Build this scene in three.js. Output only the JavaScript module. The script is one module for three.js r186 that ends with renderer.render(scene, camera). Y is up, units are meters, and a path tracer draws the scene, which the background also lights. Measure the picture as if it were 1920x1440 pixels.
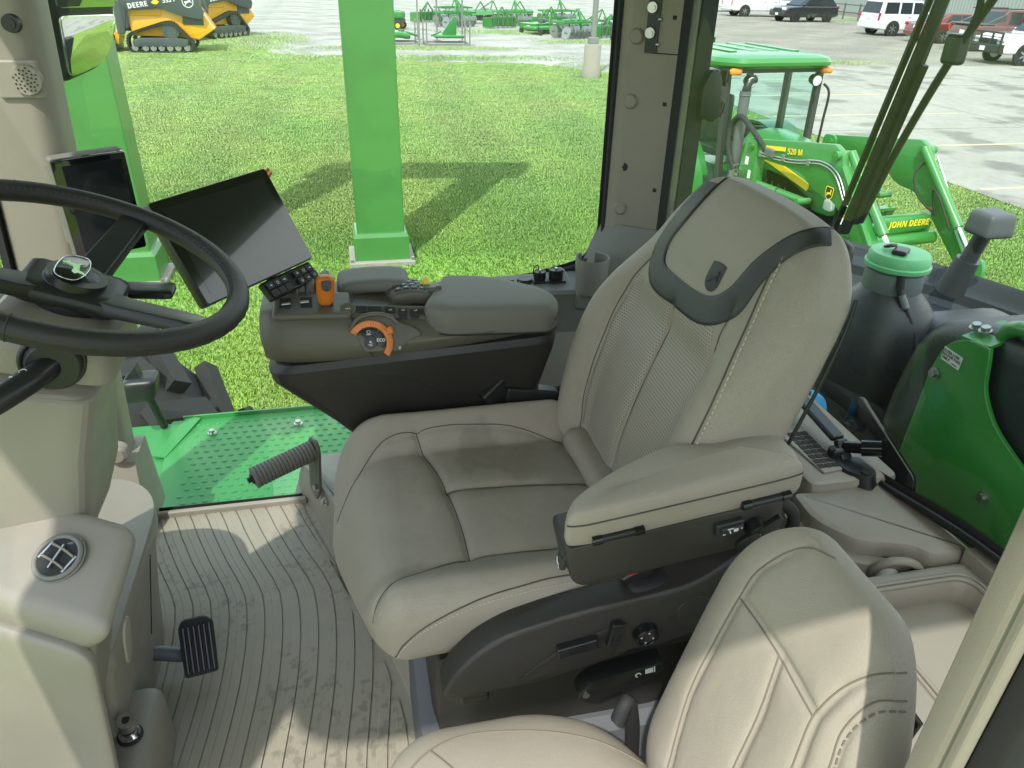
import * as THREE from 'three';
import { RoundedBoxGeometry } from 'three/addons/geometries/RoundedBoxGeometry.js';
import { mergeGeometries, mergeVertices, toCreasedNormals } from 'three/addons/utils/BufferGeometryUtils.js';
import { TextGeometry } from 'three/addons/geometries/TextGeometry.js';
import { MeshBVH, acceleratedRaycast } from 'three-mesh-bvh';
import { FontLoader } from 'three/addons/loaders/FontLoader.js';

// ---------- camera, sky, sun, exposure ----------
// x runs to the rear of the tractor, z towards its left door, y up from the lawn; cab floor at 1.8 m
const scene = new THREE.Scene();
const renderer = new THREE.WebGLRenderer({ antialias: true });
renderer.setSize(1024, 768);
renderer.toneMapping = THREE.LinearToneMapping;
renderer.toneMappingExposure = 1.5;
renderer.shadowMap.enabled = true;
const camera = new THREE.PerspectiveCamera(54.6, 4 / 3, 0.03, 600);
{
  const yaw = THREE.MathUtils.degToRad(13), pitch = THREE.MathUtils.degToRad(29.4), roll = THREE.MathUtils.degToRad(1.6);
  camera.rotation.order = 'YXZ';
  camera.position.set(0, 3.2, 0);
  camera.rotation.set(-pitch, -yaw, roll);
}
const SUN = new THREE.Vector3(-0.465, 1.36, 0.885).normalize();
function makeSky() {
  const w = 512, h = 256, d = new Float32Array(w * h * 4);
  for (let j = 0; j < h; j++) for (let i = 0; i < w; i++) {
    const el = ((j + 0.5) / h - 0.5) * Math.PI, az = ((i + 0.5) / w - 0.5) * 2 * Math.PI;
    const y = Math.max(0, Math.sin(el)), x = Math.cos(el) * Math.cos(az), z = Math.cos(el) * Math.sin(az);
    const c = x * SUN.x + Math.sin(el) * SUN.y + z * SUN.z;
    const t = Math.pow(y, 0.5);
    // thin bright cloud over a hazy blue
    const u = x / (y + 0.25), v = z / (y + 0.25);
    let n = 0, a = 0.5, fq = 1.3;
    for (let o = 0; o < 4; o++) { n += a * (0.5 + 0.5 * Math.sin(u * fq + 1.7 * Math.sin(v * fq * 0.8 + o)) * Math.cos(v * fq + 1.3 * Math.sin(u * fq * 0.7 + 2 * o))); a *= 0.5; fq *= 2.1; }
    const cl = THREE.MathUtils.smoothstep(n, 0.36, 0.62);
    const halo = Math.pow(Math.max(0, c), 8) * 0.7;
    const k = (j * w + i) * 4;
    const r = 0.86 - 0.46 * t, g = 0.90 - 0.33 * t, b = 0.96 - 0.12 * t;
    d[k] = r + (1.12 - r) * cl + halo; d[k + 1] = g + (1.12 - g) * cl + halo; d[k + 2] = b + (1.13 - b) * cl + halo * 0.95; d[k + 3] = 1;
  }
  const t = new THREE.DataTexture(d, w, h, THREE.RGBAFormat, THREE.FloatType);
  t.mapping = THREE.EquirectangularReflectionMapping; t.magFilter = THREE.LinearFilter; t.needsUpdate = true;
  return t;
}
scene.background = makeSky();
scene.environment = scene.background;
scene.backgroundIntensity = 1.45;
scene.environmentIntensity = 1.45;
const sun = new THREE.DirectionalLight(new THREE.Color(1, 0.96, 0.89), 3.1);
sun.position.copy(SUN).multiplyScalar(60); sun.castShadow = true; sun.shadow.radius = 1.5;
sun.shadow.mapSize.set(4096, 4096);
Object.assign(sun.shadow.camera, { left: -45, right: 45, top: 45, bottom: -45, near: 1, far: 160 });
scene.add(sun, sun.target);

// ---------- helpers ----------
const V = (x, y, z) => new THREE.Vector3(x, y, z), R = THREE.MathUtils.degToRad, PI = Math.PI;
const sst = THREE.MathUtils.smoothstep, lerp = THREE.MathUtils.lerp;
function rngOf(seed) { let s = seed >>> 0; return () => { s = (s + 0x6D2B79F5) | 0; let t = Math.imul(s ^ (s >>> 15), 1 | s); t = (t + Math.imul(t ^ (t >>> 7), 61 | t)) ^ t; return ((t ^ (t >>> 14)) >>> 0) / 4294967296; }; }
const rand = rngOf(7);
const prep = g => { const q = g.index ? g.toNonIndexed() : g; for (const k of Object.keys(q.attributes)) if (k !== 'position' && k !== 'normal') q.deleteAttribute(k); return q; };
const at = (g, x = 0, y = 0, z = 0, rx = 0, ry = 0, rz = 0) => { const m = new THREE.Matrix4().makeRotationFromEuler(new THREE.Euler(rx, ry, rz, 'YXZ')); m.setPosition(x, y, z); return g.applyMatrix4(m); };
const box = (w, h, d, x, y, z, rx, ry, rz) => at(prep(new THREE.BoxGeometry(w, h, d)), x, y, z, rx, ry, rz);
const rb = (w, h, d, r, x, y, z, rx, ry, rz, s = 2) => at(prep(new RoundedBoxGeometry(w, h, d, s, Math.min(r, w / 2.01, h / 2.01, d / 2.01))), x, y, z, rx, ry, rz);
const cyl = (a, b, h, x, y, z, rx, ry, rz, s = 20, open = false) => at(prep(new THREE.CylinderGeometry(a, b, h, s, 1, open)), x, y, z, rx, ry, rz);
const sph = (r, x, y, z, s = 16) => at(prep(new THREE.SphereGeometry(r, s, Math.ceil(s * 0.7))), x, y, z);
const tor = (R0, r, x, y, z, rx, ry, rz, s = 32, t = 10, arc) => at(prep(new THREE.TorusGeometry(R0, r, t, s, arc)), x, y, z, rx, ry, rz);
const crv = pts => new THREE.CatmullRomCurve3(pts.map(p => p.isVector3 ? p : V(...p)), false, 'centripetal');
const tube = (pts, r, n = 24, rs = 8, closed = false) => { const c = crv(pts); c.closed = closed; return prep(new THREE.TubeGeometry(c, n, r, rs, closed)); };
const lathe = (prof, s = 28, ...p) => at(prep(toCreasedNormals(new THREE.LatheGeometry(prof.map(q => new THREE.Vector2(...q)), s), 0.6)), ...p);
// rod between two points
function rod(a, b, r, r2 = r, s = 10) { const A = a.isVector3 ? a : V(...a), B = b.isVector3 ? b : V(...b); const d = B.clone().sub(A), g = new THREE.CylinderGeometry(r2, r, d.length(), s); g.applyQuaternion(new THREE.Quaternion().setFromUnitVectors(V(0, 1, 0), d.clone().normalize())); g.translate(...A.add(B).multiplyScalar(0.5).toArray()); return prep(g); }
// bar of rectangular section between two points; w across, h along the up hint
function bar(a, b, w, h, up = V(0, 1, 0), r = 0) { const A = a.isVector3 ? a.clone() : V(...a), B = b.isVector3 ? b.clone() : V(...b); const d = B.clone().sub(A), L = d.length(); d.normalize(); const sd = d.clone().cross(up).normalize(), u = sd.clone().cross(d); const g = r ? new RoundedBoxGeometry(L, h, w, 2, r) : new THREE.BoxGeometry(L, h, w); const m = new THREE.Matrix4().makeBasis(d, u, sd); m.setPosition(A.add(B).multiplyScalar(0.5)); return prep(g.applyMatrix4(m)); }
function shapeOf(pts, holes = []) { const s = new THREE.Shape(pts.map(p => new THREE.Vector2(p[0], p[1]))); for (const h of holes) s.holes.push(new THREE.Path(h.map(p => new THREE.Vector2(p[0], p[1])))); return s; }
// outline in XY pushed along +z by d (bevel b)
function prism(pts, d, b = 0, holes, seg = 2) { const g = new THREE.ExtrudeGeometry(pts.isShape ? pts : shapeOf(pts, holes), { depth: Math.max(1e-4, d - 2 * b), bevelEnabled: b > 0, bevelSize: b, bevelThickness: b, bevelOffset: -b, bevelSegments: seg, curveSegments: 10 }); g.translate(0, 0, b); return prep(b > 0 ? toCreasedNormals(g, 0.7) : g); }
// smooth closed outline through points
function smoothOutline(pts, n = 40, tension = 0.5) { const c = new THREE.CatmullRomCurve3(pts.map(p => V(p[0], p[1], 0)), true, 'catmullrom', tension); return c.getPoints(n).slice(0, n).map(p => [p.x, p.y]); }
function roundPoly(pts, r, n = 5) { const o = [], N = pts.length; for (let i = 0; i < N; i++) { const p = new THREE.Vector2(...pts[i]), a = new THREE.Vector2(...pts[(i + N - 1) % N]).sub(p), b = new THREE.Vector2(...pts[(i + 1) % N]).sub(p); const rr = Math.min(pts[i][2] ?? r, a.length() * 0.48, b.length() * 0.48); a.setLength(rr).add(p); b.setLength(rr).add(p); for (let k = 0; k <= n; k++) { const t = k / n; o.push([(1 - t) ** 2 * a.x + 2 * t * (1 - t) * p.x + t * t * b.x, (1 - t) ** 2 * a.y + 2 * t * (1 - t) * p.y + t * t * b.y]); } } return o; }
// rings of equal length joined into a skin
function loft(rings, { cap = true, crease = 0.8, closed = true } = {}) {
  const n = rings[0].length, pos = [], idx = [];
  for (const r of rings) for (const p of r) pos.push(...(p.isVector3 ? [p.x, p.y, p.z] : p));
  const m = closed ? n : n - 1;
  for (let i = 0; i + 1 < rings.length; i++) for (let j = 0; j < m; j++) { const a = i * n + j, b = i * n + (j + 1) % n, c = a + n, d = b + n; idx.push(a, b, d, a, d, c); }
  if (cap && closed) for (const [i, flip] of [[0, 1], [rings.length - 1, 0]]) { const c = V(0, 0, 0); for (let j = 0; j < n; j++) c.add(V(pos[(i * n + j) * 3], pos[(i * n + j) * 3 + 1], pos[(i * n + j) * 3 + 2])); c.divideScalar(n); const ci = pos.length / 3; pos.push(c.x, c.y, c.z); for (let j = 0; j < n; j++) { const a = i * n + j, b = i * n + (j + 1) % n; flip ? idx.push(ci, b, a) : idx.push(ci, a, b); } }
  const g = new THREE.BufferGeometry(); g.setAttribute('position', new THREE.Float32BufferAttribute(pos, 3)); g.setIndex(idx);
  return prep(crease ? toCreasedNormals(g, crease) : (g.computeVertexNormals(), g));
}
// surface patch f(u,v)
function patch(nu, nv, f, crease = 0) { const rings = []; for (let i = 0; i <= nu; i++) { const r = []; for (let j = 0; j <= nv; j++) r.push(f(i / nu, j / nv)); rings.push(r); } return loft(rings, { cap: false, closed: false, crease }); }
// dense rounded block whose skin is moved by fn(point) -> point
function soft(w, h, d, r, nx, ny, nz, fn) {
  let g = new THREE.BoxGeometry(w, h, d, nx, ny, nz); g.deleteAttribute('uv'); g.deleteAttribute('normal'); g = mergeVertices(g, 1e-5);
  const p = g.attributes.position, v = V(), c = V(), rr = r.isVector3 ? r : V(r, r, r);
  for (let i = 0; i < p.count; i++) {
    v.fromBufferAttribute(p, i);
    c.set(THREE.MathUtils.clamp(v.x, -w / 2 + rr.x, w / 2 - rr.x), THREE.MathUtils.clamp(v.y, -h / 2 + rr.y, h / 2 - rr.y), THREE.MathUtils.clamp(v.z, -d / 2 + rr.z, d / 2 - rr.z));
    v.sub(c).divide(rr); const L = v.length(); if (L > 0) v.divideScalar(L); v.multiply(rr).add(c);
    const q = fn ? fn(v.clone()) : v; p.setXYZ(i, q.x, q.y, q.z);
  }
  g.computeVertexNormals(); return prep(g);
}
const mergeAll = gs => { gs = (Array.isArray(gs) ? gs.flat(3) : [gs]); for (const g of gs) if (!g.attributes.normal) g.computeVertexNormals(); return gs.length > 1 ? mergeGeometries(gs.map(prep)) : prep(gs[0]); };
// uv in metres from the largest component of each face's normal
function metreUV(g) {
  const p = g.attributes.position, n = p.count, uv = new Float32Array(n * 2), a = V(), b = V(), c = V(), nn = V();
  for (let i = 0; i < n; i += 3) {
    a.fromBufferAttribute(p, i); b.fromBufferAttribute(p, i + 1); c.fromBufferAttribute(p, i + 2);
    nn.copy(b).sub(a).cross(c.clone().sub(a)); const x = Math.abs(nn.x), y = Math.abs(nn.y), z = Math.abs(nn.z);
    [a, b, c].forEach((q, k) => { const o = (i + k) * 2; if (y >= x && y >= z) { uv[o] = q.x; uv[o + 1] = -q.z; } else if (x >= z) { uv[o] = q.z; uv[o + 1] = q.y; } else { uv[o] = q.x; uv[o + 1] = q.y; } });
  }
  g.setAttribute('uv', new THREE.BufferAttribute(uv, 2)); return g;
}
const taken = {};
function numbered(name) { const k = taken[name] = (taken[name] ?? -1) + 1; return k ? `${name}_${String(k).padStart(3, '0')}` : name; }
function finish(o) { o.castShadow = o.receiveShadow = true; return o; }
function mesh(name, geoms, mat, parent, pos, turn) {
  const g = mergeAll(geoms); if (!g.attributes.uv) metreUV(g);
  const o = finish(new THREE.Mesh(g, mat)); o.name = parent === scene || !parent ? numbered(name) : name;
  if (pos) o.position.set(...pos); if (turn) o.rotation.set(...turn);
  (parent || scene).add(o); return o;
}
function thing(name, label, category, pos = [0, 0, 0], turn = 0, group) {
  const o = new THREE.Group(); o.name = numbered(name); o.position.set(...pos); o.rotation.y = turn; o.userData = { label, category }; if (group) o.userData.group = group; scene.add(o); return o;
}
const tag = (o, label, category, group) => { Object.assign(o.userData, { label, category }); if (group) o.userData.group = group; return o; };
const struct = (name, geoms, mat, label, category, parent) => { const o = mesh(name, geoms, mat, parent); if (!parent) { o.userData.kind = 'structure'; if (label) tag(o, label, category); } return o; };
function dup(root, pos, turn, label, group) { const r = root.clone(); r.name = numbered(root.name.replace(/_\d{3}$/, '')); r.userData = { ...root.userData }; if (label) r.userData.label = label; if (group) r.userData.group = group; r.position.set(...pos); if (turn !== undefined) r.rotation.y = turn; scene.add(r); return r; }
// flat plane with its own 0..1 uv, for printed things
function card(w, h, n = 1) { const g = new THREE.PlaneGeometry(w, h, n, n).toNonIndexed(); return g; }

// ---------- textures ----------
function hash2(x, y, s) { let h = Math.imul(x, 374761393) ^ Math.imul(y, 668265263) ^ Math.imul(s, 1274126177); h = Math.imul(h ^ (h >>> 13), 1274126177); return ((h ^ (h >>> 16)) >>> 0) / 4294967296; }
function vnoise(x, y, per, s) { const xi = Math.floor(x), yi = Math.floor(y), fx = x - xi, fy = y - yi, m = a => ((a % per) + per) % per; const u = fx * fx * (3 - 2 * fx), v = fy * fy * (3 - 2 * fy); return lerp(lerp(hash2(m(xi), m(yi), s), hash2(m(xi + 1), m(yi), s), u), lerp(hash2(m(xi), m(yi + 1), s), hash2(m(xi + 1), m(yi + 1), s), u), v); }
function fbm(x, y, per, s, o = 4) { let a = 0.5, r = 0, t = 0; for (let k = 0; k < o; k++) { r += a * vnoise(x, y, per, s + k); t += a; a *= 0.5; x *= 2; y *= 2; per *= 2; } return r / t; }
function cellNoise(x, y, per, s) { const xi = Math.floor(x), yi = Math.floor(y); let d1 = 9, d2 = 9; for (let j = -1; j < 2; j++) for (let i = -1; i < 2; i++) { const cx = ((xi + i) % per + per) % per, cy = ((yi + j) % per + per) % per; const dx = xi + i + hash2(cx, cy, s) - x, dy = yi + j + hash2(cx, cy, s + 9) - y, d = Math.hypot(dx, dy); if (d < d1) { d2 = d1; d1 = d; } else if (d < d2) d2 = d; } return [d1, d2 - d1]; }
function tex(n, f, metres, srgb = false) { const d = new Uint8Array(n * n * 4); for (let j = 0; j < n; j++) for (let i = 0; i < n; i++) { const c = f(i / n, j / n), k = (j * n + i) * 4; const a = typeof c === 'number' ? [c, c, c] : c; for (let q = 0; q < 3; q++) d[k + q] = Math.max(0, Math.min(255, a[q] * 255)); d[k + 3] = 255; } const t = new THREE.DataTexture(d, n, n); t.wrapS = t.wrapT = THREE.RepeatWrapping; t.magFilter = THREE.LinearFilter; t.minFilter = THREE.LinearMipmapLinearFilter; t.generateMipmaps = true; t.repeat.set(1 / metres, 1 / metres); if (srgb) t.colorSpace = THREE.SRGBColorSpace; t.needsUpdate = true; return t; }
const toS = c => c <= 0.0031308 ? 12.92 * c : 1.055 * Math.pow(c, 1 / 2.4) - 0.055;
const T = {
  leather: tex(512, (u, v) => { const [a, e] = cellNoise(u * 110, v * 110, 110, 3); return 0.35 + 0.5 * Math.min(1, e * 1.6) + 0.12 * fbm(u * 20, v * 20, 20, 4, 3); }, 0.13),
  grain: tex(512, (u, v) => { const [a, e] = cellNoise(u * 150, v * 150, 150, 11); return 0.4 + 0.4 * Math.min(1, e * 1.8) + 0.2 * vnoise(u * 300, v * 300, 300, 5); }, 0.14),
  smudge: tex(512, (u, v) => { const n = fbm(u * 5, v * 5, 5, 21, 6); return 0.72 + 0.28 * sst(n, 0.3, 0.7); }, 0.7),
  tone: tex(512, (u, v) => { const n = fbm(u * 6, v * 6, 6, 31, 6), s = hash2(Math.floor(u * 512), Math.floor(v * 512), 8); const k = 0.93 + 0.09 * n - (s > 0.9985 ? 0.12 : 0); return [toS(k), toS(k), toS(k * 0.99)]; }, 0.5, true),
};
const lin = (r, g, b) => new THREE.Color().setRGB(r, g, b);
const M = {};
function mat(name, color, rough, o = {}) { const phys = ['clearcoat', 'transmission', 'sheen'].some(k => k in o); const m = new (phys ? THREE.MeshPhysicalMaterial : THREE.MeshStandardMaterial)({ color: lin(...color), roughness: rough, ...o }); m.name = name; M[name] = m; return m; }
const font = await new FontLoader().loadAsync('fonts/droid/droid_sans_bold.typeface.json');
function text3(s, size, depth = 0.001) { const g = new TextGeometry(s, { font, size, depth, curveSegments: 3, bevelEnabled: false }); g.computeBoundingBox(); const b = g.boundingBox; g.translate(-(b.min.x + b.max.x) / 2, -(b.min.y + b.max.y) / 2, 0); return prep(g); }

// ---------- materials ----------
mat('leather', [0.325, 0.292, 0.238], 0.46, { map: T.tone, bumpMap: T.leather, bumpScale: 0.0011 });
mat('leatherLight', [0.325, 0.29, 0.238], 0.46, { map: T.tone, bumpMap: T.leather, bumpScale: 0.0006 });
mat('darkLeather', [0.03, 0.032, 0.032], 0.48, { bumpMap: T.leather, bumpScale: 0.0005 });
mat('thread', [0.46, 0.42, 0.34], 0.8);
mat('trim', [0.255, 0.233, 0.19], 0.55, { map: T.tone, bumpMap: T.grain, bumpScale: 0.00035, roughnessMap: T.smudge });
mat('trimGrey', [0.17, 0.17, 0.148], 0.55, { map: T.tone, bumpMap: T.grain, bumpScale: 0.00035, roughnessMap: T.smudge });
mat('headliner', [0.40, 0.37, 0.31], 0.95);
mat('console', [0.11, 0.102, 0.076], 0.5, { bumpMap: T.grain, bumpScale: 0.0004, roughnessMap: T.smudge });
mat('consoleGrey', [0.152, 0.150, 0.125], 0.6, { bumpMap: T.grain, bumpScale: 0.0006 });
mat('shroud', [0.024, 0.022, 0.019], 0.5, { bumpMap: T.grain, bumpScale: 0.0004, roughnessMap: T.smudge });
mat('seatShell', [0.032, 0.03, 0.026], 0.5, { bumpMap: T.grain, bumpScale: 0.0004, roughnessMap: T.smudge });
mat('black', [0.014, 0.015, 0.015], 0.42, { roughnessMap: T.smudge });
mat('rubber', [0.016, 0.017, 0.017], 0.75);
mat('gloss', [0.008, 0.009, 0.010], 0.12);
mat('keycap', [0.028, 0.030, 0.030], 0.45);
mat('steel', [0.55, 0.55, 0.54], 0.3, { metalness: 1 });
mat('chrome', [0.75, 0.75, 0.75], 0.08, { metalness: 1 });
mat('zinc', [0.42, 0.42, 0.40], 0.42, { metalness: 1 });
mat('greySteel', [0.10, 0.105, 0.115], 0.5);
mat('green', [0.045, 0.25, 0.045], 0.4, { clearcoat: 0.6, clearcoatRoughness: 0.12, map: T.tone });
mat('greenDull', [0.05, 0.26, 0.07], 0.55, { map: T.tone });
mat('yellow', [0.80, 0.52, 0.02], 0.35, { clearcoat: 0.5, clearcoatRoughness: 0.15 });
mat('paleYellow', [0.75, 0.62, 0.10], 0.5);
mat('orange', [0.62, 0.17, 0.012], 0.42);
mat('amber', [0.85, 0.25, 0.01], 0.2, { clearcoat: 1 });
mat('redTag', [0.55, 0.03, 0.02], 0.6);
mat('red', [0.6, 0.05, 0.02], 0.4);
mat('white', [0.78, 0.78, 0.76], 0.5);
mat('print', [0.72, 0.72, 0.70], 0.6);
mat('windscreenGlass', [0.95, 0.97, 0.95], 0, { transmission: 1, thickness: 0, ior: 1.5, specularIntensity: 0.6 });
mat('glass', [0.86, 0.95, 0.89], 0, { transmission: 1, thickness: 0, ior: 1.52, specularIntensity: 1 });
mat('carGlass', [0.02, 0.025, 0.03], 0.08);
mat('mirror', [0.85, 0.87, 0.86], 0.02, { metalness: 1 });
mat('lens', [0.75, 0.78, 0.78], 0.1, { clearcoat: 1 });

// ---------- ground, lawn, gravel, concrete ----------
T.lawn = tex(1024, (u, v) => { const a = fbm(u * 8, v * 8, 8, 41, 5), b = fbm(u * 120, v * 120, 120, 45, 3), c = sst(fbm(u * 5, v * 5, 5, 49, 4), 0.5, 0.75); const k = 0.55 + 0.9 * b * (0.6 + 0.8 * a); return [toS(lerp(0.15, 0.22, c) * k), toS(lerp(0.235, 0.25, c) * k), toS(lerp(0.03, 0.06, c) * k)]; }, 6, true);
T.gravel = tex(1024, (u, v) => { const [d, e] = cellNoise(u * 150, v * 150, 150, 51), a = fbm(u * 6, v * 6, 6, 55, 5), q = hash2(Math.floor(u * 300), Math.floor(v * 300), 5); const k = (0.50 + 0.5 * Math.min(1, e * 2.2)) * (0.5 + 0.9 * a) * (0.75 + 0.45 * q); return [toS(0.50 * k), toS(0.485 * k), toS(0.44 * k)]; }, 7, true);
T.dirtGravel = tex(1024, (u, v) => { const [d, e] = cellNoise(u * 130, v * 130, 130, 61), a = fbm(u * 5, v * 5, 5, 65, 5), q = fbm(u * 90, v * 90, 90, 66, 3); const k = (0.6 + 0.4 * Math.min(1, e * 2)) * (0.62 + 0.6 * a) * (0.75 + 0.5 * q); return [toS(0.36 * k), toS(0.335 * k), toS(0.28 * k)]; }, 7.7, true);
T.concrete = tex(1024, (u, v) => { const a = fbm(u * 4, v * 4, 4, 71, 6), b = fbm(u * 60, v * 60, 60, 75, 3), st = sst(fbm(u * 7 + 0.3, v * 7, 7, 79, 5), 0.55, 0.72); const k = (0.8 + 0.3 * a) * (0.86 + 0.28 * b) * (1 - 0.42 * st); return [toS(0.30 * k), toS(0.288 * k), toS(0.252 * k)]; }, 8.3, true);
T.fine = tex(512, (u, v) => fbm(u * 40, v * 40, 40, 85, 4), 0.6);
mat('lawn', [1, 1, 1], 1, { map: T.lawn });
mat('gravel', [1, 1, 1], 1, { map: T.gravel, bumpMap: T.fine, bumpScale: 0.03 });
mat('dirtGravel', [1, 1, 1], 1, { map: T.dirtGravel, bumpMap: T.fine, bumpScale: 0.03 });
mat('concrete', [1, 1, 1], 0.9, { map: T.concrete });
mat('lotPaint', [0.50, 0.44, 0.26], 0.9, { map: T.tone });
mat('pad', [0.30, 0.275, 0.235], 0.95, { map: T.tone, bumpMap: T.fine, bumpScale: 0.01 });
function sheet(outline, y, m, name, label) { const s = shapeOf(outline.map(([x, z]) => [x, -z])); const g = new THREE.ShapeGeometry(s); g.rotateX(-PI / 2); g.translate(0, y, 0); return struct(name, prep(g), m, label, 'ground'); }
struct('ground', at(prep(new THREE.PlaneGeometry(600, 600)), 0, 0, -100, -PI / 2), M.lawn, 'wide mown green lawn around the tractor', 'lawn');
{
  const edge = [[-30, -90], [-12, -80], [-6.2, -60], [-4.8, -49], [-4.2, -41], [-3.9, -36.7], [-2.2, -32.5], [0.2, -30.7], [2.9, -29.9], [5, -29.6], [7.2, -29.1], [8.3, -27.8], [9.3, -26.6], [10.4, -26.9], [13, -27.8], [22, -28.2], [32, -29.5], [43.5, -27], [43.5, -110], [10, -130], [-30, -120]];
  const out = []; const r = rngOf(31);
  for (let i = 0; i < edge.length; i++) { const a = edge[i], b = edge[(i + 1) % edge.length], n = i > 3 && i < 14 ? 14 : 2; for (let k = 0; k < n; k++) { const t = k / n, j = i > 2 && i < 14 ? 0.35 : 0; out.push([lerp(a[0], b[0], t) + (r() - 0.5) * j, lerp(a[1], b[1], t) + (r() - 0.5) * j * 1.6]); } }
  sheet(out, 0.004, M.gravel, 'gravel_yard', 'pale crushed stone yard beyond the lawn');
  const e2 = [[11, -26.9], [22, -27.9], [34, -29], [43, -28], [43, -66], [33, -66], [23, -58], [15, -44]], o2 = [];
  for (let i = 0; i < e2.length; i++) { const a = e2[i], b = e2[(i + 1) % e2.length]; for (let k = 0; k < 12; k++) { const t = k / 12; o2.push([lerp(a[0], b[0], t) + (r() - 0.5) * 0.7, lerp(a[1], b[1], t) + (r() - 0.5) * 0.7]); } }
  sheet(o2, 0.008, M.dirtGravel, 'gravel_road', 'dusty brown gravel lane in front of the parked cars');
  sheet([[10.5, 30], [10.5, -27.4], [22, -28.3], [33, -28.6], [48, -27], [60, -5], [60, 30]], 0.012, M.concrete, 'concrete_lot', 'worn concrete parking lot with painted bays');
  const lot = scene.getObjectByName('concrete_lot');
  for (const z of [-7.4, -10.85, -14.2, -17.9, -21.2, -24.6]) mesh('parking_line', box(5.5, 0.003, 0.11, 13.45, 0.0165, z, 0, 0.008), M.lotPaint, lot);
  for (const x of [16.6, 22.7, 28.8]) mesh('slab_joint', box(0.03, 0.002, 44, x, 0.0145, -6), M.dirtGravel, lot);
  for (const z of [-4, -9.2, -16, -23]) mesh('slab_joint', box(36, 0.002, 0.03, 28.6, 0.0145, z), M.dirtGravel, lot);
}
// grass: tufts of blades, thickly near the cab
mat('blade', [1, 1, 1], 0.75, { transmission: 0.35, thickness: 0, side: THREE.DoubleSide });
function tuft(seed, n, h, spread) { const r = rngOf(seed), pos = [], nor = []; for (let i = 0; i < n; i++) { const a = r() * 6.283, x = Math.cos(a) * spread * r(), z = Math.sin(a) * spread * r(), hh = h * (0.55 + 0.6 * r()), b = r() * 6.283, w = 0.0028 + 0.0026 * r(), lx = Math.cos(a + r() - 0.5) * hh * 0.8 * r(), lz = Math.sin(a + r() - 0.5) * hh * 0.8 * r(); const dx = Math.cos(b) * w, dz = Math.sin(b) * w; const p = [[x - dx, 0, z - dz], [x + dx, 0, z + dz], [x + lx * 0.4 + dx * 0.7, hh * 0.6, z + lz * 0.4 + dz * 0.7], [x + lx * 0.4 - dx * 0.7, hh * 0.6, z + lz * 0.4 - dz * 0.7], [x + lx, hh, z + lz]]; for (const t of [[0, 1, 2], [0, 2, 3], [3, 2, 4]]) for (const k of t) { pos.push(...p[k]); nor.push(lx * 1.5, 1, lz * 1.5); } } const g = new THREE.BufferGeometry(); g.setAttribute('position', new THREE.Float32BufferAttribute(pos, 3)); g.setAttribute('normal', new THREE.Float32BufferAttribute(nor, 3)); return g; }
function grassField(name, label, count, place, n, h, spread, seed) {
  const r = rngOf(seed), g = tuft(seed, n, h, spread), im = new THREE.InstancedMesh(g, M.blade, count), m = new THREE.Matrix4(), c = new THREE.Color();
  for (let i = 0; i < count; i++) { const [x, z] = place(r); const s = 0.7 + 0.7 * r(); m.makeRotationY(r() * 6.283).scale(V(s, s * (0.7 + 0.6 * r()), s)); m.setPosition(x, 0, z); im.setMatrixAt(i, m); const k = fbm(x * 0.35 + 50, z * 0.35 + 90, 64, 91, 3), q = r(), y = sst(k, 0.32, 0.68), d = (0.82 + 0.36 * q) * (0.94 + 0.12 * sst(Math.sin(x * 2.6 + 0.15 * z), -0.3, 0.3)) * (0.90 + 0.20 * fbm(x * 1.3 + 80, z * 1.3 + 120, 256, 95, 3)); c.setRGB(lerp(0.25, 0.36, y) * d, lerp(0.48, 0.52, y) * d, lerp(0.05, 0.08, y) * d); im.setColorAt(i, c); }
  im.name = numbered(name); im.userData = { kind: 'stuff', label, category: 'grass' }; finish(im); scene.add(im);
}
// points spread so that the lawn is about as dense everywhere for a viewer by the cab
const inView = (r0, r1, a0, a1) => r => { const d = 1 / lerp(1 / r0, 1 / r1, r()), a = lerp(a0, a1, r()); return [Math.sin(a) * d, -Math.cos(a) * d]; };
const onLawn = f => r => { for (let k = 0; k < 30; k++) { const p = f(r), ragged = 1.2 * fbm(p[0] * 0.8 + 40, 3.7, 64, 97, 3); if (p[0] < 10.45 && !(Math.abs(p[0] - 0.36) < 0.42 && Math.abs(p[1] + 8.92) < 0.35) && !(Math.abs(p[0] + 2.42) < 0.42 && Math.abs(p[1] + 8.62) < 0.35) && p[1] > -29.6 + ragged - 8 * sst(-p[0], -1, 3)) return p; } return [-3, -7]; };
grassField('grass', 'short bright green lawn grass close beside the tractor', 170000, onLawn(inView(3.0, 9.5, -0.62, 1.15)), 16, 0.024, 0.05, 101);
grassField('grass', 'sunlit lawn grass reaching back to the gravel yard', 190000, onLawn(inView(9, 38, -0.42, 0.85)), 18, 0.026, 0.11, 103);
const weedPatch = r => { const c = [[3.5, -34.6, 3.4, 0.7], [-3.2, -38, 1.6, 3], [9.5, -43.5, 3.2, 1.2], [12.5, -38.2, 2.2, 0.9], [3, -30.9, 5, 0.8], [17, -29.5, 4, 0.6], [40.5, -57, 1.2, 5]][Math.floor(r() * 7)], a = r() * 6.283, q = Math.sqrt(-2 * Math.log(1 - 0.95 * r())) * 0.6; return [c[0] + Math.cos(a) * q * c[2], c[1] + Math.sin(a) * q * c[3]]; };
grassField('weeds', 'thin weeds growing through the gravel yard', 14000, weedPatch, 14, 0.05, 0.12, 107);

// ---------- cab shell ----------
const FL = 1.8;
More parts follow.
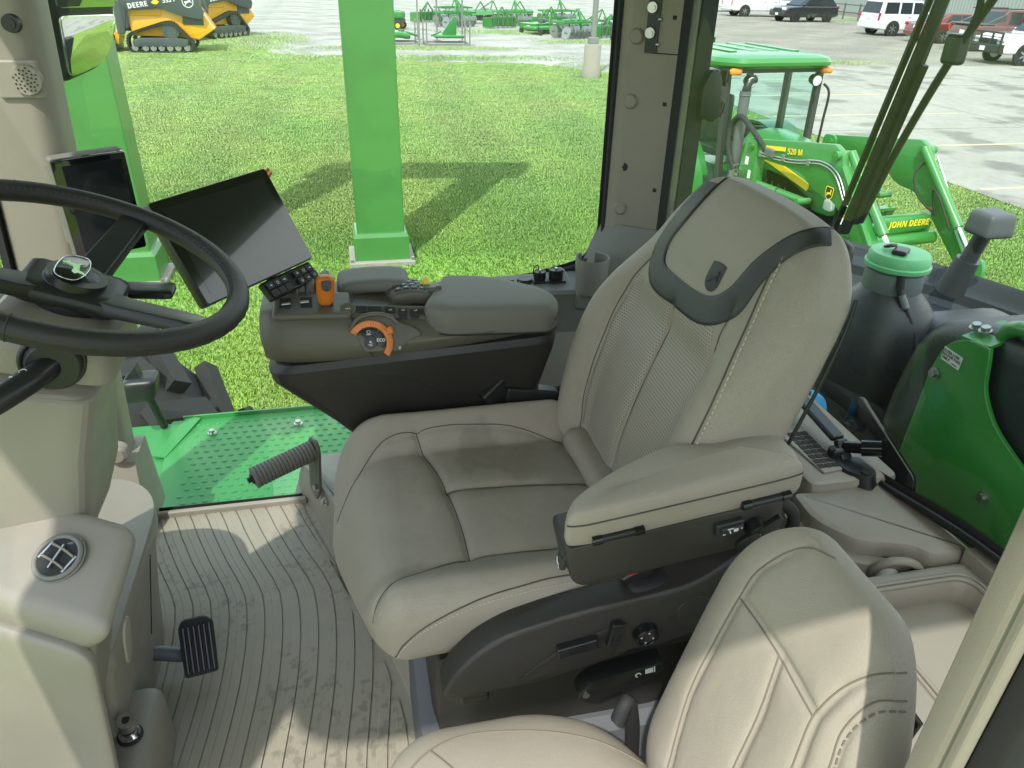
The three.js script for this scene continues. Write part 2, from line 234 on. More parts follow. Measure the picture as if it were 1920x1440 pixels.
// floor pan, roof with headliner, pillars
struct('sill_lip', rb(0.44, 0.030, 0.016, 0.006, -0.41, 1.803, -1.833), M.trim, 'narrow beige lip along the foot of the side window', 'sill');
struct('cab_floor', [box(1.84, 0.08, 1.61, 0.12, 1.738, -1.055), box(1.84, 0.10, 0.05, 0.12, 1.715, -0.235)], M.trimGrey, 'grey cab floor pan under the ribbed mat', 'floor');
{
  const out = roundPoly([[-0.80, -0.04], [1.2, -0.04], [1.2, 2.12], [-0.80, 2.12]], 0.18);
  const g = prism(out, 0.16, 0.03); g.rotateX(-PI / 2); g.translate(0, 3.47, 0.06);
  struct('cab_roof', g, M.green, 'green cab roof over the seats', 'roof');
  struct('cab_headliner', box(1.66, 0.03, 1.76, 0.21, 3.452, -1.07), M.headliner, 'pale cab headliner overhead', 'ceiling');
}
// plan outline pushed up between two heights
function pillar(plan, y0, y1, lean = [0, 0]) { const o = plan.map(p => [p[0], p[1]]); return loft([0, 0.5, 1].map(t => o.map(([x, z]) => V(x + lean[0] * t, lerp(y0, y1, t), z + lean[1] * t))), { crease: 0.5 }); }
// right front pillar
{
  const p = thing('front_pillar', 'beige right front cab pillar carrying a small speaker', 'pillar'); p.userData.kind = 'structure';
  mesh('pillar_body', pillar(roundPoly([[-0.648, -1.93], [-0.648, -1.835], [-0.672, -1.802], [-0.795, -1.80], [-0.82, -1.93]], 0.025, 4), 1.8, 3.44, [0.09, 0]), M.trim, p);
  mesh('seal', pillar([[-0.81, -1.79], [-0.795, -1.79], [-0.795, -1.93], [-0.835, -1.93]], 1.85, 3.44, [0.09, 0]), M.rubber, p);
  mesh('push_button', [cyl(0.016, 0.018, 0.012, -0.618, 3.075, -1.797, PI / 2), cyl(0.010, 0.010, 0.004, -0.618, 3.075, -1.7905, PI / 2)], M.black, p);
  mesh('speaker_plate', rb(0.085, 0.075, 0.012, 0.01, -0.632, 2.972, -1.7985), M.trim, p);
  const sp = mesh('speaker_grille', cyl(0.028, 0.031, 0.01, -0.615, 2.972, -1.789, PI / 2, 0, 0, 28), M.trim, p);
  const holes = []; for (let k = 0, n = 34; k < n; k++) { const rr = 0.024 * Math.sqrt((k + 0.5) / n), a = k * 2.39996; holes.push(cyl(0.0017, 0.0017, 0.002, -0.615 + rr * Math.cos(a), 2.972 + rr * Math.sin(a), -1.7835, PI / 2, 0, 0, 6)); }
  mesh('grille_hole', holes, M.rubber, sp);
  mesh('round_knob', lathe([[0, 0.03], [0.02, 0.03], [0.028, 0.024], [0.03, 0], [0, 0]], 24, -0.645, 2.06, -1.80, PI / 2), M.trim, p);
  mesh('pillar_foot', loft([[[-0.60, 1.8, -1.93], [-0.60, 1.8, -1.72], [-0.80, 1.8, -1.66], [-0.80, 1.8, -1.93]], [[-0.612, 2.02, -1.93], [-0.612, 2.02, -1.80], [-0.80, 2.02, -1.78], [-0.80, 2.02, -1.93]]].map(r => r.map(q => V(...q)))), M.trim, p);
}
// right rear pillar with its faces, plugs and open latch panel
{
  const p = thing('rear_pillar', 'grey green right rear cab pillar with round plugs', 'pillar'); p.userData.kind = 'structure';
  mesh('pillar_body', pillar(roundPoly([[0.692, -1.935], [0.712, -1.90], [0.762, -1.862], [0.842, -1.80], [0.862, -1.83], [0.88, -1.96], [0.70, -1.96]], 0.012, 3), 2.42, 3.44), M.trim, p);
  const nx = 0.65, nz = 0.76; // forward face looks towards -x,+z
  for (const [yy, r] of [[3.055, 0.019], [2.905, 0.019], [2.63, 0.018]]) mesh('plug', lathe([[0, 0.012], [r * 0.75, 0.012], [r, 0.006], [r * 1.03, 0], [0, 0]], 22, 0.728, yy, -1.893, PI / 2, -0.72), M.trim, p);
  mesh('screw', [cyl(0.011, 0.012, 0.006, 0.726, 2.74, -1.893, PI / 2, -0.72), cyl(0.005, 0.005, 0.002, 0.7235, 2.74, -1.889, PI / 2, -0.72, 0, 6)], M.black, p);
  for (const yy of [3.1, 2.905, 2.69]) mesh('clip_slot', [box(0.010, 0.009, 0.004, 0.796, yy, -1.837, 0, -0.66), box(0.010, 0.009, 0.004, 0.816, yy, -1.8215, 0, -0.66)], M.rubber, p);
  // latch panel: outline groove and the metal hinge pieces in it
  const fr = (x, y, w, h) => box(w, h, 0.003, 0.79 + x * 0.79, y, -1.842 + x * 0.62, 0, -0.66);
  mesh('panel_edge', [fr(0.03, 3.16, 0.003, 0.28), fr(-0.005, 3.02, 0.07, 0.003)], M.rubber, p);
  const hin = mesh('latch_plate', [box(0.03, 0.22, 0.012, 0.756, 3.13, -1.867, 0, -0.66)], M.black, p);
  mesh('latch_hardware', [0, 1, 2].flatMap(k => [cyl(0.012, 0.012, 0.014, 0.748, 3.065 + k * 0.055, -1.862, PI / 2, -0.66), cyl(0.005, 0.005, 0.018, 0.748, 3.065 + k * 0.055, -1.856, PI / 2, -0.66, 0, 8), sph(0.005, 0.765, 3.04 + k * 0.055, -1.852, 8)]), M.steel, hin);
  mesh('pillar_seal', pillar([[0.845, -1.80], [0.885, -1.80], [0.90, -1.86], [0.87, -1.86]], 2.30, 3.44), M.rubber, p);
  mesh('pillar_foot', loft([[[0.60, 2.40, -1.945], [0.64, 2.40, -1.84], [0.86, 2.40, -1.74], [0.88, 2.40, -1.96]], [[0.66, 2.50, -1.945], [0.70, 2.50, -1.865], [0.85, 2.50, -1.78], [0.88, 2.50, -1.96]], [[0.692, 2.585, -1.945], [0.735, 2.585, -1.872], [0.845, 2.585, -1.796], [0.88, 2.585, -1.96]]].map(r => r.map(q => V(...q)))), M.trimGrey, p);
}
// left door pillar close to the lens, and the left front pillar beyond the frame
{
  const p = thing('door_pillar', 'beige left door pillar with black seal, close at the edge of view', 'pillar'); p.userData.kind = 'structure';
  mesh('pillar_body', pillar(roundPoly([[0.408, -0.30], [0.406, -0.272], [0.43, -0.262], [0.56, -0.29], [0.56, -0.31]], 0.006, 3), 1.8, 3.44), M.trim, p);
  mesh('pillar_ridge', pillar(roundPoly([[0.405, -0.271], [0.404, -0.262], [0.411, -0.258], [0.416, -0.265]], 0.003, 3), 1.8, 3.44), M.trim, p);
  mesh('door_seal', pillar(roundPoly([[0.413, -0.263], [0.413, -0.235], [0.45, -0.22], [0.54, -0.25], [0.54, -0.284]], 0.008, 3), 1.8, 3.44), M.rubber, p);
  const q = thing('front_pillar', 'left front cab pillar beside the open door', 'pillar'); q.userData.kind = 'structure';
  mesh('pillar_body', pillar(roundPoly([[-0.70, -0.24], [-0.70, -0.17], [-0.80, -0.17], [-0.80, -0.24]], 0.02, 3), 1.8, 3.44), M.trim, q);
  const s = thing('rear_pillar', 'left rear cab pillar behind the storage box', 'pillar'); s.userData.kind = 'structure';
  mesh('pillar_body', pillar(roundPoly([[1.0, -0.20], [1.11, -0.20], [1.12, -0.34], [1.04, -0.34]], 0.02, 3), 1.8, 3.44), M.trim, s);
}
// right side window: pane, dark printed border, rubber seal
{
  const out = roundPoly([[-0.66, 1.806, 0.02], [0.02, 1.802, 0.05], [0.17, 2.39, 0.06], [0.50, 2.425, 0.03], [0.695, 2.47, 0.16], [0.687, 3.42, 0.06], [-0.66, 3.42, 0.05]], 0.05, 8);
  const inset = (o, d) => { const c = o.length; return o.map((p, i) => { const a = o[(i + c - 1) % c], b = o[(i + 1) % c]; const tx = b[0] - a[0], ty = b[1] - a[1], L = Math.hypot(tx, ty) || 1; return [p[0] - ty / L * d, p[1] + tx / L * d]; }); };
  const p = thing('side_window', 'tinted right side window with black border overlooking the lawn', 'window'); p.userData.kind = 'structure';
  const bow = y => 0.095 * Math.max(0, (2.3 - y) / 0.5) ** 2, bent = g => { const q = g.attributes.position; for (let i = 0; i < q.count; i++) q.setZ(i, q.getZ(i) + bow(q.getY(i))); return g; };
  mesh('pane', patch(2, 20, (u, v) => { const y = lerp(1.802, 3.42, v); return V(lerp(-0.66, 0.69, u), y, -1.945 + bow(y)); }), M.glass, p);
  mesh('printed_border', bent(prism(out, 0.002, 0, [inset(out, 0.012)]).translate(0, 0, -1.9425)), M.rubber, p);
  mesh('seal', bent(prism(inset(out, -0.014), 0.03, 0.004, [inset(out, 0.004)]).translate(0, 0, -1.955)), M.rubber, p);
}
// rear window, bowed to the rear; height of its lower edge follows the sill
const rearX = z => z < -1.05 ? 1.0 - 0.20 * ((z + 1.05) / 0.8) ** 2 : 1.0 + 0.12 * (z + 1.05) * sst(z, -1.05, -0.85), sillY = z => 2.30 + 0.055 * sst(z, -1.3, -0.75);
{
  const p = thing('rear_window', 'tinted rear window with black border before the fuel tank', 'window'); p.userData.kind = 'structure';
  const z0 = -1.83, z1 = -0.33;
  mesh('pane', patch(24, 6, (u, v) => { const z = lerp(z0, z1, u); return V(rearX(z), lerp(sillY(z) - 0.06, 3.42, v), z); }), M.glass, p);
  const strip = (y0, y1, o) => patch(30, 1, (u, v) => { const z = lerp(z0, z1, u); return V(rearX(z) - o, sillY(z) + lerp(y0, y1, v), z); });
  mesh('printed_border', [strip(-0.03, 0.008, 0.003), ...[0, 1].map(k => patch(1, 8, (u, v) => { const z = k ? lerp(z1 - 0.03, z1, u) : lerp(z0, z0 + 0.03, u); return V(rearX(z) - 0.003, lerp(sillY(z), 3.42, v), z); }))], M.rubber, p);
  mesh('seal', tube(Array.from({ length: 14 }, (_, i) => { const z = lerp(z0, z1, i / 13); return [rearX(z) - 0.012, sillY(z) - 0.010, z]; }), 0.0065, 40, 8), M.black, p);
}
// windscreen and cowl ahead of the dash (mostly outside the frame)
{
  const p = thing('windscreen', 'front windscreen above the dash', 'window'); p.userData.kind = 'structure';
  mesh('pane', patch(4, 4, (u, v) => V(-0.815 - 0.05 * Math.sin(PI * u), lerp(1.95, 3.42, v), lerp(-1.88, -0.22, u))), M.windscreenGlass, p);
  mesh('cowl', box(0.06, 0.24, 1.64, -0.84, 1.84, -1.05), M.trim, p);
}
// handrail outside the left front pillar, by the steps; its shade falls on the front console
{
  const h = thing('door_handrail', 'black handrail on the left front pillar by the open door', 'handrail');
  mesh('rail', tube([[-0.80, 3.38, -0.17], [-0.86, 3.36, -0.08], [-0.875, 3.25, -0.05], [-0.87, 3.0, -0.05], [-0.86, 2.6, -0.05], [-0.84, 2.45, -0.08], [-0.80, 2.42, -0.17]], 0.016, 50, 10), M.black, h);
  for (const y of [3.38, 2.42]) mesh('rail_foot', rb(0.04, 0.05, 0.03, 0.008, -0.795, y, -0.175), M.black, h);
}

// ---------- green sign posts on the lawn ----------
T.scuff = tex(512, (u, v) => { const a = fbm(u * 4, v * 4, 4, 141, 6), st = sst(fbm(u * 3, v * 60, 60, 145, 3), 0.60, 0.70) * sst(a, 0.45, 0.6), sp = hash2(Math.floor(u * 200), Math.floor(v * 200), 31) > 0.9985 ? 1 : 0; const k = 0.78 + 0.42 * a; return [toS(k + 0.5 * st + sp), toS(k + 0.12 * st + 0.15 * sp), toS(k + 0.5 * st + sp)]; }, 1.3, true);
mat('postGreen', [0.055, 0.205, 0.045], 0.38, { map: T.scuff, clearcoat: 0.5, clearcoatRoughness: 0.2 });
function signPost(x, z, label) {
  const p = thing('sign_post', label, 'post', [x, 0, z], 0, 'green posts of the roadside sign');
  mesh('shaft', rb(0.56, 6.4, 0.42, 0.008, 0, 3.4, 0), M.postGreen, p); for (const k of [-1, 1]) mesh('weld_seam', box(0.006, 6.2, 0.004, k * 0.266, 3.4, 0.2105), M.postGreen, p);
  mesh('plinth', loft([[0.325, 0.26, 0.03], [0.325, 0.26, 0.34], [0.30, 0.24, 0.385], [0.28, 0.21, 0.39]].map(([w, d, y]) => [[-w, y, -d], [w, y, -d], [w, y, d], [-w, y, d]].map(q => V(...q)).reverse()), { crease: 0.3 }), M.postGreen, p); for (const k of [-1, 1]) mesh('anchor_bolt', [cyl(0.022, 0.022, 0.04, k * 0.36, 0.075, 0.29, 0, 0, 0, 6)], M.zinc, p);
  mesh('concrete_pad', rb(0.78, 0.10, 0.66, 0.015, 0, 0.01, 0), M.pad, p);
  return p;
}
signPost(0.36, -8.92, 'green square post seen through the middle of the side window');
signPost(-2.42, -8.62, 'green square post standing behind the corner monitor and mirror');
{
  const s = thing('roadside_sign', 'long green sign board joining the tops of the two green posts', 'sign', [-1.03, 0, -8.77]);
  mesh('board', rb(3.6, 1.1, 0.34, 0.03, 0, 6.9, 0, 0, -0.107), M.green, s);
  mesh('edge_trim', [box(3.62, 0.05, 0.36, 0, 7.46, 0, 0, -0.107), box(3.62, 0.05, 0.36, 0, 6.34, 0, 0, -0.107)], M.yellow, s);
}

// ---------- helpers for upholstery ----------
function rebase(o, p) { o.position.set(...p); const seen = new Set(); o.traverse(c => { if (c.isMesh && !seen.has(c.geometry)) { seen.add(c.geometry); c.geometry.boundsTree = undefined; c.geometry.translate(-p[0], -p[1], -p[2]); } }); return o; }
const caster = new THREE.Raycaster(); caster.firstHitOnly = true;
// points laid onto a mesh along dir; off lifts them from the skin
function onto(m, pts, dir, off = 0) { m.updateWorldMatrix(true, false); if (!m.geometry.boundsTree) { m.geometry.boundsTree = new MeshBVH(m.geometry); m.raycast = acceleratedRaycast; } const D = (dir.isVector3 ? dir : V(...dir)).clone().normalize(), out = []; for (const q of pts) { const p = q.isVector3 ? q : V(...q); caster.set(p.clone().addScaledVector(D, -1), D); const h = caster.intersectObject(m, false)[0]; if (h) { const n = h.face.normal.clone(); if (n.dot(D) > 0) n.negate(); out.push(h.point.clone().addScaledVector(n, off)); } } return out; }
const sampled = (pts, n) => crv(pts).getSpacedPoints(n);
function seamLine(m, pts, dir, r = 0.0011, n = 48) { const p = onto(m, sampled(pts, n), dir, r * 0.2); return tube(p, r, p.length * 2, 5); }
function stitches(m, pts, dir, step = 0.0075, r = 0.0011) { const c = crv(pts), L = c.getLength(), n = Math.max(2, Math.floor(L / step)), p = onto(m, c.getSpacedPoints(n * 2), dir, r * 0.6), g = []; for (let i = 0; i + 1 < p.length; i += 2) { const a = p[i], b = p[i + 1]; if (a.distanceTo(b) < step) g.push(rod(a, a.clone().lerp(b, 1.25), r, r, 5)); } return g; }
// strip between two edges laid onto a mesh, a little proud of it
function strap(m, A, B, dir, off = 0.002, n = 64, k = 6) { const a = sampled(A, n), b = sampled(B, n), rows = []; for (let i = 0; i <= n; i++) { const row = []; for (let j = 0; j <= k; j++) row.push(a[i].clone().lerp(b[i], j / k)); const e = onto(m, row, dir, off), f = onto(m, [row[0], row[k]], dir, -0.004); if (e.length === k + 1 && f.length === 2) rows.push([f[0], ...e, f[1]]); } return loft(rows, { cap: false, closed: false, crease: 0 }); }
const distSeg = (px, py, pts) => { let d = 9; for (let i = 0; i + 1 < pts.length; i++) { const [ax, ay] = pts[i], [bx, by] = pts[i + 1]; const t = Math.max(0, Math.min(1, ((px - ax) * (bx - ax) + (py - ay) * (by - ay)) / ((bx - ax) ** 2 + (by - ay) ** 2))); d = Math.min(d, Math.hypot(px - ax - t * (bx - ax), py - ay - t * (by - ay))); } return d; };
const curve1 = (pts) => x => { if (x <= pts[0][0]) return pts[0][1]; for (let i = 0; i + 1 < pts.length; i++) if (x <= pts[i + 1][0]) { const t = (x - pts[i][0]) / (pts[i + 1][0] - pts[i][0]); const p0 = pts[Math.max(0, i - 1)][1], p1 = pts[i][1], p2 = pts[i + 1][1], p3 = pts[Math.min(pts.length - 1, i + 2)][1]; return p1 + 0.5 * t * (p2 - p0 + t * (2 * p0 - 5 * p1 + 4 * p2 - p3 + t * (3 * (p1 - p2) + p3 - p0))); } return pts[pts.length - 1][1]; };
mat('seamDark', [0.075, 0.066, 0.052], 0.7);
T.perf = tex(512, (u, v) => { const x = u * 24, y = v * 24 * 1.0, row = Math.floor(y), fx = x + (row % 2) * 0.5; const d = Math.hypot(fx - Math.floor(fx) - 0.5, y - row - 0.5); const k = d < 0.24 ? 0.25 : 0.97; return [toS(k), toS(k), toS(k)]; }, 0.13, true);
mat('perforated', [0.325, 0.292, 0.238], 0.5, { map: T.perf, bumpMap: T.leather, bumpScale: 0.0004 });
// leaping-deer badge: rounded shield and a small relief figure
function deerRelief(s, d) { const body = [[-0.42, -0.02], [-0.30, 0.10], [-0.05, 0.10], [0.16, 0.20], [0.22, 0.36], [0.16, 0.50], [0.24, 0.46], [0.30, 0.54], [0.32, 0.42], [0.46, 0.32], [0.34, 0.30], [0.32, 0.08], [0.44, -0.04], [0.40, -0.16], [0.34, -0.04], [0.18, -0.04], [-0.12, -0.10], [-0.22, -0.24], [-0.42, -0.40], [-0.36, -0.22], [-0.32, -0.08]]; const g = prism(body.map(([x, y]) => [x * s, y * s]), d, 0); return g; }
const shieldOutline = (w, h) => smoothOutline([[-w, h * 0.75], [-w * 0.7, h], [w * 0.7, h], [w, h * 0.75], [w * 0.95, -h * 0.45], [w * 0.35, -h], [-w * 0.35, -h], [-w * 0.95, -h * 0.45]], 40);

// ---------- driver's seat ----------
{
  const s = thing('driver_seat', 'taupe leather driver seat with tall backrest and black trim band', 'seat');
  // cushion
  const seamFar = [[-0.075, -1.23], [-0.03, -1.27], [0.032, -1.303], [0.12, -1.313], [0.213, -1.313], [0.33, -1.30], [0.43, -1.262]], seamNear = [[-0.03, -0.862], [0.02, -0.905], [0.079, -0.936], [0.154, -0.953], [0.24, -0.953], [0.40, -0.945]], seamCross = [[0.100, -1.312], [0.125, -1.22], [0.140, -1.13], [0.150, -1.04], [0.154, -0.955]], seamMid = [[0.140, -1.137], [0.28, -1.128], [0.44, -1.105]];
  const yTop = (x, z) => { const q = (z + 1.1) / 0.265; let y = -0.010 + 0.080 * sst(-q, 0.64, 0.92) + 0.035 * sst(q, 0.55, 0.85); y -= 0.10 * Math.max(0, (0.045 - x) / 0.13) ** 2; y += 0.014 * Math.cos(Math.min(1, Math.abs(q) / 0.75) * PI / 2) * sst(x, 0.0, 0.12); for (const sm of [seamFar, seamNear, seamCross, seamMid]) { const d = distSeg(x, z, sm); y -= 0.0065 * Math.exp(-((d / 0.007) ** 2)) + 0.004 * Math.exp(-((d / 0.022) ** 2)); } return y; };
  const cushion = mesh('cushion', soft(0.55, 0.15, 0.53, V(0.075, 0.06, 0.075), 120, 22, 120, v => { const z = v.z - 1.1, q = v.z / 0.265; let x = v.x + 0.185; const k = 1 - THREE.MathUtils.clamp((v.x + 0.275) / 0.4, 0, 1); x += 0.055 * sst(q, -0.4, 1) * k + 0.01 * k * q * q; const up = sst(v.y, -0.05, 0.06); const y = 2.25 + v.y + yTop(x, z) * up - (1 - up) * 0.012 * sst(-x, -0.25, 0.1); const sq = 1 - 0.05 * (1 - up), wr = 0.0024 * (fbm(x * 22 + 20, z * 22 + 60, 256, 211, 3) - 0.5); return V(0.185 + (x - 0.185) * sq, y + wr * up, -1.1 + v.z * sq + wr * (1 - up)); }), M.leather, s);
  { // dye rubbed into the sitting panels
    const g = cushion.geometry, p = g.attributes.position, c = new Float32Array(p.count * 3);
    for (let i = 0; i < p.count; i++) { const x = p.getX(i), z = p.getZ(i), n = fbm(x * 14 + 30, z * 14 + 50, 256, 231, 5), g2 = fbm(x * 90 + 30, z * 90 + 50, 1024, 233, 3), in1 = distSeg(x, z, [[0.26, -1.24], [0.36, -1.20], [0.40, -1.13]]), m = sst(n + 0.35 * (0.075 - in1) / 0.075, 0.55, 0.72) * (0.6 + 0.8 * g2); const k = 1 - 0.20 * Math.min(1, m); c[i * 3] = k; c[i * 3 + 1] = k; c[i * 3 + 2] = k; }
    g.setAttribute('color', new THREE.BufferAttribute(c, 3)); cushion.material = M.leather.clone(); cushion.material.name = 'leatherWorn'; cushion.material.vertexColors = true;
  }
  const top3 = a => a.map(([x, z]) => [x, 2.4, z]);
  mesh('seam', [seamFar, seamNear, seamCross, seamMid].map(a => seamLine(cushion, top3(a), [0, -1, 0])), M.seamDark, cushion);
  const nearSt = [[0.015, 2.20, -0.75], [0.028, 2.245, -0.75], [0.065, 2.287, -0.75], [0.137, 2.318, -0.75], [0.24, 2.332, -0.75], [0.34, 2.335, -0.75], [0.42, 2.335, -0.75]];
  mesh('stitching', stitches(cushion, nearSt.map(([x, y, z]) => [x, y - 0.008, z]), [0, 0, -1]), M.thread, cushion);
  mesh('welt', seamLine(cushion, nearSt, [0, 0, -1], 0.0014), M.seamDark, cushion);
  // backrest
  const Fx = curve1([[2.26, 0.43], [2.35, 0.455], [2.45, 0.477], [2.57, 0.508], [2.68, 0.546], [2.75, 0.578], [2.85, 0.616], [2.92, 0.64]]), Rx = curve1([[2.26, 0.58], [2.4, 0.61], [2.55, 0.648], [2.72, 0.69], [2.85, 0.71], [2.92, 0.712]]);
  const wFar = curve1([[0, 0.25], [0.2, 0.275], [0.38, 0.295], [0.52, 0.29], [0.7, 0.255], [0.86, 0.215], [1, 0.19]]), wNear = curve1([[0, 0.25], [0.3, 0.262], [0.6, 0.268], [0.85, 0.262], [1, 0.25]]);
  const halfW = (t, q = 1) => q < 0 ? wFar(t) : wNear(t);
  const bSeamC = [[2.27, -1.10], [2.45, -1.10], [2.69, -1.11]], bSeamF = [[2.33, -1.262], [2.45, -1.285], [2.584, -1.29], [2.68, -1.275], [2.73, -1.255]], bSeamN = [[2.40, -0.905], [2.53, -0.905], [2.62, -0.925], [2.70, -0.95], [2.75, -0.955]];
  const back = mesh('backrest', soft(0.15, 0.65, 0.53, V(0.055, 0.10, 0.075), 26, 150, 130, v => {
    const t = (v.y + 0.325) / 0.65, q = v.z / 0.265, f = v.x / 0.075; let y = 2.265 + 0.622 * t; const z = -1.1 + q * halfW(t, q);
    let x = lerp(Fx(y), Rx(y), (f + 1) / 2); const fr = Math.max(0, -f);
    x -= fr * (0.052 * sst(Math.abs(q), 0.5, 0.86) * (1 - 0.75 * sst(t, 0.55, 0.85)) * (q < 0 ? 1.15 : 0.8));
    x -= fr * 0.012 * Math.exp(-(((t - 0.3) / 0.2) ** 2)) * (1 - q * q);
    x -= fr * 0.018 * sst(t, 0.6, 0.72) * (1 - sst(Math.abs(q), 0.5, 0.8)) * (1 - sst(t, 0.85, 1));
    if (fr > 0.5) for (const sm of [bSeamC, bSeamF, bSeamN]) { const d = distSeg(y, z, sm); x += 0.006 * Math.exp(-((d / 0.007) ** 2)) + 0.003 * Math.exp(-((d / 0.02) ** 2)); }
    x -= 0.0022 * (fbm(y * 20 + 20, z * 20 + 60, 256, 221, 3) - 0.5) * (fr > 0.3 ? 1 : 0.4);
    y -= 0.028 * Math.abs(q) ** 3 * sst(t, 0.55, 1);
    return V(x, y, z);
  }), M.leather, s);
  const face = a => a.map(([y, z]) => [0.2, y, z]);
  const perfL = strap(back, face([[2.36, -1.262], [2.5, -1.28], [2.6, -1.282], [2.69, -1.262]]), face([[2.36, -1.11], [2.5, -1.108], [2.62, -1.113], [2.685, -1.117]]), [1, 0, 0], 0.0006, 50, 24), perfR = strap(back, face([[2.36, -1.09], [2.5, -1.09], [2.62, -1.098], [2.685, -1.102]]), face([[2.40, -0.918], [2.5, -0.916], [2.62, -0.938], [2.715, -0.965]]), [1, 0, 0], 0.0006, 50, 24);
  mesh('perforated_panel', perfL, M.perforated, back); mesh('perforated_panel', perfR, M.perforated, back);
  mesh('seam', [bSeamC, bSeamF, bSeamN].map(a => seamLine(back, face(a), [1, 0, 0])), M.seamDark, back);
  // black band round the headrest: outer edge and inner edge
  const bandO = [[0.66, 2.895, -1.228], [0.63, 2.862, -1.243], [0.592, 2.809, -1.252], [0.555, 2.738, -1.253], [0.543, 2.69, -1.22], [0.544, 2.688, -1.112], [0.546, 2.705, -0.99], [0.565, 2.745, -0.937], [0.589, 2.80, -0.926], [0.616, 2.842, -0.913], [0.641, 2.862, -0.897], [0.676, 2.866, -0.886]], bandI = [[0.655, 2.90, -1.185], [0.632, 2.874, -1.193], [0.587, 2.816, -1.196], [0.566, 2.768, -1.21], [0.554, 2.737, -1.195], [0.55, 2.732, -1.13], [0.555, 2.744, -1.012], [0.566, 2.769, -0.978], [0.592, 2.824, -0.957], [0.628, 2.866, -0.937], [0.647, 2.884, -0.913], [0.68, 2.888, -0.901]];
  const fromLeft = [0.58, -0.43, -1.05], band = mesh('trim_band', strap(back, bandO, bandI, fromLeft, 0.0024, 100, 8), M.darkLeather, back);
  mesh('piping', seamLine(back, bandI, fromLeft, 0.0024, 80), M.black, band);
  // side bolster seam with bold stitching, from the band to the armrest
  const sideSt = [[0.612, 2.84, -0.921], [0.588, 2.80, -0.905], [0.561, 2.75, -0.885], [0.536, 2.701, -0.87], [0.508, 2.63, -0.858], [0.482, 2.56, -0.851], [0.465, 2.50, -0.85]];
  mesh('stitching', stitches(back, sideSt, fromLeft, 0.009, 0.0017), M.thread, back);
  mesh('welt', seamLine(back, sideSt.map(([x, y, z]) => [x - 0.007, y, z - 0.002]), fromLeft, 0.0016), M.seamDark, back);
  mesh('edge_piping', [tube(Array.from({ length: 16 }, (_, i) => { const t = 0.06 + 0.82 * i / 15, y = 2.265 + 0.65 * t; return [Rx(y) - 0.02, y - 0.045 * sst(t, 0.55, 1), -1.1 + halfW(t) * 0.985]; }), 0.003, 50, 6)], M.black, back);
  { // badge on the headrest
    const c = onto(back, [[0.568, 2.771, -1.028]], fromLeft, 0.0)[0]; const q = new THREE.Matrix4().makeRotationFromEuler(new THREE.Euler(R(-22), R(-80), 0, 'YXZ')); q.setPosition(c.x - 0.0005, c.y, c.z);
    const em = mesh('badge', prism(shieldOutline(0.018, 0.023), 0.004, 0.0012).translate(0, 0, -0.001).applyMatrix4(q), M.darkLeather, back);
    mesh('badge_relief', deerRelief(0.026, 0.001).translate(0, -0.002, 0.0031).applyMatrix4(q), M.gloss, em);
  }
  mesh('back_shell', soft(0.03, 0.56, 0.46, 0.014, 4, 40, 20, v => { const t = (v.y + 0.28) / 0.56, y = 2.30 + 0.56 * t; return V(Rx(y) - 0.004 + v.x, y, -1.1 + v.z / 0.265 * halfW(t, v.z) * 0.9); }), M.shroud, s);
  // bolster strip between cushion and back
  mesh('rear_roll', soft(0.07, 0.06, 0.34, 0.028, 8, 8, 20, v => V(0.445 + v.x + (v.z) * 0.05, 2.325 + v.y, -1.105 + v.z)), M.leather, s);
  // left armrest: leather pad over a dark box
  const arm = mesh('armrest', (() => { const o = [[0.262, 2.474], [0.60, 2.520], [0.606, 2.443], [0.575, 2.435], [0.30, 2.395], [0.278, 2.405]]; const g = prism(roundPoly(o, 0.012, 4), 0.082, 0.006); g.translate(0, 0, -0.852); return g; })(), M.seatShell, s);
  const padPlan = [[0.262, -0.775], [0.275, -0.803], [0.308, -0.825], [0.357, -0.85], [0.42, -0.872], [0.455, -0.878], [0.49, -0.868], [0.54, -0.866], [0.59, -0.878], [0.612, -0.868], [0.622, -0.83], [0.618, -0.78], [0.60, -0.766], [0.45, -0.764], [0.32, -0.764], [0.28, -0.766]];
  const padO = smoothOutline(padPlan, 90), cx = 0.45, cz = -0.815, slope = x => (x - 0.27) * 0.135;
  const ring = (k, y) => padO.map(([x, z]) => V(cx + (x - cx) * (1 - (1 - k) * 0.55), 2.478 + y + slope(x), cz + (z - cz) * k));
  const pad = mesh('pad', loft([[0.90, 0], [0.965, 0.003], [1, 0.014], [1.0, 0.034], [0.985, 0.046], [0.94, 0.056], [0.86, 0.062], [0.7, 0.066], [0.4, 0.068], [0.1, 0.069]].map(([k, y]) => ring(k, y)), { crease: 0 }), M.leather, arm);
  mesh('pad_seam', [tube(padO.slice(45).map(([x, z]) => [cx + (x - cx) * 1.001, 2.478 + 0.04 + slope(x), cz + (z - cz) * 0.997 + 0.0005]), 0.0013, 90, 5)], M.seamDark, pad);
  for (const x of [0.337, 0.562]) { const hg = mesh('hinge', [rod([x - 0.036, 2.487 + slope(x - 0.036) + 0.001, -0.7625], [x + 0.036, 2.487 + slope(x + 0.036) + 0.001, -0.7625], 0.006)], M.black, arm); for (const k of [-1, 1]) mesh('hinge_end', rod([x + k * 0.038, 2.487 + slope(x + k * 0.038) + 0.001, -0.7622], [x + k * 0.024, 2.487 + slope(x + k * 0.024) + 0.001, -0.7622], 0.0072), M.gloss, hg); }
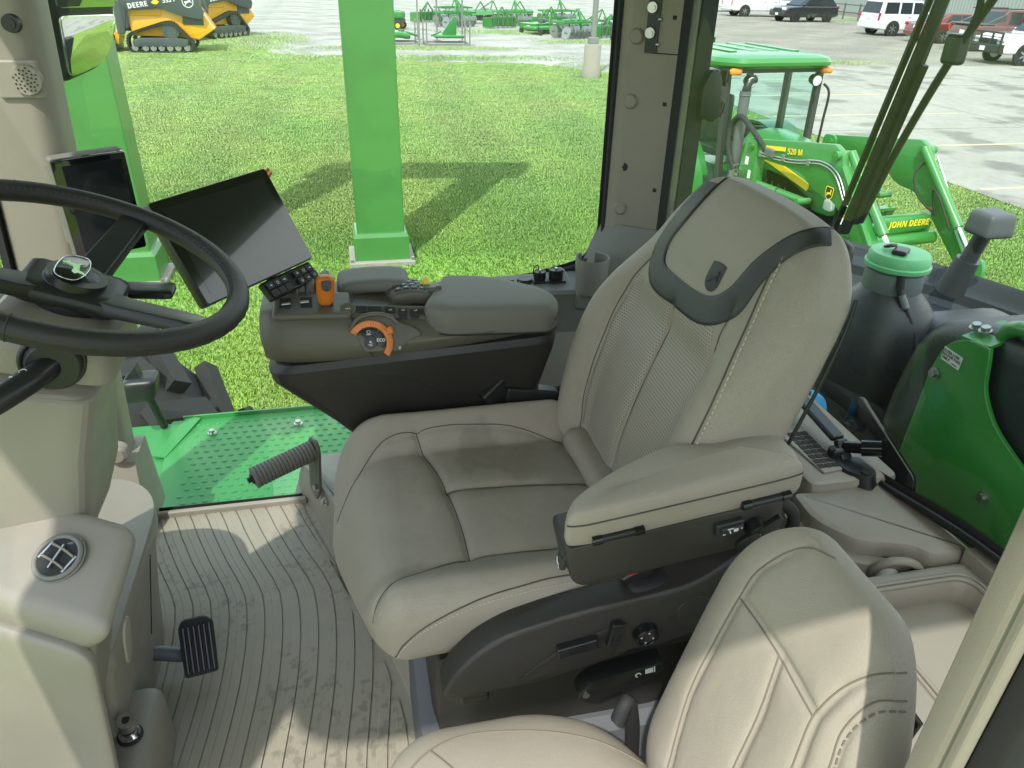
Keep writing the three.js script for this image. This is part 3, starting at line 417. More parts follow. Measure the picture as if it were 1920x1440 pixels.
  { // switches on the box
    const sw = mesh('rocker_switch', [rb(0.044, 0.024, 0.012, 0.003, 0.514, 2.481, -0.767, 0, 0, R(9)), rb(0.034, 0.015, 0.012, 0.003, 0.515, 2.482, -0.762, R(8), 0, R(9))], M.keycap, arm);
    mesh('printed_symbol', [at(box(0.009, 0.002, 0.0006, 0, 0.003, 0), 0.51, 2.484, -0.7555, R(8), 0, R(9)), box(0.002, 0.008, 0.0006, 0.510, 2.481, -0.7555, R(8), 0, R(25)), box(0.007, 0.006, 0.0006, 0.519, 2.4835, -0.7555, R(8), 0, R(9)), box(0.004, 0.0015, 0.0006, 0.501, 2.477, -0.7555, R(8), 0, R(9)), box(0.0015, 0.004, 0.0006, 0.5275, 2.486, -0.7555, R(8), 0, R(9))], M.print, sw);
    const sf = mesh('front_switch', [rb(0.010, 0.046, 0.026, 0.003, 0.272, 2.440, -0.80, 0, 0, R(-14)), rb(0.008, 0.018, 0.020, 0.003, 0.267, 2.428, -0.80, 0, 0, R(-4)), rb(0.008, 0.016, 0.020, 0.003, 0.2695, 2.450, -0.80, 0, 0, R(-24))], M.keycap, arm);
    mesh('printed_symbol', [box(0.0006, 0.010, 0.003, 0.2620, 2.428, -0.803), box(0.0006, 0.003, 0.008, 0.2622, 2.424, -0.799), box(0.0006, 0.004, 0.003, 0.2622, 2.4195, -0.795)], M.print, sf);
    const kn = mesh('tilt_knob', [cyl(0.014, 0.017, 0.02, 0.556, 2.475, -0.760, PI / 2), ...[0, 1].map(k => at(prism(roundPoly([[0, -0.008], [0.030, -0.011], [0.042, -0.004], [0.040, 0.006], [0, 0.009]], 0.005), 0.010, 0.002), 0.556, 2.475, -0.758, 0, 0, R(k ? 218 : 38)))], M.black, arm);
    mesh('knob_slot', [box(0.010, 0.003, 0.002, 0.556, 2.475, -0.7495, 0, 0, R(40))], M.zinc, kn);
  }
  // dark shell along the seat's near side
  const shell = mesh('side_shell', (() => { const o = roundPoly([[0.082, 2.178], [0.098, 2.215], [0.135, 2.262, 0.04], [0.185, 2.296, 0.04], [0.30, 2.322, 0.05], [0.43, 2.336, 0.05], [0.50, 2.350, 0.04], [0.56, 2.40, 0.03], [0.64, 2.42], [0.64, 2.255], [0.525, 2.236], [0.46, 2.218], [0.40, 2.214], [0.37, 2.204, 0.01], [0.24, 2.172], [0.11, 2.165]], 0.008, 4); const g = prism(o, 0.055, 0.007, undefined, 3); g.translate(0, 0, -0.845); return g; })(), M.seatShell, s);
  mesh('shell_ledge', [prism(roundPoly([[0.10, 2.19], [0.135, 2.245], [0.185, 2.282], [0.30, 2.308], [0.40, 2.318], [0.47, 2.325], [0.62, 2.36], [0.62, 2.24], [0.30, 2.19]], 0.01), 0.06, 0.004).translate(0, 0, -0.90)], M.seatShell, shell);
  mesh('raised_panel', prism(roundPoly([[0.205, 2.186], [0.25, 2.235, 0.06], [0.32, 2.268, 0.06], [0.375, 2.286], [0.388, 2.28], [0.365, 2.212], [0.35, 2.206]], 0.006), 0.006, 0.002).translate(0, 0, -0.7935), M.seatShell, shell);
  mesh('round_cover', cyl(0.033, 0.034, 0.003, 0.50, 2.285, -0.789, PI / 2, 0, 0, 32), M.seatShell, shell);
  const rk = (x, y, w, h, a) => { const b = mesh('seat_switch', [rb(w, h, 0.014, 0.003, x, y, -0.783, 0, 0, a)], M.black, shell); const n = 6, gr = []; for (let e of [-1, 1]) for (let i = 0; i < n; i++) { const L = Math.max(w, h) / 2 - 0.006 - i * 0.0022, c = Math.cos(a), sn = Math.sin(a); const dx = w > h ? e * L : 0, dy = w > h ? 0 : e * L; gr.push(box(w > h ? 0.0009 : w * 0.8, w > h ? h * 0.8 : 0.0009, 0.001, x + dx * c - dy * sn, y + dx * sn + dy * c, -0.7756, 0, 0, a)); } mesh('grip_rib', gr.slice(0, n), M.keycap, b).userData.kind = 'stuff'; mesh('grip_rib', gr.slice(n), M.keycap, b).userData.kind = 'stuff'; };
  rk(0.300, 2.254, 0.068, 0.022, R(10)); rk(0.361, 2.270, 0.020, 0.050, R(-8));
  const dial = mesh('lumbar_dial', [cyl(0.020, 0.022, 0.012, 0.416, 2.256, -0.783, PI / 2, 0, 0, 28), tor(0.016, 0.0022, 0.416, 2.256, -0.7765)], M.gloss, shell);
  mesh('dial_arrow', [0, 1, 2, 3].map(k => at(prism([[-0.002, 0], [0.002, 0], [0, 0.003]], 0.0006), 0.416 + 0.0095 * Math.sin(k * PI / 2 + 0.2), 2.256 + 0.0095 * Math.cos(k * PI / 2 + 0.2), -0.7765, 0, 0, -k * PI / 2 - 0.2)), M.print, dial);
  // seat pan rail and lower lever
  mesh('pan_rail', [prism([[0.11, 2.125], [0.13, 2.172], [0.60, 2.245], [0.62, 2.16], [0.50, 2.145]], 0.04, 0.003).translate(0, 0, -0.885), cyl(0.006, 0.006, 0.004, 0.245, 2.155, -0.845, PI / 2), rb(0.05, 0.02, 0.03, 0.006, 0.14, 2.125, -0.83)], M.shroud, s);
  const lv = mesh('slide_lever', [prism(roundPoly([[0.31, 2.150, 0.012], [0.33, 2.178], [0.36, 2.190], [0.46, 2.205], [0.468, 2.190], [0.45, 2.170, 0.015], [0.40, 2.150, 0.02], [0.345, 2.132]], 0.006), 0.035, 0.004).translate(0, 0, -0.845)], M.black, s);
  mesh('printed_symbol', [box(0.014, 0.011, 0.0008, 0.437, 2.190, -0.8095, 0, 0, R(8)), box(0.002, 0.014, 0.0008, 0.4465, 2.1915, -0.8095, 0, 0, R(8)), tor(0.0045, 0.0011, 0.418, 2.183, -0.8098, 0, 0, 0, 14, 5, 4.6)], M.print, lv);
  mesh('lever_pivot', [cyl(0.006, 0.006, 0.004, 0.327, 2.155, -0.809, PI / 2, 0, 0, 12)], M.zinc, lv);
  lv.traverse(c => c.geometry.translate(0, -0.034, 0.018));
  // belt buckle and well on the near side, retractor on the far side
  mesh('buckle_well', [soft(0.085, 0.03, 0.05, 0.014, 8, 4, 6, v => V(0.432 + v.x, 2.327 + v.y, -0.826 + v.z))], M.rubber, s);
  const bk = mesh('belt_buckle', [rb(0.055, 0.03, 0.026, 0.006, 0.408, 2.348, -0.835, 0, 0, R(35))], M.black, s);
  mesh('release_button', [rb(0.034, 0.008, 0.024, 0.003, 0.404, 2.364, -0.829, 0, 0, R(20))], M.red, bk);
  const rt = mesh('belt_anchor', [rb(0.075, 0.06, 0.04, 0.006, 0.285, 2.392, -1.375, 0, R(20), R(35)), rb(0.12, 0.036, 0.035, 0.006, 0.36, 2.378, -1.372, 0, 0, R(-10)), rod([0.40, 2.37, -1.385], [0.455, 2.355, -1.36], 0.014)], M.black, s);
  mesh('belt_tongue', rb(0.05, 0.004, 0.045, 0.001, 0.275, 2.405, -1.38, 0, R(20), R(30)), M.rubber, rt); mesh('belt_webbing', [tube([[0.40, 2.375, -1.38], [0.44, 2.385, -1.37], [0.47, 2.37, -1.36]], 0.007, 12, 6)], M.rubber, rt);
  // suspension plinth
  mesh('suspension_cover', [soft(0.50, 0.34, 0.46, 0.03, 6, 24, 6, v => V(0.33 + v.x, 1.99 + v.y + 0.004 * Math.sin(v.y * 180), -1.11 + v.z))], M.shroud, s);
  mesh('plinth', [loft([[0.045, 0.62, -1.40, -0.83, 1.805], [0.055, 0.62, -1.39, -0.845, 1.93], [0.085, 0.61, -1.375, -0.87, 1.945]].map(([a, b, c, d, y]) => roundPoly([[a, c], [b, c], [b, d], [a, d]], 0.04, 4).map(([x, z]) => V(x, y, z)).reverse()), { crease: 0.5 })], M.greySteel, s);
  mesh('plinth_bolt', cyl(0.014, 0.014, 0.01, 0.37, 1.949, -0.90, 0, 0, 0, 6), M.rubber, s);
  // furrow cable to the knob at the rear
  mesh('cable', tube([[0.60, 2.50, -0.80], [0.635, 2.47, -0.79], [0.64, 2.40, -0.80], [0.62, 2.33, -0.84]], 0.010, 20, 8), M.rubber, s);
  rebase(s, [0.33, 1.8, -1.11]);
}

// ---------- armrest console right of the seat ----------
function frame(o, x, y) { const X = V(...x).normalize(), Z = X.clone().cross(V(...y)).normalize(), Y = Z.clone().cross(X); const m = new THREE.Matrix4().makeBasis(X, Y, Z); m.setPosition(...o); return m; }
const inF = (g, m) => (Array.isArray(g) ? g.flat(3) : [g]).map(q => q.applyMatrix4(m));
{
  const s = thing('armrest_console', 'olive control console right of the seat with orange levers and padded rest', 'console');
  // upper body: cross sections (z, y) along x
  const sec = (x, yt, yb, zi, zo, k = 1) => roundPoly([[zo, yb + 0.01], [zi - 0.012, yb], [zi + 0.006, yb + 0.035, 0.03], [zi - 0.006, yt - 0.022, 0.015], [zi - 0.03, yt, 0.014], [zo + 0.02, yt + 0.004, 0.02], [zo, yt - 0.03]], 0.012, 4).map(([z, y]) => V(x, lerp((yt + yb) / 2, y, k), lerp((zi + zo) / 2, z, k)));
  const body = mesh('upper_body', loft([sec(-0.192, 2.585, 2.520, -1.40, -1.50, 0.2), sec(-0.190, 2.590, 2.510, -1.385, -1.51, 0.75), sec(-0.183, 2.597, 2.506, -1.37, -1.53), sec(-0.165, 2.604, 2.502, -1.358, -1.55), sec(-0.13, 2.606, 2.499, -1.35, -1.565), sec(-0.04, 2.598, 2.497, -1.345, -1.57), sec(0.06, 2.587, 2.502, -1.343, -1.57), sec(0.15, 2.575, 2.508, -1.343, -1.565), sec(0.25, 2.565, 2.518, -1.345, -1.555), sec(0.36, 2.560, 2.528, -1.352, -1.53), sec(0.405, 2.558, 2.533, -1.365, -1.50), sec(0.418, 2.556, 2.535, -1.39, -1.48)], { crease: 0.45 }), M.console, s);
  const sh = (y, x0, x1, z0, z1, r) => roundPoly([[x0, z0], [x1, z0], [x1, z1], [x0, z1]], r, 5).map(([x, z]) => V(x, y + (x - 0.1) * 0.05, z));
  const low = mesh('lower_shroud', loft([sh(2.512, -0.168, 0.412, -1.55, -1.352, 0.05), sh(2.498, -0.182, 0.412, -1.555, -1.346, 0.05), sh(2.47, -0.176, 0.408, -1.552, -1.348, 0.05), sh(2.445, -0.152, 0.400, -1.545, -1.353, 0.045), sh(2.36, -0.068, 0.376, -1.53, -1.368, 0.03), sh(2.29, -0.012, 0.356, -1.52, -1.384, 0.02)], { crease: 0.35 }), M.shroud, s);
  mesh('shroud_seam', tube([[-0.13, 2.458, -1.3500], [0.0, 2.466, -1.3485], [0.07, 2.463, -1.3495], [0.10, 2.45, -1.3525], [0.16, 2.41, -1.359], [0.24, 2.362, -1.3685]], 0.0012, 40, 5), M.rubber, low);
  mesh('support_post', [rb(0.12, 0.40, 0.10, 0.02, 0.17, 2.13, -1.46)], M.shroud, s);
  // padded rest: outline rings
  const po = roundPoly([[0.128, -1.372, 0.02], [0.17, -1.340, 0.03], [0.395, -1.347, 0.03], [0.424, -1.40, 0.03], [0.41, -1.455, 0.03], [0.30, -1.535, 0.05], [0.19, -1.54, 0.012]], 0.02, 6), pr = (k, y, o = 0) => po.map(([x, z]) => V(0.275 + (x - 0.275) * k, y - 0.06 * (0.145 + (x - 0.275) * k), -1.44 + (z + 1.44) * k + o));
  const pad = mesh('arm_pad', loft([pr(0.985, 2.553), pr(1, 2.558), pr(1.0, 2.588), pr(0.985, 2.598), pr(0.95, 2.605), pr(0.90, 2.608), pr(0.80, 2.610), pr(0.6, 2.611), pr(0.4, 2.6115), pr(0.2, 2.612), pr(0.02, 2.612)], { crease: 0.9 }), M.consoleGrey, s);
  mesh('pad_joint', tube(po.slice(4, 22).map(([x, z]) => [x, 2.5525 - 0.06 * (x - 0.13), z + 0.001]), 0.0016, 60, 5), M.rubber, pad);
  // lever bay on the nose: plate with slots, small levers, orange joystick
  const bay = mesh('lever_bay', [rb(0.15, 0.016, 0.085, 0.008, -0.085, 2.603, -1.405, R(10), 0, R(-3))], M.console, s);
  for (const [x, z] of [[-0.135, -1.402], [-0.095, -1.404], [-0.055, -1.406]]) mesh('lever_slot', rb(0.022, 0.003, 0.034, 0.001, x, 2.6115 - (x + 0.085) * 0.05, z, R(10)), M.rubber, bay);
  for (const [x, z] of [[-0.133, -1.400], [-0.098, -1.405]]) mesh('detent_lever', [rod([x - 0.008, 2.614, z + 0.004], [x + 0.008, 2.614, z + 0.002], 0.0035), rod([x, 2.600, z], [x, 2.614, z + 0.002], 0.0025)], M.zinc, bay);
  const joy = mesh('joystick', soft(0.034, 0.066, 0.032, V(0.012, 0.012, 0.012), 12, 20, 12, v => { const t = (v.y + 0.033) / 0.066, k = lerp(0.82, 1.05, sst(t, 0, 0.55)); return V(-0.058 + v.x * k + 0.004 * t, 2.640 + v.y, -1.398 + v.z * k + 0.012 * t * t); }), M.orange, s);
  mesh('joystick_boot', [cyl(0.012, 0.016, 0.02, -0.058, 2.605, -1.402)], M.rubber, joy);
  mesh('joystick_button', inF(prism(roundPoly([[-0.0095, 0.008], [0.0095, 0.009], [0.008, -0.010], [0, -0.013], [-0.008, -0.010]], 0.004), 0.005, 0.0015), frame([-0.052, 2.659, -1.3715], [1, 0, 0.1], [0, 0.95, -0.3])), M.black, joy);
  // fan of paddle levers behind the joystick
  for (let k = 0; k < 5; k++) mesh('paddle_lever', at(soft(0.016, 0.030, 0.085, 0.006, 4, 8, 12, v => V(v.x, v.y + 0.012 * Math.cos(v.z * 22), v.z)), -0.148 + k * 0.022, 2.612 + 0.004 * Math.sin(k), -1.49, 0, R(8 - k * 4), R(8)), M.consoleGrey, s);
  mesh('rear_pod', soft(0.15, 0.03, 0.10, 0.014, 10, 6, 10, v => V(0.04 + v.x, 2.603 + v.y + 0.006 * Math.cos(v.x * 20), -1.515 + v.z)), M.consoleGrey, s);
  // keypad block with four columns of keys
  const kb = mesh('key_block', soft(0.088, 0.034, 0.080, 0.010, 8, 6, 8, v => V(0.105 + v.x + v.z * 0.25, 2.596 + v.y - 0.01 * (v.x / 0.044) ** 2, -1.47 + v.z)), M.console, s);
  for (let i = 0; i < 4; i++) for (let j = 0; j < 4; j++) { const x = 0.082 + i * 0.0165, z = -1.495 + j * 0.0155; mesh('key', rb(0.0145, 0.004, 0.0135, 0.0015, x + (z + 1.47) * 0.25, 2.6135 - 0.01 * ((x - 0.105) / 0.044) ** 2, z, 0, 0, R(-(x - 0.105) * 380)), M.keycap, kb); if ((i + j) % 3 < 2) mesh('key_print', box(0.005, 0.0005, 0.003, x + (z + 1.47) * 0.25, 2.6160 - 0.01 * ((x - 0.105) / 0.044) ** 2, z, 0, 0, R(-(x - 0.105) * 380)), M.print, kb); }
  // strip of buttons and round start button along the inner shoulder
  const fsh = frame([0.035, 2.5895, -1.378], [1, -0.09, 0], [0, 0.55, -0.83]);
  const strip = mesh('button_strip', inF([rb(0.170, 0.030, 0.010, 0.004, 0.018, 0.004, 0.0)], fsh), M.console, s);
  mesh('round_button', inF([cyl(0.0135, 0.014, 0.006, -0.052, 0.006, 0.006, PI / 2, 0, 0, 26), tor(0.0135, 0.0014, -0.052, 0.006, 0.008)], fsh), M.console, strip);
  mesh('button_print', inF([box(0.006, 0.0012, 0.0005, -0.054, 0.0055, 0.0093), box(0.0012, 0.004, 0.0005, -0.049, 0.006, 0.0093)], fsh), M.print, strip);
  for (const [x, w] of [[-0.026, 0.020], [0.000, 0.026], [0.030, 0.022], [0.055, 0.018], [0.078, 0.020], [0.093, 0.007]]) mesh('button', inF(rb(w, 0.015, 0.004, 0.0015, x, 0.007 - (x > 0.04 ? 0.004 : 0), 0.0062), fsh), M.keycap, strip);
  for (const x of [0.055, 0.078]) mesh('button', inF(rb(0.017, 0.008, 0.004, 0.0015, x, -0.0095, 0.0062), fsh), M.keycap, strip);
  for (const x of [0.030, 0.055, 0.080]) mesh('button_print', inF([box(0.006, 0.001, 0.0004, x, 0.005, 0.0085), box(0.001, 0.003, 0.0004, x + 0.002, 0.006, 0.0085)], fsh), M.print, strip);
  // speed dial: recessed dish, orange arc wheel, round and wedge buttons
  const fd = frame([0.030, 2.553, -1.3465], [1, -0.06, 0.02], [0, 0.9, -0.42]);
  const dish = mesh('dial_dish', inF([prism(roundPoly([[-0.048, 0.028, 0.02], [-0.030, 0.043, 0.02], [0.030, 0.043, 0.02], [0.048, 0.030, 0.02], [0.080, 0.020], [0.094, 0.006], [0.060, -0.010], [0.048, -0.026, 0.01], [-0.018, -0.028]], 0.008), 0.006, 0.002)], fd), M.console, s);
  mesh('dish_rim', inF(tube([[-0.044, 0.016, 0.007], [-0.036, 0.032, 0.008], [-0.018, 0.043, 0.009], [0.006, 0.046, 0.009], [0.030, 0.041, 0.008], [0.044, 0.028, 0.007]], 0.0045, 30, 8), fd), M.console, dish);
  const arcS = (r0, r1, a0, a1) => { const o = []; for (let k = 0; k <= 22; k++) { const a = lerp(a0, a1, k / 22); o.push([r1 * Math.cos(a), r1 * Math.sin(a)]); } for (let k = 22; k >= 0; k--) { const a = lerp(a0, a1, k / 22); o.push([r0 * Math.cos(a), r0 * Math.sin(a)]); } return o; };
  const C0 = [-0.008, -0.010];
  const arc = mesh('speed_wheel', inF([prism(arcS(0.031, 0.044, R(-38), R(152)), 0.012, 0.002).translate(C0[0], C0[1], 0.004), rb(0.014, 0.016, 0.016, 0.004, C0[0] + 0.044 * Math.cos(R(33)), C0[1] + 0.044 * Math.sin(R(33)), 0.013, 0, 0, R(20))], fd), M.orange, s);
  mesh('grip_rib', inF(Array.from({ length: 11 }, (_, k) => { const a = R(62 + k * 7.6); return box(0.011, 0.0014, 0.0015, C0[0] + 0.0375 * Math.cos(a), C0[1] + 0.0375 * Math.sin(a), 0.0165, 0, 0, a); }), fd), M.amber, arc).userData.kind = 'stuff';
  mesh('wedge_button', inF(prism(arcS(0.013, 0.029, R(62), R(140)), 0.007, 0.0015).translate(C0[0], C0[1], 0.004), fd), M.black, dish);
  mesh('wedge_button', inF(prism(arcS(0.013, 0.029, R(-22), R(54)), 0.007, 0.0015).translate(C0[0], C0[1], 0.004), fd), M.black, dish);
  mesh('round_key', inF(cyl(0.0115, 0.012, 0.007, C0[0], C0[1] - 0.001, 0.0075, PI / 2, 0, 0, 24), fd), M.black, dish);
  mesh('dial_print', inF([text3('ECO', 0.0064, 0.0006).translate(C0[0] + 0.0205, C0[1] + 0.0055, 0.0112), tor(0.0034, 0.0006, C0[0] - 0.0035, C0[1] + 0.0215, 0.0114, 0, 0, 0, 14, 4), box(0.009, 0.0012, 0.0006, C0[0] - 0.0035, C0[1] + 0.0160, 0.0114), box(0.0034, 0.0036, 0.0006, C0[0], C0[1] + 0.002, 0.0114), box(0.009, 0.001, 0.0006, C0[0], C0[1] - 0.0028, 0.0114, 0, 0, R(12)), box(0.006, 0.001, 0.0006, C0[0] + 0.001, C0[1] - 0.0055, 0.0114), tor(0.002, 0.0007, 0.049, -0.020, 0.0066, 0, 0, 0, 10, 4), box(0.001, 0.008, 0.0006, 0.049, -0.021, 0.0066)], fd), M.print, dish);
  mesh('yellow_lever', [at(soft(0.016, 0.022, 0.020, 0.005, 5, 6, 5, v => v), 0.148, 2.612, -1.475, 0, 0, R(15))], M.paleYellow, s);
  mesh('lever_base', [rb(0.036, 0.022, 0.030, 0.006, 0.156, 2.600, -1.458), rb(0.012, 0.012, 0.01, 0.003, 0.172, 2.607, -1.452)], M.console, s);
  mesh('body_joint', tube([[-0.006, 2.613, -1.44], [-0.008, 2.606, -1.385], [-0.010, 2.588, -1.358], [-0.002, 2.565, -1.3455], [0.025, 2.515, -1.338]], 0.0011, 30, 5), M.rubber, body);
  rebase(s, [0.17, 1.93, -1.46]);
}
// ---------- touchscreen on its arm ----------
{
  const s = thing('touchscreen', 'large black touchscreen with key strip on an arm by the console', 'monitor');
  const W = 0.274, H = 0.197, f = frame([-0.2061, 2.7474, -1.4351], [0.6586, 0.0279, -0.752], [-0.3597, 0.8663, -0.3467]);
  const bez = mesh('housing', inF(prism(roundPoly([[-W / 2, -H / 2], [W / 2, -H / 2], [W / 2, H / 2], [-W / 2, H / 2]], 0.008), 0.026, 0.003).translate(0, 0, -0.026), f), M.black, s);
  mesh('screen', inF(prism(roundPoly([[-W / 2 + 0.003, -H / 2 + 0.003], [W / 2 - 0.003, -H / 2 + 0.003], [W / 2 - 0.003, H / 2 - 0.003], [-W / 2 + 0.003, H / 2 - 0.003]], 0.006), 0.0012, 0).translate(0, 0, 0.0002), f), M.screen ?? mat('screen', [0.004, 0.005, 0.006], 0.10, { roughnessMap: T.smudge, clearcoat: 1, clearcoatRoughness: 0.03 }), bez);
  mesh('display_area', inF(box(W - 0.036, H - 0.034, 0.0004, 0, 0, 0.0017), f), mat('lcd', [0.010, 0.013, 0.015], 0.14, { roughnessMap: T.smudge, clearcoat: 1, clearcoatRoughness: 0.03 }), bez);
  mesh('warning_tag', inF([rb(0.020, 0.016, 0.0012, 0.0005, W / 2 + 0.004, H / 2 - 0.012, -0.006, R(20), 0, R(28))], f), M.redTag, s);
  mesh('tag_stripe', inF([box(0.012, 0.004, 0.0006, W / 2 + 0.006, H / 2 - 0.0112, -0.0045, R(20), 0, R(28))], f), M.paleYellow, s);
  const kp = mesh('key_strip', inF(rb(0.135, 0.040, 0.016, 0.005, 0.058, -H / 2 - 0.022, -0.006, R(-14)), f), M.black, s);
  for (let i = 0; i < 7; i++) for (let j = 0; j < 2; j++) { if (i === 3) continue; const x = 0.004 + i * 0.0178, y = -H / 2 - 0.0135 - j * 0.0165; mesh('key', inF(rb(0.0155, 0.0135, 0.004, 0.001, x, y, 0.0035 + (j ? 0.004 : 0), R(-14)), f), M.keycap, kp); if (!(j && i < 3)) mesh('key_print', inF((i + j) % 2 ? [tor(0.0026, 0.0005, x, y, 0.0058 + (j ? 0.004 : 0), R(-14), 0, 0, 12, 4)] : [box(0.006, 0.001, 0.0004, x, y, 0.0056 + (j ? 0.004 : 0), R(-14)), box(0.001, 0.005, 0.0004, x + 0.001, y, 0.0058 + (j ? 0.004 : 0), R(-14))], f), M.print, kp); }
  mesh('mount_arm', [bar([-0.175, 2.665, -1.49], [-0.125, 2.56, -1.47], 0.05, 0.018, V(1, 0, 0), 0.005), rb(0.07, 0.035, 0.07, 0.01, -0.18, 2.69, -1.485, R(-30), R(45), 0)], M.black, s);
  rebase(s, [-0.14, 2.56, -1.47]);
}
// ---------- tall monitor on the front pillar ----------
{
  const s = thing('corner_monitor', 'tall black corner monitor fixed to the beige front pillar', 'monitor');
  const W = 0.150, H = 0.225, f = frame([-0.540, 2.708, -1.80], [0.86, 0.02, -0.50], [-0.03, 0.99, 0.06]);
  const hs = mesh('housing', inF(rb(W + 0.004, H + 0.008, 0.030, 0.010, 0.0, 0, -0.020), f), M.consoleGrey, s);
  mesh('bracket', [rb(0.05, 0.19, 0.05, 0.012, -0.605, 2.715, -1.815)], M.trimGrey, hs);
  mesh('screen', inF(prism(roundPoly([[-W / 2, -H / 2], [W / 2, -H / 2], [W / 2, H / 2], [-W / 2, H / 2]], 0.008), 0.010, 0.002).translate(0, 0, -0.004), f), M.screen, s);
  mesh('display_area', inF(box(W - 0.03, H - 0.03, 0.0004, 0.004, 0, 0.0064), f), M.lcd, s);
  mesh('sticker', inF(box(0.016, 0.010, 0.0006, 0.0 - 0.038, -H / 2 + 0.012, 0.0068), f), M.white, s);
  mesh('red_tab', inF(box(0.010, 0.014, 0.001, -W / 2 - 0.002, -H / 2 + 0.006, 0.0062), f), M.redTag, s);
  rebase(s, [-0.61, 2.6, -1.80]);
}

// ---------- steering wheel ----------
{
  const s = thing('steering_wheel', 'black leather steering wheel with three flat spokes and stitched rim', 'steering wheel');
  const n = V(Math.cos(1.1957) * Math.cos(-0.14), Math.sin(1.1957), Math.cos(1.1957) * Math.sin(-0.14)), c = [-0.365, 2.8356, -1.067];
  // local x towards the driver's right (-z), y away from the driver, z along the column
  const f = frame(c, [0.0, 0.05, -1], V(0, 0.05, -1).cross(n).negate().toArray()), P = (r, a, h = 0) => [r * Math.cos(a), r * Math.sin(a), h];
  const rim = mesh('rim', inF(prep((() => { const g = new THREE.TorusGeometry(0.2103, 0.0158, 18, 120), p = g.attributes.position; for (let i = 0; i < p.count; i++) { const x = p.getX(i), y = p.getY(i), a = Math.atan2(y, x), r = Math.hypot(x, y); const w = 1 + 0.05 * Math.sin(a * 46) * (r > 0.212 ? 1 : 0) * (p.getZ(i) < 0 ? 1 : 0), k = 0.2103 + (r - 0.2103) * w; p.setXY(i, k * Math.cos(a), k * Math.sin(a)); } g.computeVertexNormals(); return g; })()), f), M.rimLeather ?? mat('rimLeather', [0.017, 0.017, 0.016], 0.5, { bumpMap: T.leather, bumpScale: 0.0005 }), s);
  const st = []; for (let k = 0; k < 150; k++) { const a = k / 150 * 2 * PI; if ([-0.17, 2.09, 4.24, 6.11].some(q => Math.abs(a - q) < 0.22)) continue; const r = 0.1962, h = 0.0092; st.push(rod(P(r, a, h - 0.0025), P(r + 0.0035, a + 0.018, h + 0.0022), 0.0013, 0.0013, 4), rod(P(r, a + 0.018, h - 0.0025), P(r + 0.0035, a, h + 0.0022), 0.0013, 0.0013, 4)); }
  const sm = mesh('rim_stitching', inF(st, f), M.seamBlack ?? mat('seamBlack', [0.03, 0.03, 0.029], 0.6), rim); sm.userData.kind = 'stuff';
  for (const a of [0.65, 1.75, 3.05, 4.6, 5.6]) mesh('leather_joint', inF(at(prep(new THREE.TorusGeometry(0.0162, 0.0007, 6, 24)), ...P(0.2103, a), PI / 2, 0, 0).applyMatrix4(new THREE.Matrix4()), f), M.seamBlack, rim);
  // spokes drop to a hub sunk below the rim
  for (const a of [R(-10), R(120), R(243)]) { const A = P(0.205, a, -0.004), B = P(0.075, a, -0.038), D = P(0.03, a, -0.045); const q = k => V(...P(1, a + PI / 2)).multiplyScalar(k); const secn = (p, w, h) => { const o = V(...p), t = q(1); return roundPoly([[-w, -h], [w, -h], [w * 0.86, h], [-w * 0.86, h]], 0.004, 3).map(([u, v]) => o.clone().addScaledVector(t, u).add(V(0, 0, v))); }; mesh('spoke', inF(loft([secn(A, 0.022, 0.008), secn(P(0.17, a, -0.012), 0.021, 0.009), secn(B, 0.023, 0.010), secn(D, 0.026, 0.010)], { crease: 0.5 }), f), M.black, s); }
  const hub = mesh('hub', inF([lathe([[0, 0.020], [0.020, 0.019], [0.036, 0.012], [0.047, -0.002], [0.05, -0.018], [0.045, -0.04], [0, -0.04]], 36).rotateX(PI / 2).translate(0, 0, -0.038), soft(0.10, 0.13, 0.03, 0.014, 8, 8, 4, v => V(v.x, v.y, v.z - 0.045))], f), M.black, s);
  const em = mesh('hub_badge', inF(prism(smoothOutline([[-0.030, 0.004], [-0.022, 0.015], [0, 0.018], [0.022, 0.015], [0.030, 0.004], [0.026, -0.008], [0, -0.013], [-0.026, -0.008]], 40), 0.004, 0.001).scale(1.3, 1.3, 1).translate(0.006, 0.002, -0.0195), f), M.gloss, hub);
  mesh('badge_ring', inF([tube(smoothOutline([[-0.029, 0.004], [-0.0215, 0.0145], [0, 0.0172], [0.0215, 0.0145], [0.029, 0.004], [0.0252, -0.0075], [0, -0.0122], [-0.0252, -0.0075]], 30).map(([x, y]) => [x * 1.3 + 0.006, y * 1.3 + 0.002, -0.0155]), 0.0009, 60, 5, true)], f), M.chrome, em);
  mesh('badge_relief', inF(deerRelief(0.040, 0.0012).translate(0.004, 0.000, -0.0158), f), M.chrome, em);
  rebase(s, c);
}
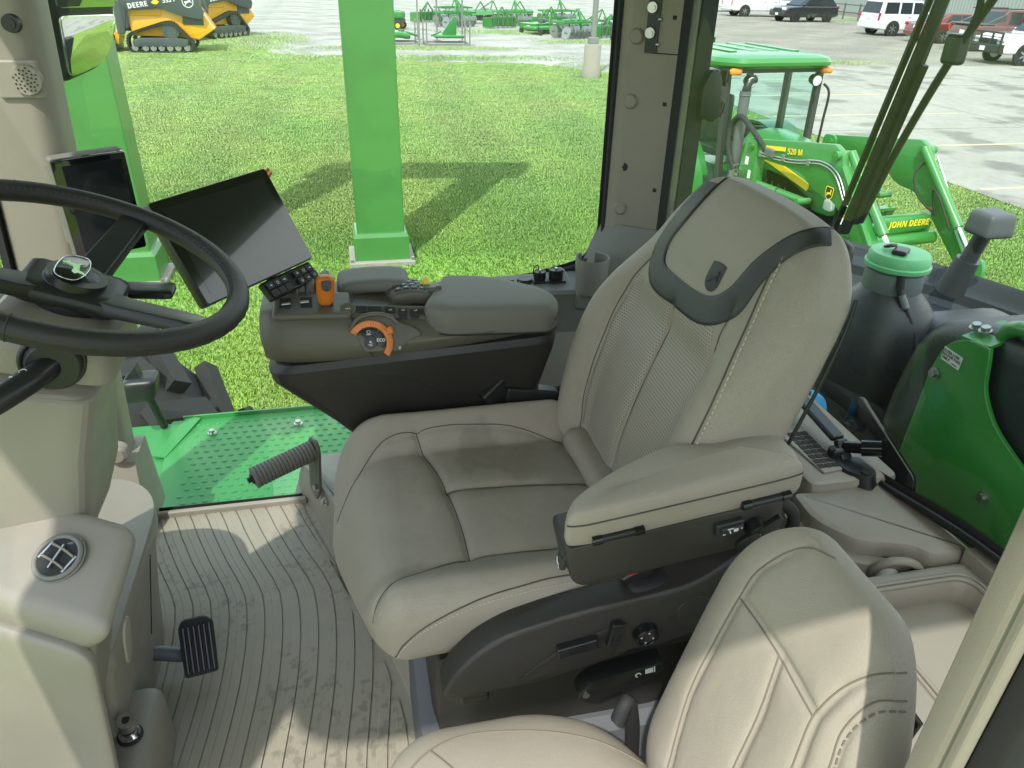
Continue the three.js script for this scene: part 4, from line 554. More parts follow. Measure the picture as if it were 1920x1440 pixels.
// ---------- steering column with stalk ----------
{
  const s = thing('steering_column', 'beige steering column cover with ribbed bellows under the wheel', 'steering column');
  const ring = (x, y, z, w, d, tilt, r = 0.03, sk = 0) => roundPoly([[-d, -w], [d, -w * (1 - sk)], [d, w * (1 - sk)], [-d, w]], r, 5).map(([a, b]) => V(x + a * Math.cos(tilt), y + a * Math.sin(tilt), z + b));
  mesh('cover', loft([ring(-0.545, 2.36, -1.07, 0.115, 0.105, 0.3), ring(-0.505, 2.46, -1.07, 0.118, 0.092, 0.1, 0.03, 0.06), ring(-0.472, 2.58, -1.07, 0.108, 0.080, -0.1, 0.03, 0.06), ring(-0.440, 2.672, -1.07, 0.096, 0.073, -0.25, 0.03, 0.06), ring(-0.438, 2.682, -1.07, 0.088, 0.067, -0.25, 0.03, 0.06)], { crease: 0.35 }), M.trim, s);
  const bl = mesh('bellows', loft(Array.from({ length: 15 }, (_, i) => { const t = i / 14, k = i % 2 ? 1 : 0.915; return ring(-0.438 + 0.018 * t, 2.672 + 0.050 * t, -1.07, 0.093 * k, 0.071 * k, -0.25, 0.03, 0.06); }), { crease: 0.2 }), M.trim, s);
  mesh('switch_pod', loft([ring(-0.418, 2.700, -1.07, 0.086, 0.080, -0.28, 0.03), ring(-0.416, 2.710, -1.07, 0.102, 0.084, -0.3, 0.04), ring(-0.408, 2.745, -1.07, 0.105, 0.085, -0.33, 0.045), ring(-0.392, 2.768, -1.067, 0.085, 0.072, -0.36, 0.04), ring(-0.388, 2.775, -1.067, 0.05, 0.045, -0.38, 0.03)], { crease: 0.4 }), M.trim, s);
  mesh('shaft_collar', rod([-0.385, 2.785, -1.067], [-0.37, 2.815, -1.067], 0.04, 0.038, 24), M.black, s);
  // stalk out of the near side of the pod
  const st = mesh('stalk_boot', [rod([-0.392, 2.735, -0.968], [-0.386, 2.737, -0.942], 0.036, 0.030, 28), tor(0.036, 0.004, -0.392, 2.735, -0.962, 0, 0.2, 0)], M.black, s);
  const sk = mesh('stalk', [tube([[-0.390, 2.736, -0.955], [-0.402, 2.734, -0.925], [-0.425, 2.728, -0.895], [-0.452, 2.721, -0.868]], 0.0165, 20, 14), rod([-0.447, 2.722, -0.873], [-0.478, 2.714, -0.842], 0.0185, 0.0155, 16), sph(0.0155, -0.478, 2.714, -0.842, 14)], M.black, s);
  mesh('stalk_print', [tor(0.004, 0.0006, -0.408, 2.7495, -0.913, -PI / 2 + 0.1, 0, 0, 12, 4, 4), box(0.005, 0.0006, 0.001, -0.418, 2.7482, -0.902, 0, 0.8), box(0.001, 0.0006, 0.005, -0.418, 2.7484, -0.902, 0, 0.8), box(0.006, 0.0006, 0.0012, -0.438, 2.7432, -0.880, 0, 0.3), tor(0.0024, 0.0006, -0.442, 2.7425, -0.877, -PI / 2, 0, 0, 10, 4)], M.print, sk);
  // far-side paddle under the wheel
  mesh('far_lever', [soft(0.10, 0.014, 0.05, 0.006, 8, 3, 5, v => V(-0.33 + v.x, 2.735 + v.y, -1.20 + v.z + v.x * 0.2)), rod([-0.37, 2.745, -1.15], [-0.35, 2.738, -1.19], 0.010)], M.black, s);
  rebase(s, [-0.54, 1.85, -1.07]);
}
// ---------- front console: vent pod, kick panels, pin ----------
{
  const s = thing('front_console', 'beige front console with round air vent below the steering wheel', 'console');
  const pod = mesh('vent_pod', soft(0.50, 0.62, 0.165, V(0.028, 0.022, 0.022), 60, 70, 28, v => { const t = (v.y + 0.31) / 0.62, top = sst(v.y, 0.18, 0.30); let x = -0.60 + v.x, z = -0.905 + v.z, y = 2.155 + v.y; y -= top * (v.z + 0.075) * 0.36; x -= (1 - t) * 0.20 * sst(v.x, -0.1, 0.25); z -= (1 - t) * 0.03; x += 0.02 * top * sst(-v.z, -0.1, 0.1); z += (x + 0.45) * 0.5; y += 0.03 - (x + 0.45) * 0.1; return V(x, y, z); }), M.trim, s);
  // lower panel set in the near face
  const lp = mesh('near_panel', soft(0.46, 0.52, 0.03, V(0.03, 0.03, 0.008), 40, 40, 6, v => { const t = (v.y + 0.26) / 0.52; const x = -0.612 + v.x - (1 - t) * 0.07 * sst(v.x, -0.1, 0.23); return V(x, 2.135 + v.y - (x + 0.45) * 0.1, -0.822 + v.z - (1 - t) * 0.024 + (x + 0.45) * 0.5); }), M.trim, s);
  // vent
  const fv = frame([-0.432, 2.468, -0.892], [1, -0.05, 0.4], [-0.33, 0.36, -0.85]);
  const vent = mesh('air_vent', inF([tor(0.0305, 0.0036, 0, 0, 0.003, 0, 0, 0, 40, 10), tor(0.0350, 0.0016, 0, 0, 0.0005, 0, 0, 0, 40, 8)], fv), M.trimGrey, s); vent.userData.label = 'round silver ringed air vent';
  mesh('vent_throat', inF([cyl(0.029, 0.024, 0.012, 0, 0, -0.002, PI / 2, 0, 0, 32)], fv), M.rubber, vent);
  for (const y of [0.009, -0.010]) mesh('vent_slat', inF(soft(0.042, 0.004, 0.012, V(0.002, 0.0019, 0.006), 10, 3, 6, v => V(v.x, v.y + y + 0.003 * Math.cos(v.x * 50), v.z + 0.004)).rotateZ(R(-18)), fv), M.trim, vent);
  mesh('vent_slat', inF(rb(0.003, 0.036, 0.006, 0.001, 0.0, 0, 0.006, 0, 0, R(-8)), fv), M.zinc, vent);
  for (const k of [-1, 1]) mesh('vent_side', inF(box(0.003, 0.026, 0.004, k * 0.0225 * 0.95, -k * 0.007, 0.003, 0, 0, R(-18)), fv), M.zinc, vent); mesh('vent_tab', inF(box(0.010, 0.004, 0.002, 0.008, 0.022, 0.003), fv), M.zinc, vent);
  mesh('oval_cover', inF(prism(smoothOutline([[0, 0.062], [0.014, 0.045], [0.017, 0], [0.014, -0.045], [0, -0.062], [-0.014, -0.045], [-0.017, 0], [-0.014, 0.045]], 36), 0.004, 0.0015), frame([-0.372, 2.32, -0.868], [0.05, 0.30, -1], [0.22, 1, 0.28])), M.trim, s);
  // right-hand kick panel: arched wall beyond the column
  const kp = (x1, z0, r) => roundPoly([[-0.86, z0, 0.01], [x1, z0, r], [x1, -0.99, 0.02], [-0.86, -0.99, 0.01]], r, 10), upk = (o, y0, y1, hole) => prism(o, y1 - y0, hole ? 0.004 : 0.006, hole ? [hole] : undefined).rotateX(PI / 2).translate(0, y1, 0);
  const kw = k => kp(-0.455 - k, -1.53 + k, 0.20 - k * 0.7).map(([x, z]) => [x, z]);
  mesh('kick_panel', loft([[0.045, 1.80], [0.03, 1.95], [0.012, 2.08], [0.004, 2.135]].map(([k, y]) => kw(k).map(([x, z]) => V(x, y, z)).reverse()), { crease: 0.5 }), M.trim, s);
  mesh('kick_rim', upk(kw(0), 2.12, 2.165, kw(0.05)), M.trim, s); mesh('kick_seal', upk(kw(0.05), 2.11, 2.155, kw(0.062)), M.rubber, s); mesh('kick_cover', upk(kw(0.0625), 2.08, 2.148), M.trimGrey, s);
  mesh('kick_seam', rod([-0.4545, 2.13, -1.28], [-0.480, 1.95, -1.24], 0.0012), M.rubber, s);
  // block by the floor with a chrome pin
  const bk = mesh('pedal_block', soft(0.17, 0.17, 0.22, 0.03, 10, 10, 10, v => V(-0.515 + v.x, 1.87 + v.y, -1.0 + v.z)), M.trim, s);
  mesh('pin_hole', cyl(0.022, 0.022, 0.004, -0.468, 1.957, -0.99, 0, 0, 0, 24), M.rubber, bk);
  const pin = mesh('chrome_pin', [cyl(0.013, 0.013, 0.05, -0.465, 1.985, -0.985, R(15), 0, R(-8), 24), lathe([[0, 0.012], [0.013, 0.012], [0.0185, 0.006], [0.019, 0], [0, 0]], 24, -0.468, 1.958, -0.990)], M.chrome, s);
  mesh('pin_cap', cyl(0.0145, 0.0145, 0.006, -0.462, 2.012, -0.978, R(15), 0, R(-8), 24), M.steel, pin);
  mesh('cap_mark', at(prism(shieldOutline(0.006, 0.006), 0.0005), -0.4615, 2.0152, -0.9772, R(-75), 0, R(0)), M.rubber, pin);
  rebase(s, [-0.62, 1.8, -1.1]);
}
// ---------- pedal ----------
{
  const s = thing('brake_pedal', 'black ribbed brake pedal on a curved arm above the floor mat', 'pedal');
  const f = frame([-0.398, 1.885, -1.245], [0.97, -0.06, -0.2], [-0.14, 0.80, -0.58]);
  const pad = mesh('pad', inF(prism(roundPoly([[-0.034, -0.058], [0.034, -0.058], [0.036, 0.05], [0.02, 0.064], [-0.026, 0.064], [-0.036, 0.05]], 0.008), 0.026, 0.004).translate(0, 0, -0.02), f), M.rubber, s);
  for (let k = 0; k < 6; k++) mesh('pad_rib', inF(rb(0.0062, 0.100, 0.008, 0.002, -0.026 + k * 0.0105, 0.0, 0.008), f), M.black, pad);
  mesh('arm', [tube([[-0.405, 1.868, -1.255], [-0.44, 1.858, -1.258], [-0.48, 1.868, -1.26], [-0.53, 1.878, -1.26], [-0.58, 1.87, -1.26]], 0.016, 24, 8)], M.greySteel, s);
  rebase(s, [-0.53, 1.8, -1.26]);
}
// ---------- foot peg ----------
{
  const s = thing('foot_peg', 'ribbed grey foot peg on a bolted bracket beside the seat', 'foot rest');
  const A = V(-0.145, 2.073, -1.69), B = V(-0.283, 2.056, -1.62), d = B.clone().sub(A), L = d.length();
  const prof = [[0, 0]]; for (let k = 0; k < 16; k++) { const y = k / 16 * L; prof.push([0.0275, y], [0.0275, y + L / 16 * 0.62], [0.0245, y + L / 16 * 0.66], [0.0245, y + L / 16 * 0.96]); } prof.push([0.0285, L], [0.0285, L + 0.006], [0.018, L + 0.009], [0, L + 0.009]);
  const g = new THREE.LatheGeometry(prof.map(q => new THREE.Vector2(...q)), 30); g.applyQuaternion(new THREE.Quaternion().setFromUnitVectors(V(0, 1, 0), d.clone().normalize())); g.translate(A.x, A.y, A.z);
  const gp = mesh('grip', prep(toCreasedNormals(g, 0.5)), mat('gripRubber', [0.16, 0.15, 0.125], 0.75), s);
  mesh('end_nut', [rod(B.clone().addScaledVector(d.clone().normalize(), 0.008), B.clone().addScaledVector(d.clone().normalize(), 0.013), 0.014, 0.014, 16), rod(B.clone().addScaledVector(d.clone().normalize(), 0.012), B.clone().addScaledVector(d.clone().normalize(), 0.022), 0.008, 0.008, 6)], M.black, gp);
  const br = mesh('bracket', [(() => { const q = prism(roundPoly([[-0.032, 0.02, 0.03], [-0.02, 0.055, 0.03], [0.02, 0.055, 0.03], [0.034, 0.03, 0.03], [0.028, -0.10, 0.01], [0.0, -0.145, 0.02], [-0.03, -0.11, 0.01]], 0.015), 0.008, 0.002); return q.applyMatrix4(frame([-0.137, 2.055, -1.69], [0.45, 0.0, 0.89], [0.05, 1, -0.05])); })()], M.console, s);
  for (const [x, y, z] of [[-0.135, 1.965, -1.676], [-0.118, 1.93, -1.655]]) mesh('bolt', [rod([x, y, z], [x - 0.008, y + 0.002, z + 0.004], 0.012, 0.012, 18), rod([x - 0.008, y + 0.002, z + 0.004], [x - 0.016, y + 0.004, z + 0.009], 0.0085, 0.0085, 6)], M.steel, br);
  rebase(s, [-0.13, 1.9, -1.66]);
}
// ---------- ribbed floor mat: one strip at a time ----------
T.dirt = tex(512, (u, v) => { const n = fbm(u * 5, v * 5, 5, 121, 6), m = fbm(u * 40, v * 40, 40, 125, 4), sp = hash2(Math.floor(u * 256), Math.floor(v * 256), 77); const d = sst(n, 0.5, 0.7) * sst(m, 0.5, 0.75); const k = 0.95 + 0.08 * m - 0.30 * d + (sp > 0.997 ? 0.35 : 0); return [toS(k), toS(k * 0.99), toS(k * 0.96)]; }, 0.55, true);
mat('matRubber', [0.295, 0.272, 0.218], 0.7, { map: T.dirt, bumpMap: T.grain, bumpScale: 0.0003 });
{
  const s = thing('floor_mat', 'beige ribbed rubber floor mat between dash and seat', 'floor mat');
  const dx = curve1([[-1.87, -0.155], [-1.80, -0.132], [-1.63, -0.07], [-1.46, 0], [-1.236, 0.012], [-0.99, -0.012], [-0.6, -0.045], [-0.2, -0.07]]);
  const zs = Array.from({ length: 31 }, (_, i) => -1.835 + i * (1.585 / 30));
  const rightEdge = curve1([[-1.9, -0.20], [-1.845, -0.195], [-1.475, -0.072], [-1.184, 0.012], [-1.0, 0.045], [-0.85, 0.06], [-0.25, 0.35]]);
  mesh('base_sheet', [box(0.86, 0.014, 1.60, -0.21, 1.789, -1.045), box(0.62, 0.014, 0.62, 0.5, 1.789, -0.55)], M.matRubber, s);
  for (let i = 0; i < 22; i++) {
    const x0 = -0.62 + i * 0.0415, rings = [];
    for (const z of zs) { const a = x0 + dx(z), lim = rightEdge(z) - 0.012; if (a > lim - 0.012 || a < -0.64) continue; const w = Math.min(0.0396, lim - a), y = 1.7975, e = 0.0008; rings.push([V(a, y - 0.004, z), V(a + e, y + 0.0022, z), V(a + w * 0.42, y + 0.0022, z), V(a + w * 0.46, y + 0.0034, z), V(a + w - e, y + 0.0034, z), V(a + w, y - 0.004, z)]); }
    if (rings.length > 2) mesh('mat_rib', loft(rings, { crease: 0.3 }), M.matRubber, s);
  }
  // upstand along the seat pedestal
  const pb = [[-0.235, 1.795, -1.875], [-0.19, 1.795, -1.83], [-0.13, 1.795, -1.65], [-0.07, 1.795, -1.475], [-0.02, 1.795, -1.31], [0.02, 1.795, -1.18], [0.045, 1.795, -1.03], [0.055, 1.795, -0.90]], pt = [[-0.215, 1.83, -1.885], [-0.185, 1.945, -1.81], [-0.125, 1.955, -1.67], [-0.065, 1.955, -1.50], [-0.005, 1.93, -1.33], [0.04, 1.86, -1.20], [0.06, 1.815, -1.03], [0.066, 1.80, -0.90]];
  const a = sampled(pb, 30), b = sampled(pt, 30);
  mesh('upstand', loft(a.map((p, i) => { const q = b[i], m = p.clone().lerp(q, 0.12).add(V(0.004, -0.004, 0)); return [p, m, q.clone().lerp(p, 0.06), q, q.clone().add(V(0.012, 0.001, 0.004)), q.clone().add(V(0.03, -0.03, 0.005)), V(q.x + 0.03, 1.79, q.z)]; }), { crease: 0.35, cap: false, closed: false }), M.matRubber, s);
  rebase(s, [-0.2, 1.78, -1.1]);
}
{
  const s = thing('seat_pedestal', 'beige raised floor panel beside and behind the driver seat', 'panel'); s.userData.kind = 'structure';
  mesh('pedestal_top', [prism(roundPoly([[-0.19, -1.862], [0.98, -1.862], [0.98, -1.40], [0.04, -1.40], [-0.02, -1.48], [-0.165, -1.80]], 0.02), 0.14, 0.01).rotateX(PI / 2).translate(0, 1.945, 0)], M.trim, s);
}

// ---------- trainer seat ----------
{
  const s = thing('trainer_seat', 'pale taupe leather fold-down trainer seat in the sun beside the door', 'seat');
  const bx = y => 0.345 + (y - 2.2) * 0.285;
  const tSeams = [[[2.617, -0.572], [2.566, -0.595], [2.528, -0.592], [2.463, -0.587], [2.379, -0.579], [2.276, -0.548]], [[2.528, -0.592], [2.53, -0.499], [2.525, -0.423]], [[2.53, -0.499], [2.465, -0.476], [2.394, -0.463], [2.28, -0.445]], [[2.30, -0.375], [2.40, -0.39], [2.47, -0.407], [2.525, -0.423], [2.566, -0.422], [2.59, -0.414]], [[2.38, -0.355], [2.45, -0.368], [2.50, -0.383], [2.537, -0.396], [2.57, -0.398]]];
  const back = mesh('backrest', soft(0.10, 0.48, 0.345, V(0.045, 0.13, 0.11), 22, 110, 90, v => { const y = 2.385 + v.y, q = v.z / 0.173, f = v.x / 0.05, t = (v.y + 0.24) / 0.48; let x = bx(y) + 0.045 + v.x - 0.012 * Math.max(0, -f) * (1 - q * q) * Math.sin(PI * Math.min(1, t * 1.1)); const w = 1 - 0.10 * sst(t, 0.55, 1) * (q < 0 ? 0.4 : 1) - (q > 0 ? 0.22 * sst(t, 0.45, 1) : 0); const zz = -0.478 + v.z * w - 0.025 * t; if (f < -0.2) { let d = 9; for (const m of tSeams) d = Math.min(d, distSeg(y, zz, m)); x += 0.0055 * Math.exp(-((d / 0.006) ** 2)) + 0.003 * Math.exp(-((d / 0.02) ** 2)); } x -= 0.0022 * (fbm(y * 22 + 20, zz * 22 + 60, 256, 201, 3) - 0.5); return V(x + 0.02 * q * q * Math.max(0, -f) * -0.6, y, -0.478 + v.z * w - 0.025 * t); }), M.leatherLight, s);
  const dir = [0.46, -0.62, -0.48];
  const S = (pts, n = 40) => seamLine(back, pts, dir, 0.0011, n); mat('seamTan', [0.17, 0.145, 0.11], 0.7);
  mesh('seam', S([[0.505, 2.625, -0.54], [0.488, 2.617, -0.572], [0.450, 2.566, -0.595], [0.431, 2.528, -0.592], [0.407, 2.463, -0.587], [0.381, 2.379, -0.579], [0.352, 2.276, -0.548], [0.34, 2.22, -0.535]]), M.seamTan, back);
  mesh('seam', S([[0.431, 2.528, -0.592], [0.432, 2.530, -0.545], [0.432, 2.530, -0.499], [0.430, 2.528, -0.46], [0.429, 2.525, -0.423]]), M.seamTan, back);
  mesh('seam', S([[0.432, 2.530, -0.499], [0.407, 2.465, -0.476], [0.383, 2.394, -0.463], [0.352, 2.28, -0.445]]), M.seamTan, back);
  const cD = [[0.36, 2.30, -0.375], [0.385, 2.40, -0.39], [0.408, 2.470, -0.407], [0.417, 2.492, -0.415], [0.429, 2.525, -0.423], [0.452, 2.566, -0.422], [0.476, 2.590, -0.414], [0.507, 2.593, -0.408]];
  mesh('seam', S(cD, 50), M.seamTan, back);
  const cE = [[0.39, 2.38, -0.355], [0.41, 2.45, -0.368], [0.429, 2.500, -0.383], [0.443, 2.537, -0.396], [0.470, 2.570, -0.398], [0.502, 2.572, -0.392]];
  mesh('seam', S(cE, 50), M.seamTan, back); mesh('stitching', stitches(back, cE.map(([x, y, z]) => [x, y - 0.007, z + 0.007]), dir, 0.010, 0.0011), M.seamTan, back).userData.kind = 'stuff';
  const cu = mesh('cushion', soft(0.40, 0.09, 0.37, V(0.10, 0.04, 0.11), 60, 14, 60, v => { const q = v.z / 0.185, f = v.x / 0.2; let z = -0.53 + v.z + 0.10 * Math.max(0, f) ** 2 * (q < 0 ? 1 : 0.2); return V(0.175 + v.x, 2.195 + v.y + (v.y > 0 ? 0.012 * (1 - q * q) * (1 - f * f) : 0), z); }), M.leatherLight, s);
  mesh('edge_seam', [seamLine(cu, [[-0.02, 2.3, -0.56], [0.02, 2.3, -0.64], [0.09, 2.3, -0.675], [0.18, 2.3, -0.665], [0.27, 2.3, -0.635], [0.34, 2.3, -0.59]], [0, -1, 0], 0.0016, 50)], M.seamTan, cu);
  mesh('seam', seamLine(cu, [[0.05, 2.3, -0.66], [0.09, 2.3, -0.60], [0.14, 2.3, -0.52], [0.18, 2.3, -0.42]], [0, -1, 0], 0.0016, 40), M.seamTan, cu);
  mesh('back_panel', soft(0.012, 0.34, 0.22, 0.005, 3, 10, 10, v => V(bx(2.36 + v.y) + 0.094 + v.x, 2.36 + v.y, -0.50 + v.z)), M.shroud, s);
  mesh('seat_frame', [rb(0.34, 0.06, 0.28, 0.015, 0.19, 2.13, -0.50), rb(0.05, 0.36, 0.24, 0.01, 0.36, 1.98, -0.50)], M.shroud, s);
  mesh('belt', [tube([[0.33, 2.22, -0.665], [0.345, 2.25, -0.675], [0.36, 2.20, -0.68], [0.37, 2.10, -0.68]], 0.012, 16, 8)], M.rubber, s);
  rebase(s, [0.36, 1.8, -0.5]);
}
// ---------- storage box with tray lid behind the trainer seat ----------
{
  const s = thing('storage_box', 'beige storage box with a sunken tray lid behind the trainer seat', 'storage box');
  mesh('box_body', rb(0.44, 0.46, 0.56, 0.02, 0.85, 2.03, -0.51), M.trim, s);
  const o = roundPoly([[0.625, -0.795], [1.02, -0.795], [1.02, -0.225], [0.625, -0.225]], 0.03, 6), hole = roundPoly([[0.775, -0.752], [0.98, -0.752], [0.98, -0.30], [0.775, -0.30]], 0.035, 8);
  const lid = mesh('lid', [prism(o, 0.06, 0.012, [hole]).rotateX(PI / 2).translate(0, 2.305, 0)], M.trim, s);
  mesh('tray', [box(0.23, 0.006, 0.48, 0.878, 2.252, -0.526)], M.trim, lid);
  for (const k of [0.006, 0.015]) { const h = hole.map(([x, z]) => [0.8775 + (x - 0.8775) * (1 + k / 0.103), z + (z > -0.526 ? k : -k)]); mesh('tray_ridge', tube(h.map(([x, z]) => [x, 2.3055, z]), 0.0036, 160, 6, true), M.trim, lid); }
  rebase(s, [0.85, 1.8, -0.5]);
}
// ---------- rear shelf under the window ----------
{
  const s = thing('rear_shelf', 'beige rear shelf below the back window with an air grille', 'shelf'); s.userData.kind = 'structure';
  const up = (pts, y0, y1, b = 0.01, r = 0.02) => prism(roundPoly(pts, r, 5), y1 - y0, b).rotateX(PI / 2).translate(0, y1, 0);
  mesh('grille_block', [up([[0.815, -1.90], [1.0, -1.90], [1.03, -1.5], [1.03, -1.005], [0.835, -1.005]], 1.95, 2.335)], M.trim, s);
  mesh('shelf_top', [up([[0.80, -1.015], [1.025, -1.015], [1.035, -0.80], [0.955, -0.805], [0.935, -0.835, 0.03], [0.84, -0.865, 0.03], [0.795, -0.935, 0.03]], 1.95, 2.318, 0.014, 0.015)], M.trim, s);
  mesh('shelf_step', [up([[0.775, -1.00], [0.93, -1.00], [0.93, -0.80], [0.915, -0.812, 0.03], [0.83, -0.842, 0.03], [0.78, -0.915, 0.03]], 1.95, 2.285, 0.01, 0.015)], M.trim, s);
  mesh('sill_strip', [up([[1.005, -0.80], [1.055, -0.80], [1.095, -0.32], [1.02, -0.32]], 1.95, 2.33, 0.006, 0.008)], M.trim, s);
  const slot = []; mesh('grille_frame', rb(0.062, 0.006, 0.150, 0.003, 0.900, 2.337, -1.112, 0, R(6)), M.trim, s);
  for (let i = 0; i < 3; i++) for (let j = 0; j < 8; j++) slot.push(box(0.0135, 0.002, 0.0125, 0.884 + i * 0.016, 2.3405, -1.170 + j * 0.0165, 0, R(6)));
  mesh('grille_slot', slot, M.rubber, s).userData.kind = 'stuff';
  const fs = frame([0.898, 2.272, -0.818], [0.95, 0.02, 0.31], [0.05, 0.92, 0.3]);
  const bz = mesh('socket_bezel', inF([tor(0.040, 0.008, 0, 0, 0.0, 0, 0, 0, 32, 8), cyl(0.036, 0.036, 0.006, 0, 0, -0.002, PI / 2, 0, 0, 28)], fs), M.trim, s);
  mesh('socket_cap', inF([sph(0.021, -0.012, -0.004, 0.008, 18)], fs), M.white, bz);
  mesh('socket_ring', inF(tor(0.016, 0.004, 0.016, 0.004, 0.008, 0, 0.5, 0, 20, 6), fs), M.rubber, bz);
}
// ---------- side console with sockets and cup holder ----------
{
  const s = thing('side_console', 'grey green side console under the window with sockets on top', 'console');
  mesh('console_body', [loft([[[0.13, 2.30, -1.925], [0.13, 2.30, -1.86], [0.86, 2.30, -1.80], [0.86, 2.30, -1.93]], [[0.20, 2.425, -1.925], [0.20, 2.418, -1.845], [0.86, 2.418, -1.79], [0.86, 2.44, -1.93]], [[0.21, 2.432, -1.925], [0.21, 2.426, -1.857], [0.86, 2.426, -1.80], [0.86, 2.45, -1.93]]].map(r => r.map(q => V(...q))), { crease: 0.3 })], M.trimGrey, s);
  mesh('console_front', [loft([[[0.08, 1.90, -1.925], [0.08, 1.90, -1.80], [0.86, 1.90, -1.72], [0.86, 1.90, -1.93]], [[0.135, 2.305, -1.925], [0.135, 2.305, -1.862], [0.86, 2.305, -1.80], [0.86, 2.305, -1.93]]].map(r => r.map(q => V(...q))), { crease: 0.3 })], M.trim, s);
  const yS = x => 2.431, zS = x => -1.893 + (x - 0.2) * 0.02;
  mesh('switch', [rb(0.024, 0.012, 0.024, 0.003, 0.357, yS(), zS(0.357)), rb(0.010, 0.006, 0.012, 0.002, 0.357, 2.440, zS(0.357))], M.black, s);
  mesh('switch', [rb(0.024, 0.012, 0.024, 0.003, 0.388, yS(), zS(0.388)), rb(0.010, 0.006, 0.012, 0.002, 0.388, 2.440, zS(0.388))], M.black, s);
  mesh('data_port', [rb(0.034, 0.010, 0.032, 0.003, 0.424, yS(), zS(0.424)), rb(0.014, 0.006, 0.010, 0.002, 0.426, 2.438, zS(0.424))], M.black, s);
  mesh('socket_lid', [cyl(0.020, 0.021, 0.014, 0.463, 2.436, zS(0.463), 0, 0, 0, 24), rb(0.014, 0.006, 0.010, 0.002, 0.450, 2.438, zS(0.463) + 0.016)], M.keycap, s);
  for (const [x, r, h] of [[0.506, 0.017, 0.02], [0.552, 0.020, 0.024]]) { const p = mesh('round_socket', [rb(r * 2.5, 0.008, r * 2.4, 0.003, x, 2.434, zS(x)), cyl(r, r, h, x, 2.440 + h / 2, zS(x), 0, 0, 0, 24), tor(r * 0.92, 0.0018, x, 2.440 + h, zS(x), PI / 2)], M.black, s); mesh('socket_stud', cyl(0.004, 0.005, 0.008, x, 2.442 + h, zS(x), 0, 0, 0, 10), M.steel, p); mesh('tether', x < 0.53 ? tube([[x - 0.016, 2.442, zS(x)], [x - 0.018, 2.47, zS(x)], [x - 0.008, 2.48, zS(x)], [x - 0.002, 2.462, zS(x)]], 0.0015, 20, 5) : tube([[x + 0.004, 2.468, zS(x)], [x + 0.018, 2.466, zS(x) + 0.004], [x + 0.034, 2.436, zS(x) + 0.02]], 0.0018, 20, 5), x < 0.53 ? M.rubber : M.steel, p); }
  rebase(s, [0.5, 1.9, -1.87]);
  const c = thing('cup_holder', 'open fronted grey cup holder at the end of the side console', 'cup holder');
  const rings = (r, y) => { const o = []; for (let k = 0; k <= 26; k++) { const a = R(118) + k / 26 * R(306); o.push(V(0.625 + r * Math.cos(a), y, -1.795 - r * Math.sin(a))); } return o; };
  mesh('cup_wall', loft([rings(0.036, 2.430), rings(0.041, 2.434), rings(0.043, 2.48), rings(0.046, 2.525), rings(0.045, 2.530), rings(0.041, 2.528), rings(0.038, 2.48), rings(0.034, 2.437)], { closed: false, cap: false, crease: 0.5 }), M.trimGrey, c);
  mesh('cup_base', [cyl(0.040, 0.034, 0.008, 0.625, 2.430, -1.795, 0, 0, 0, 28), rb(0.09, 0.06, 0.06, 0.015, 0.635, 2.40, -1.83)], M.trimGrey, c);
  rebase(c, [0.625, 2.40, -1.81]);
}
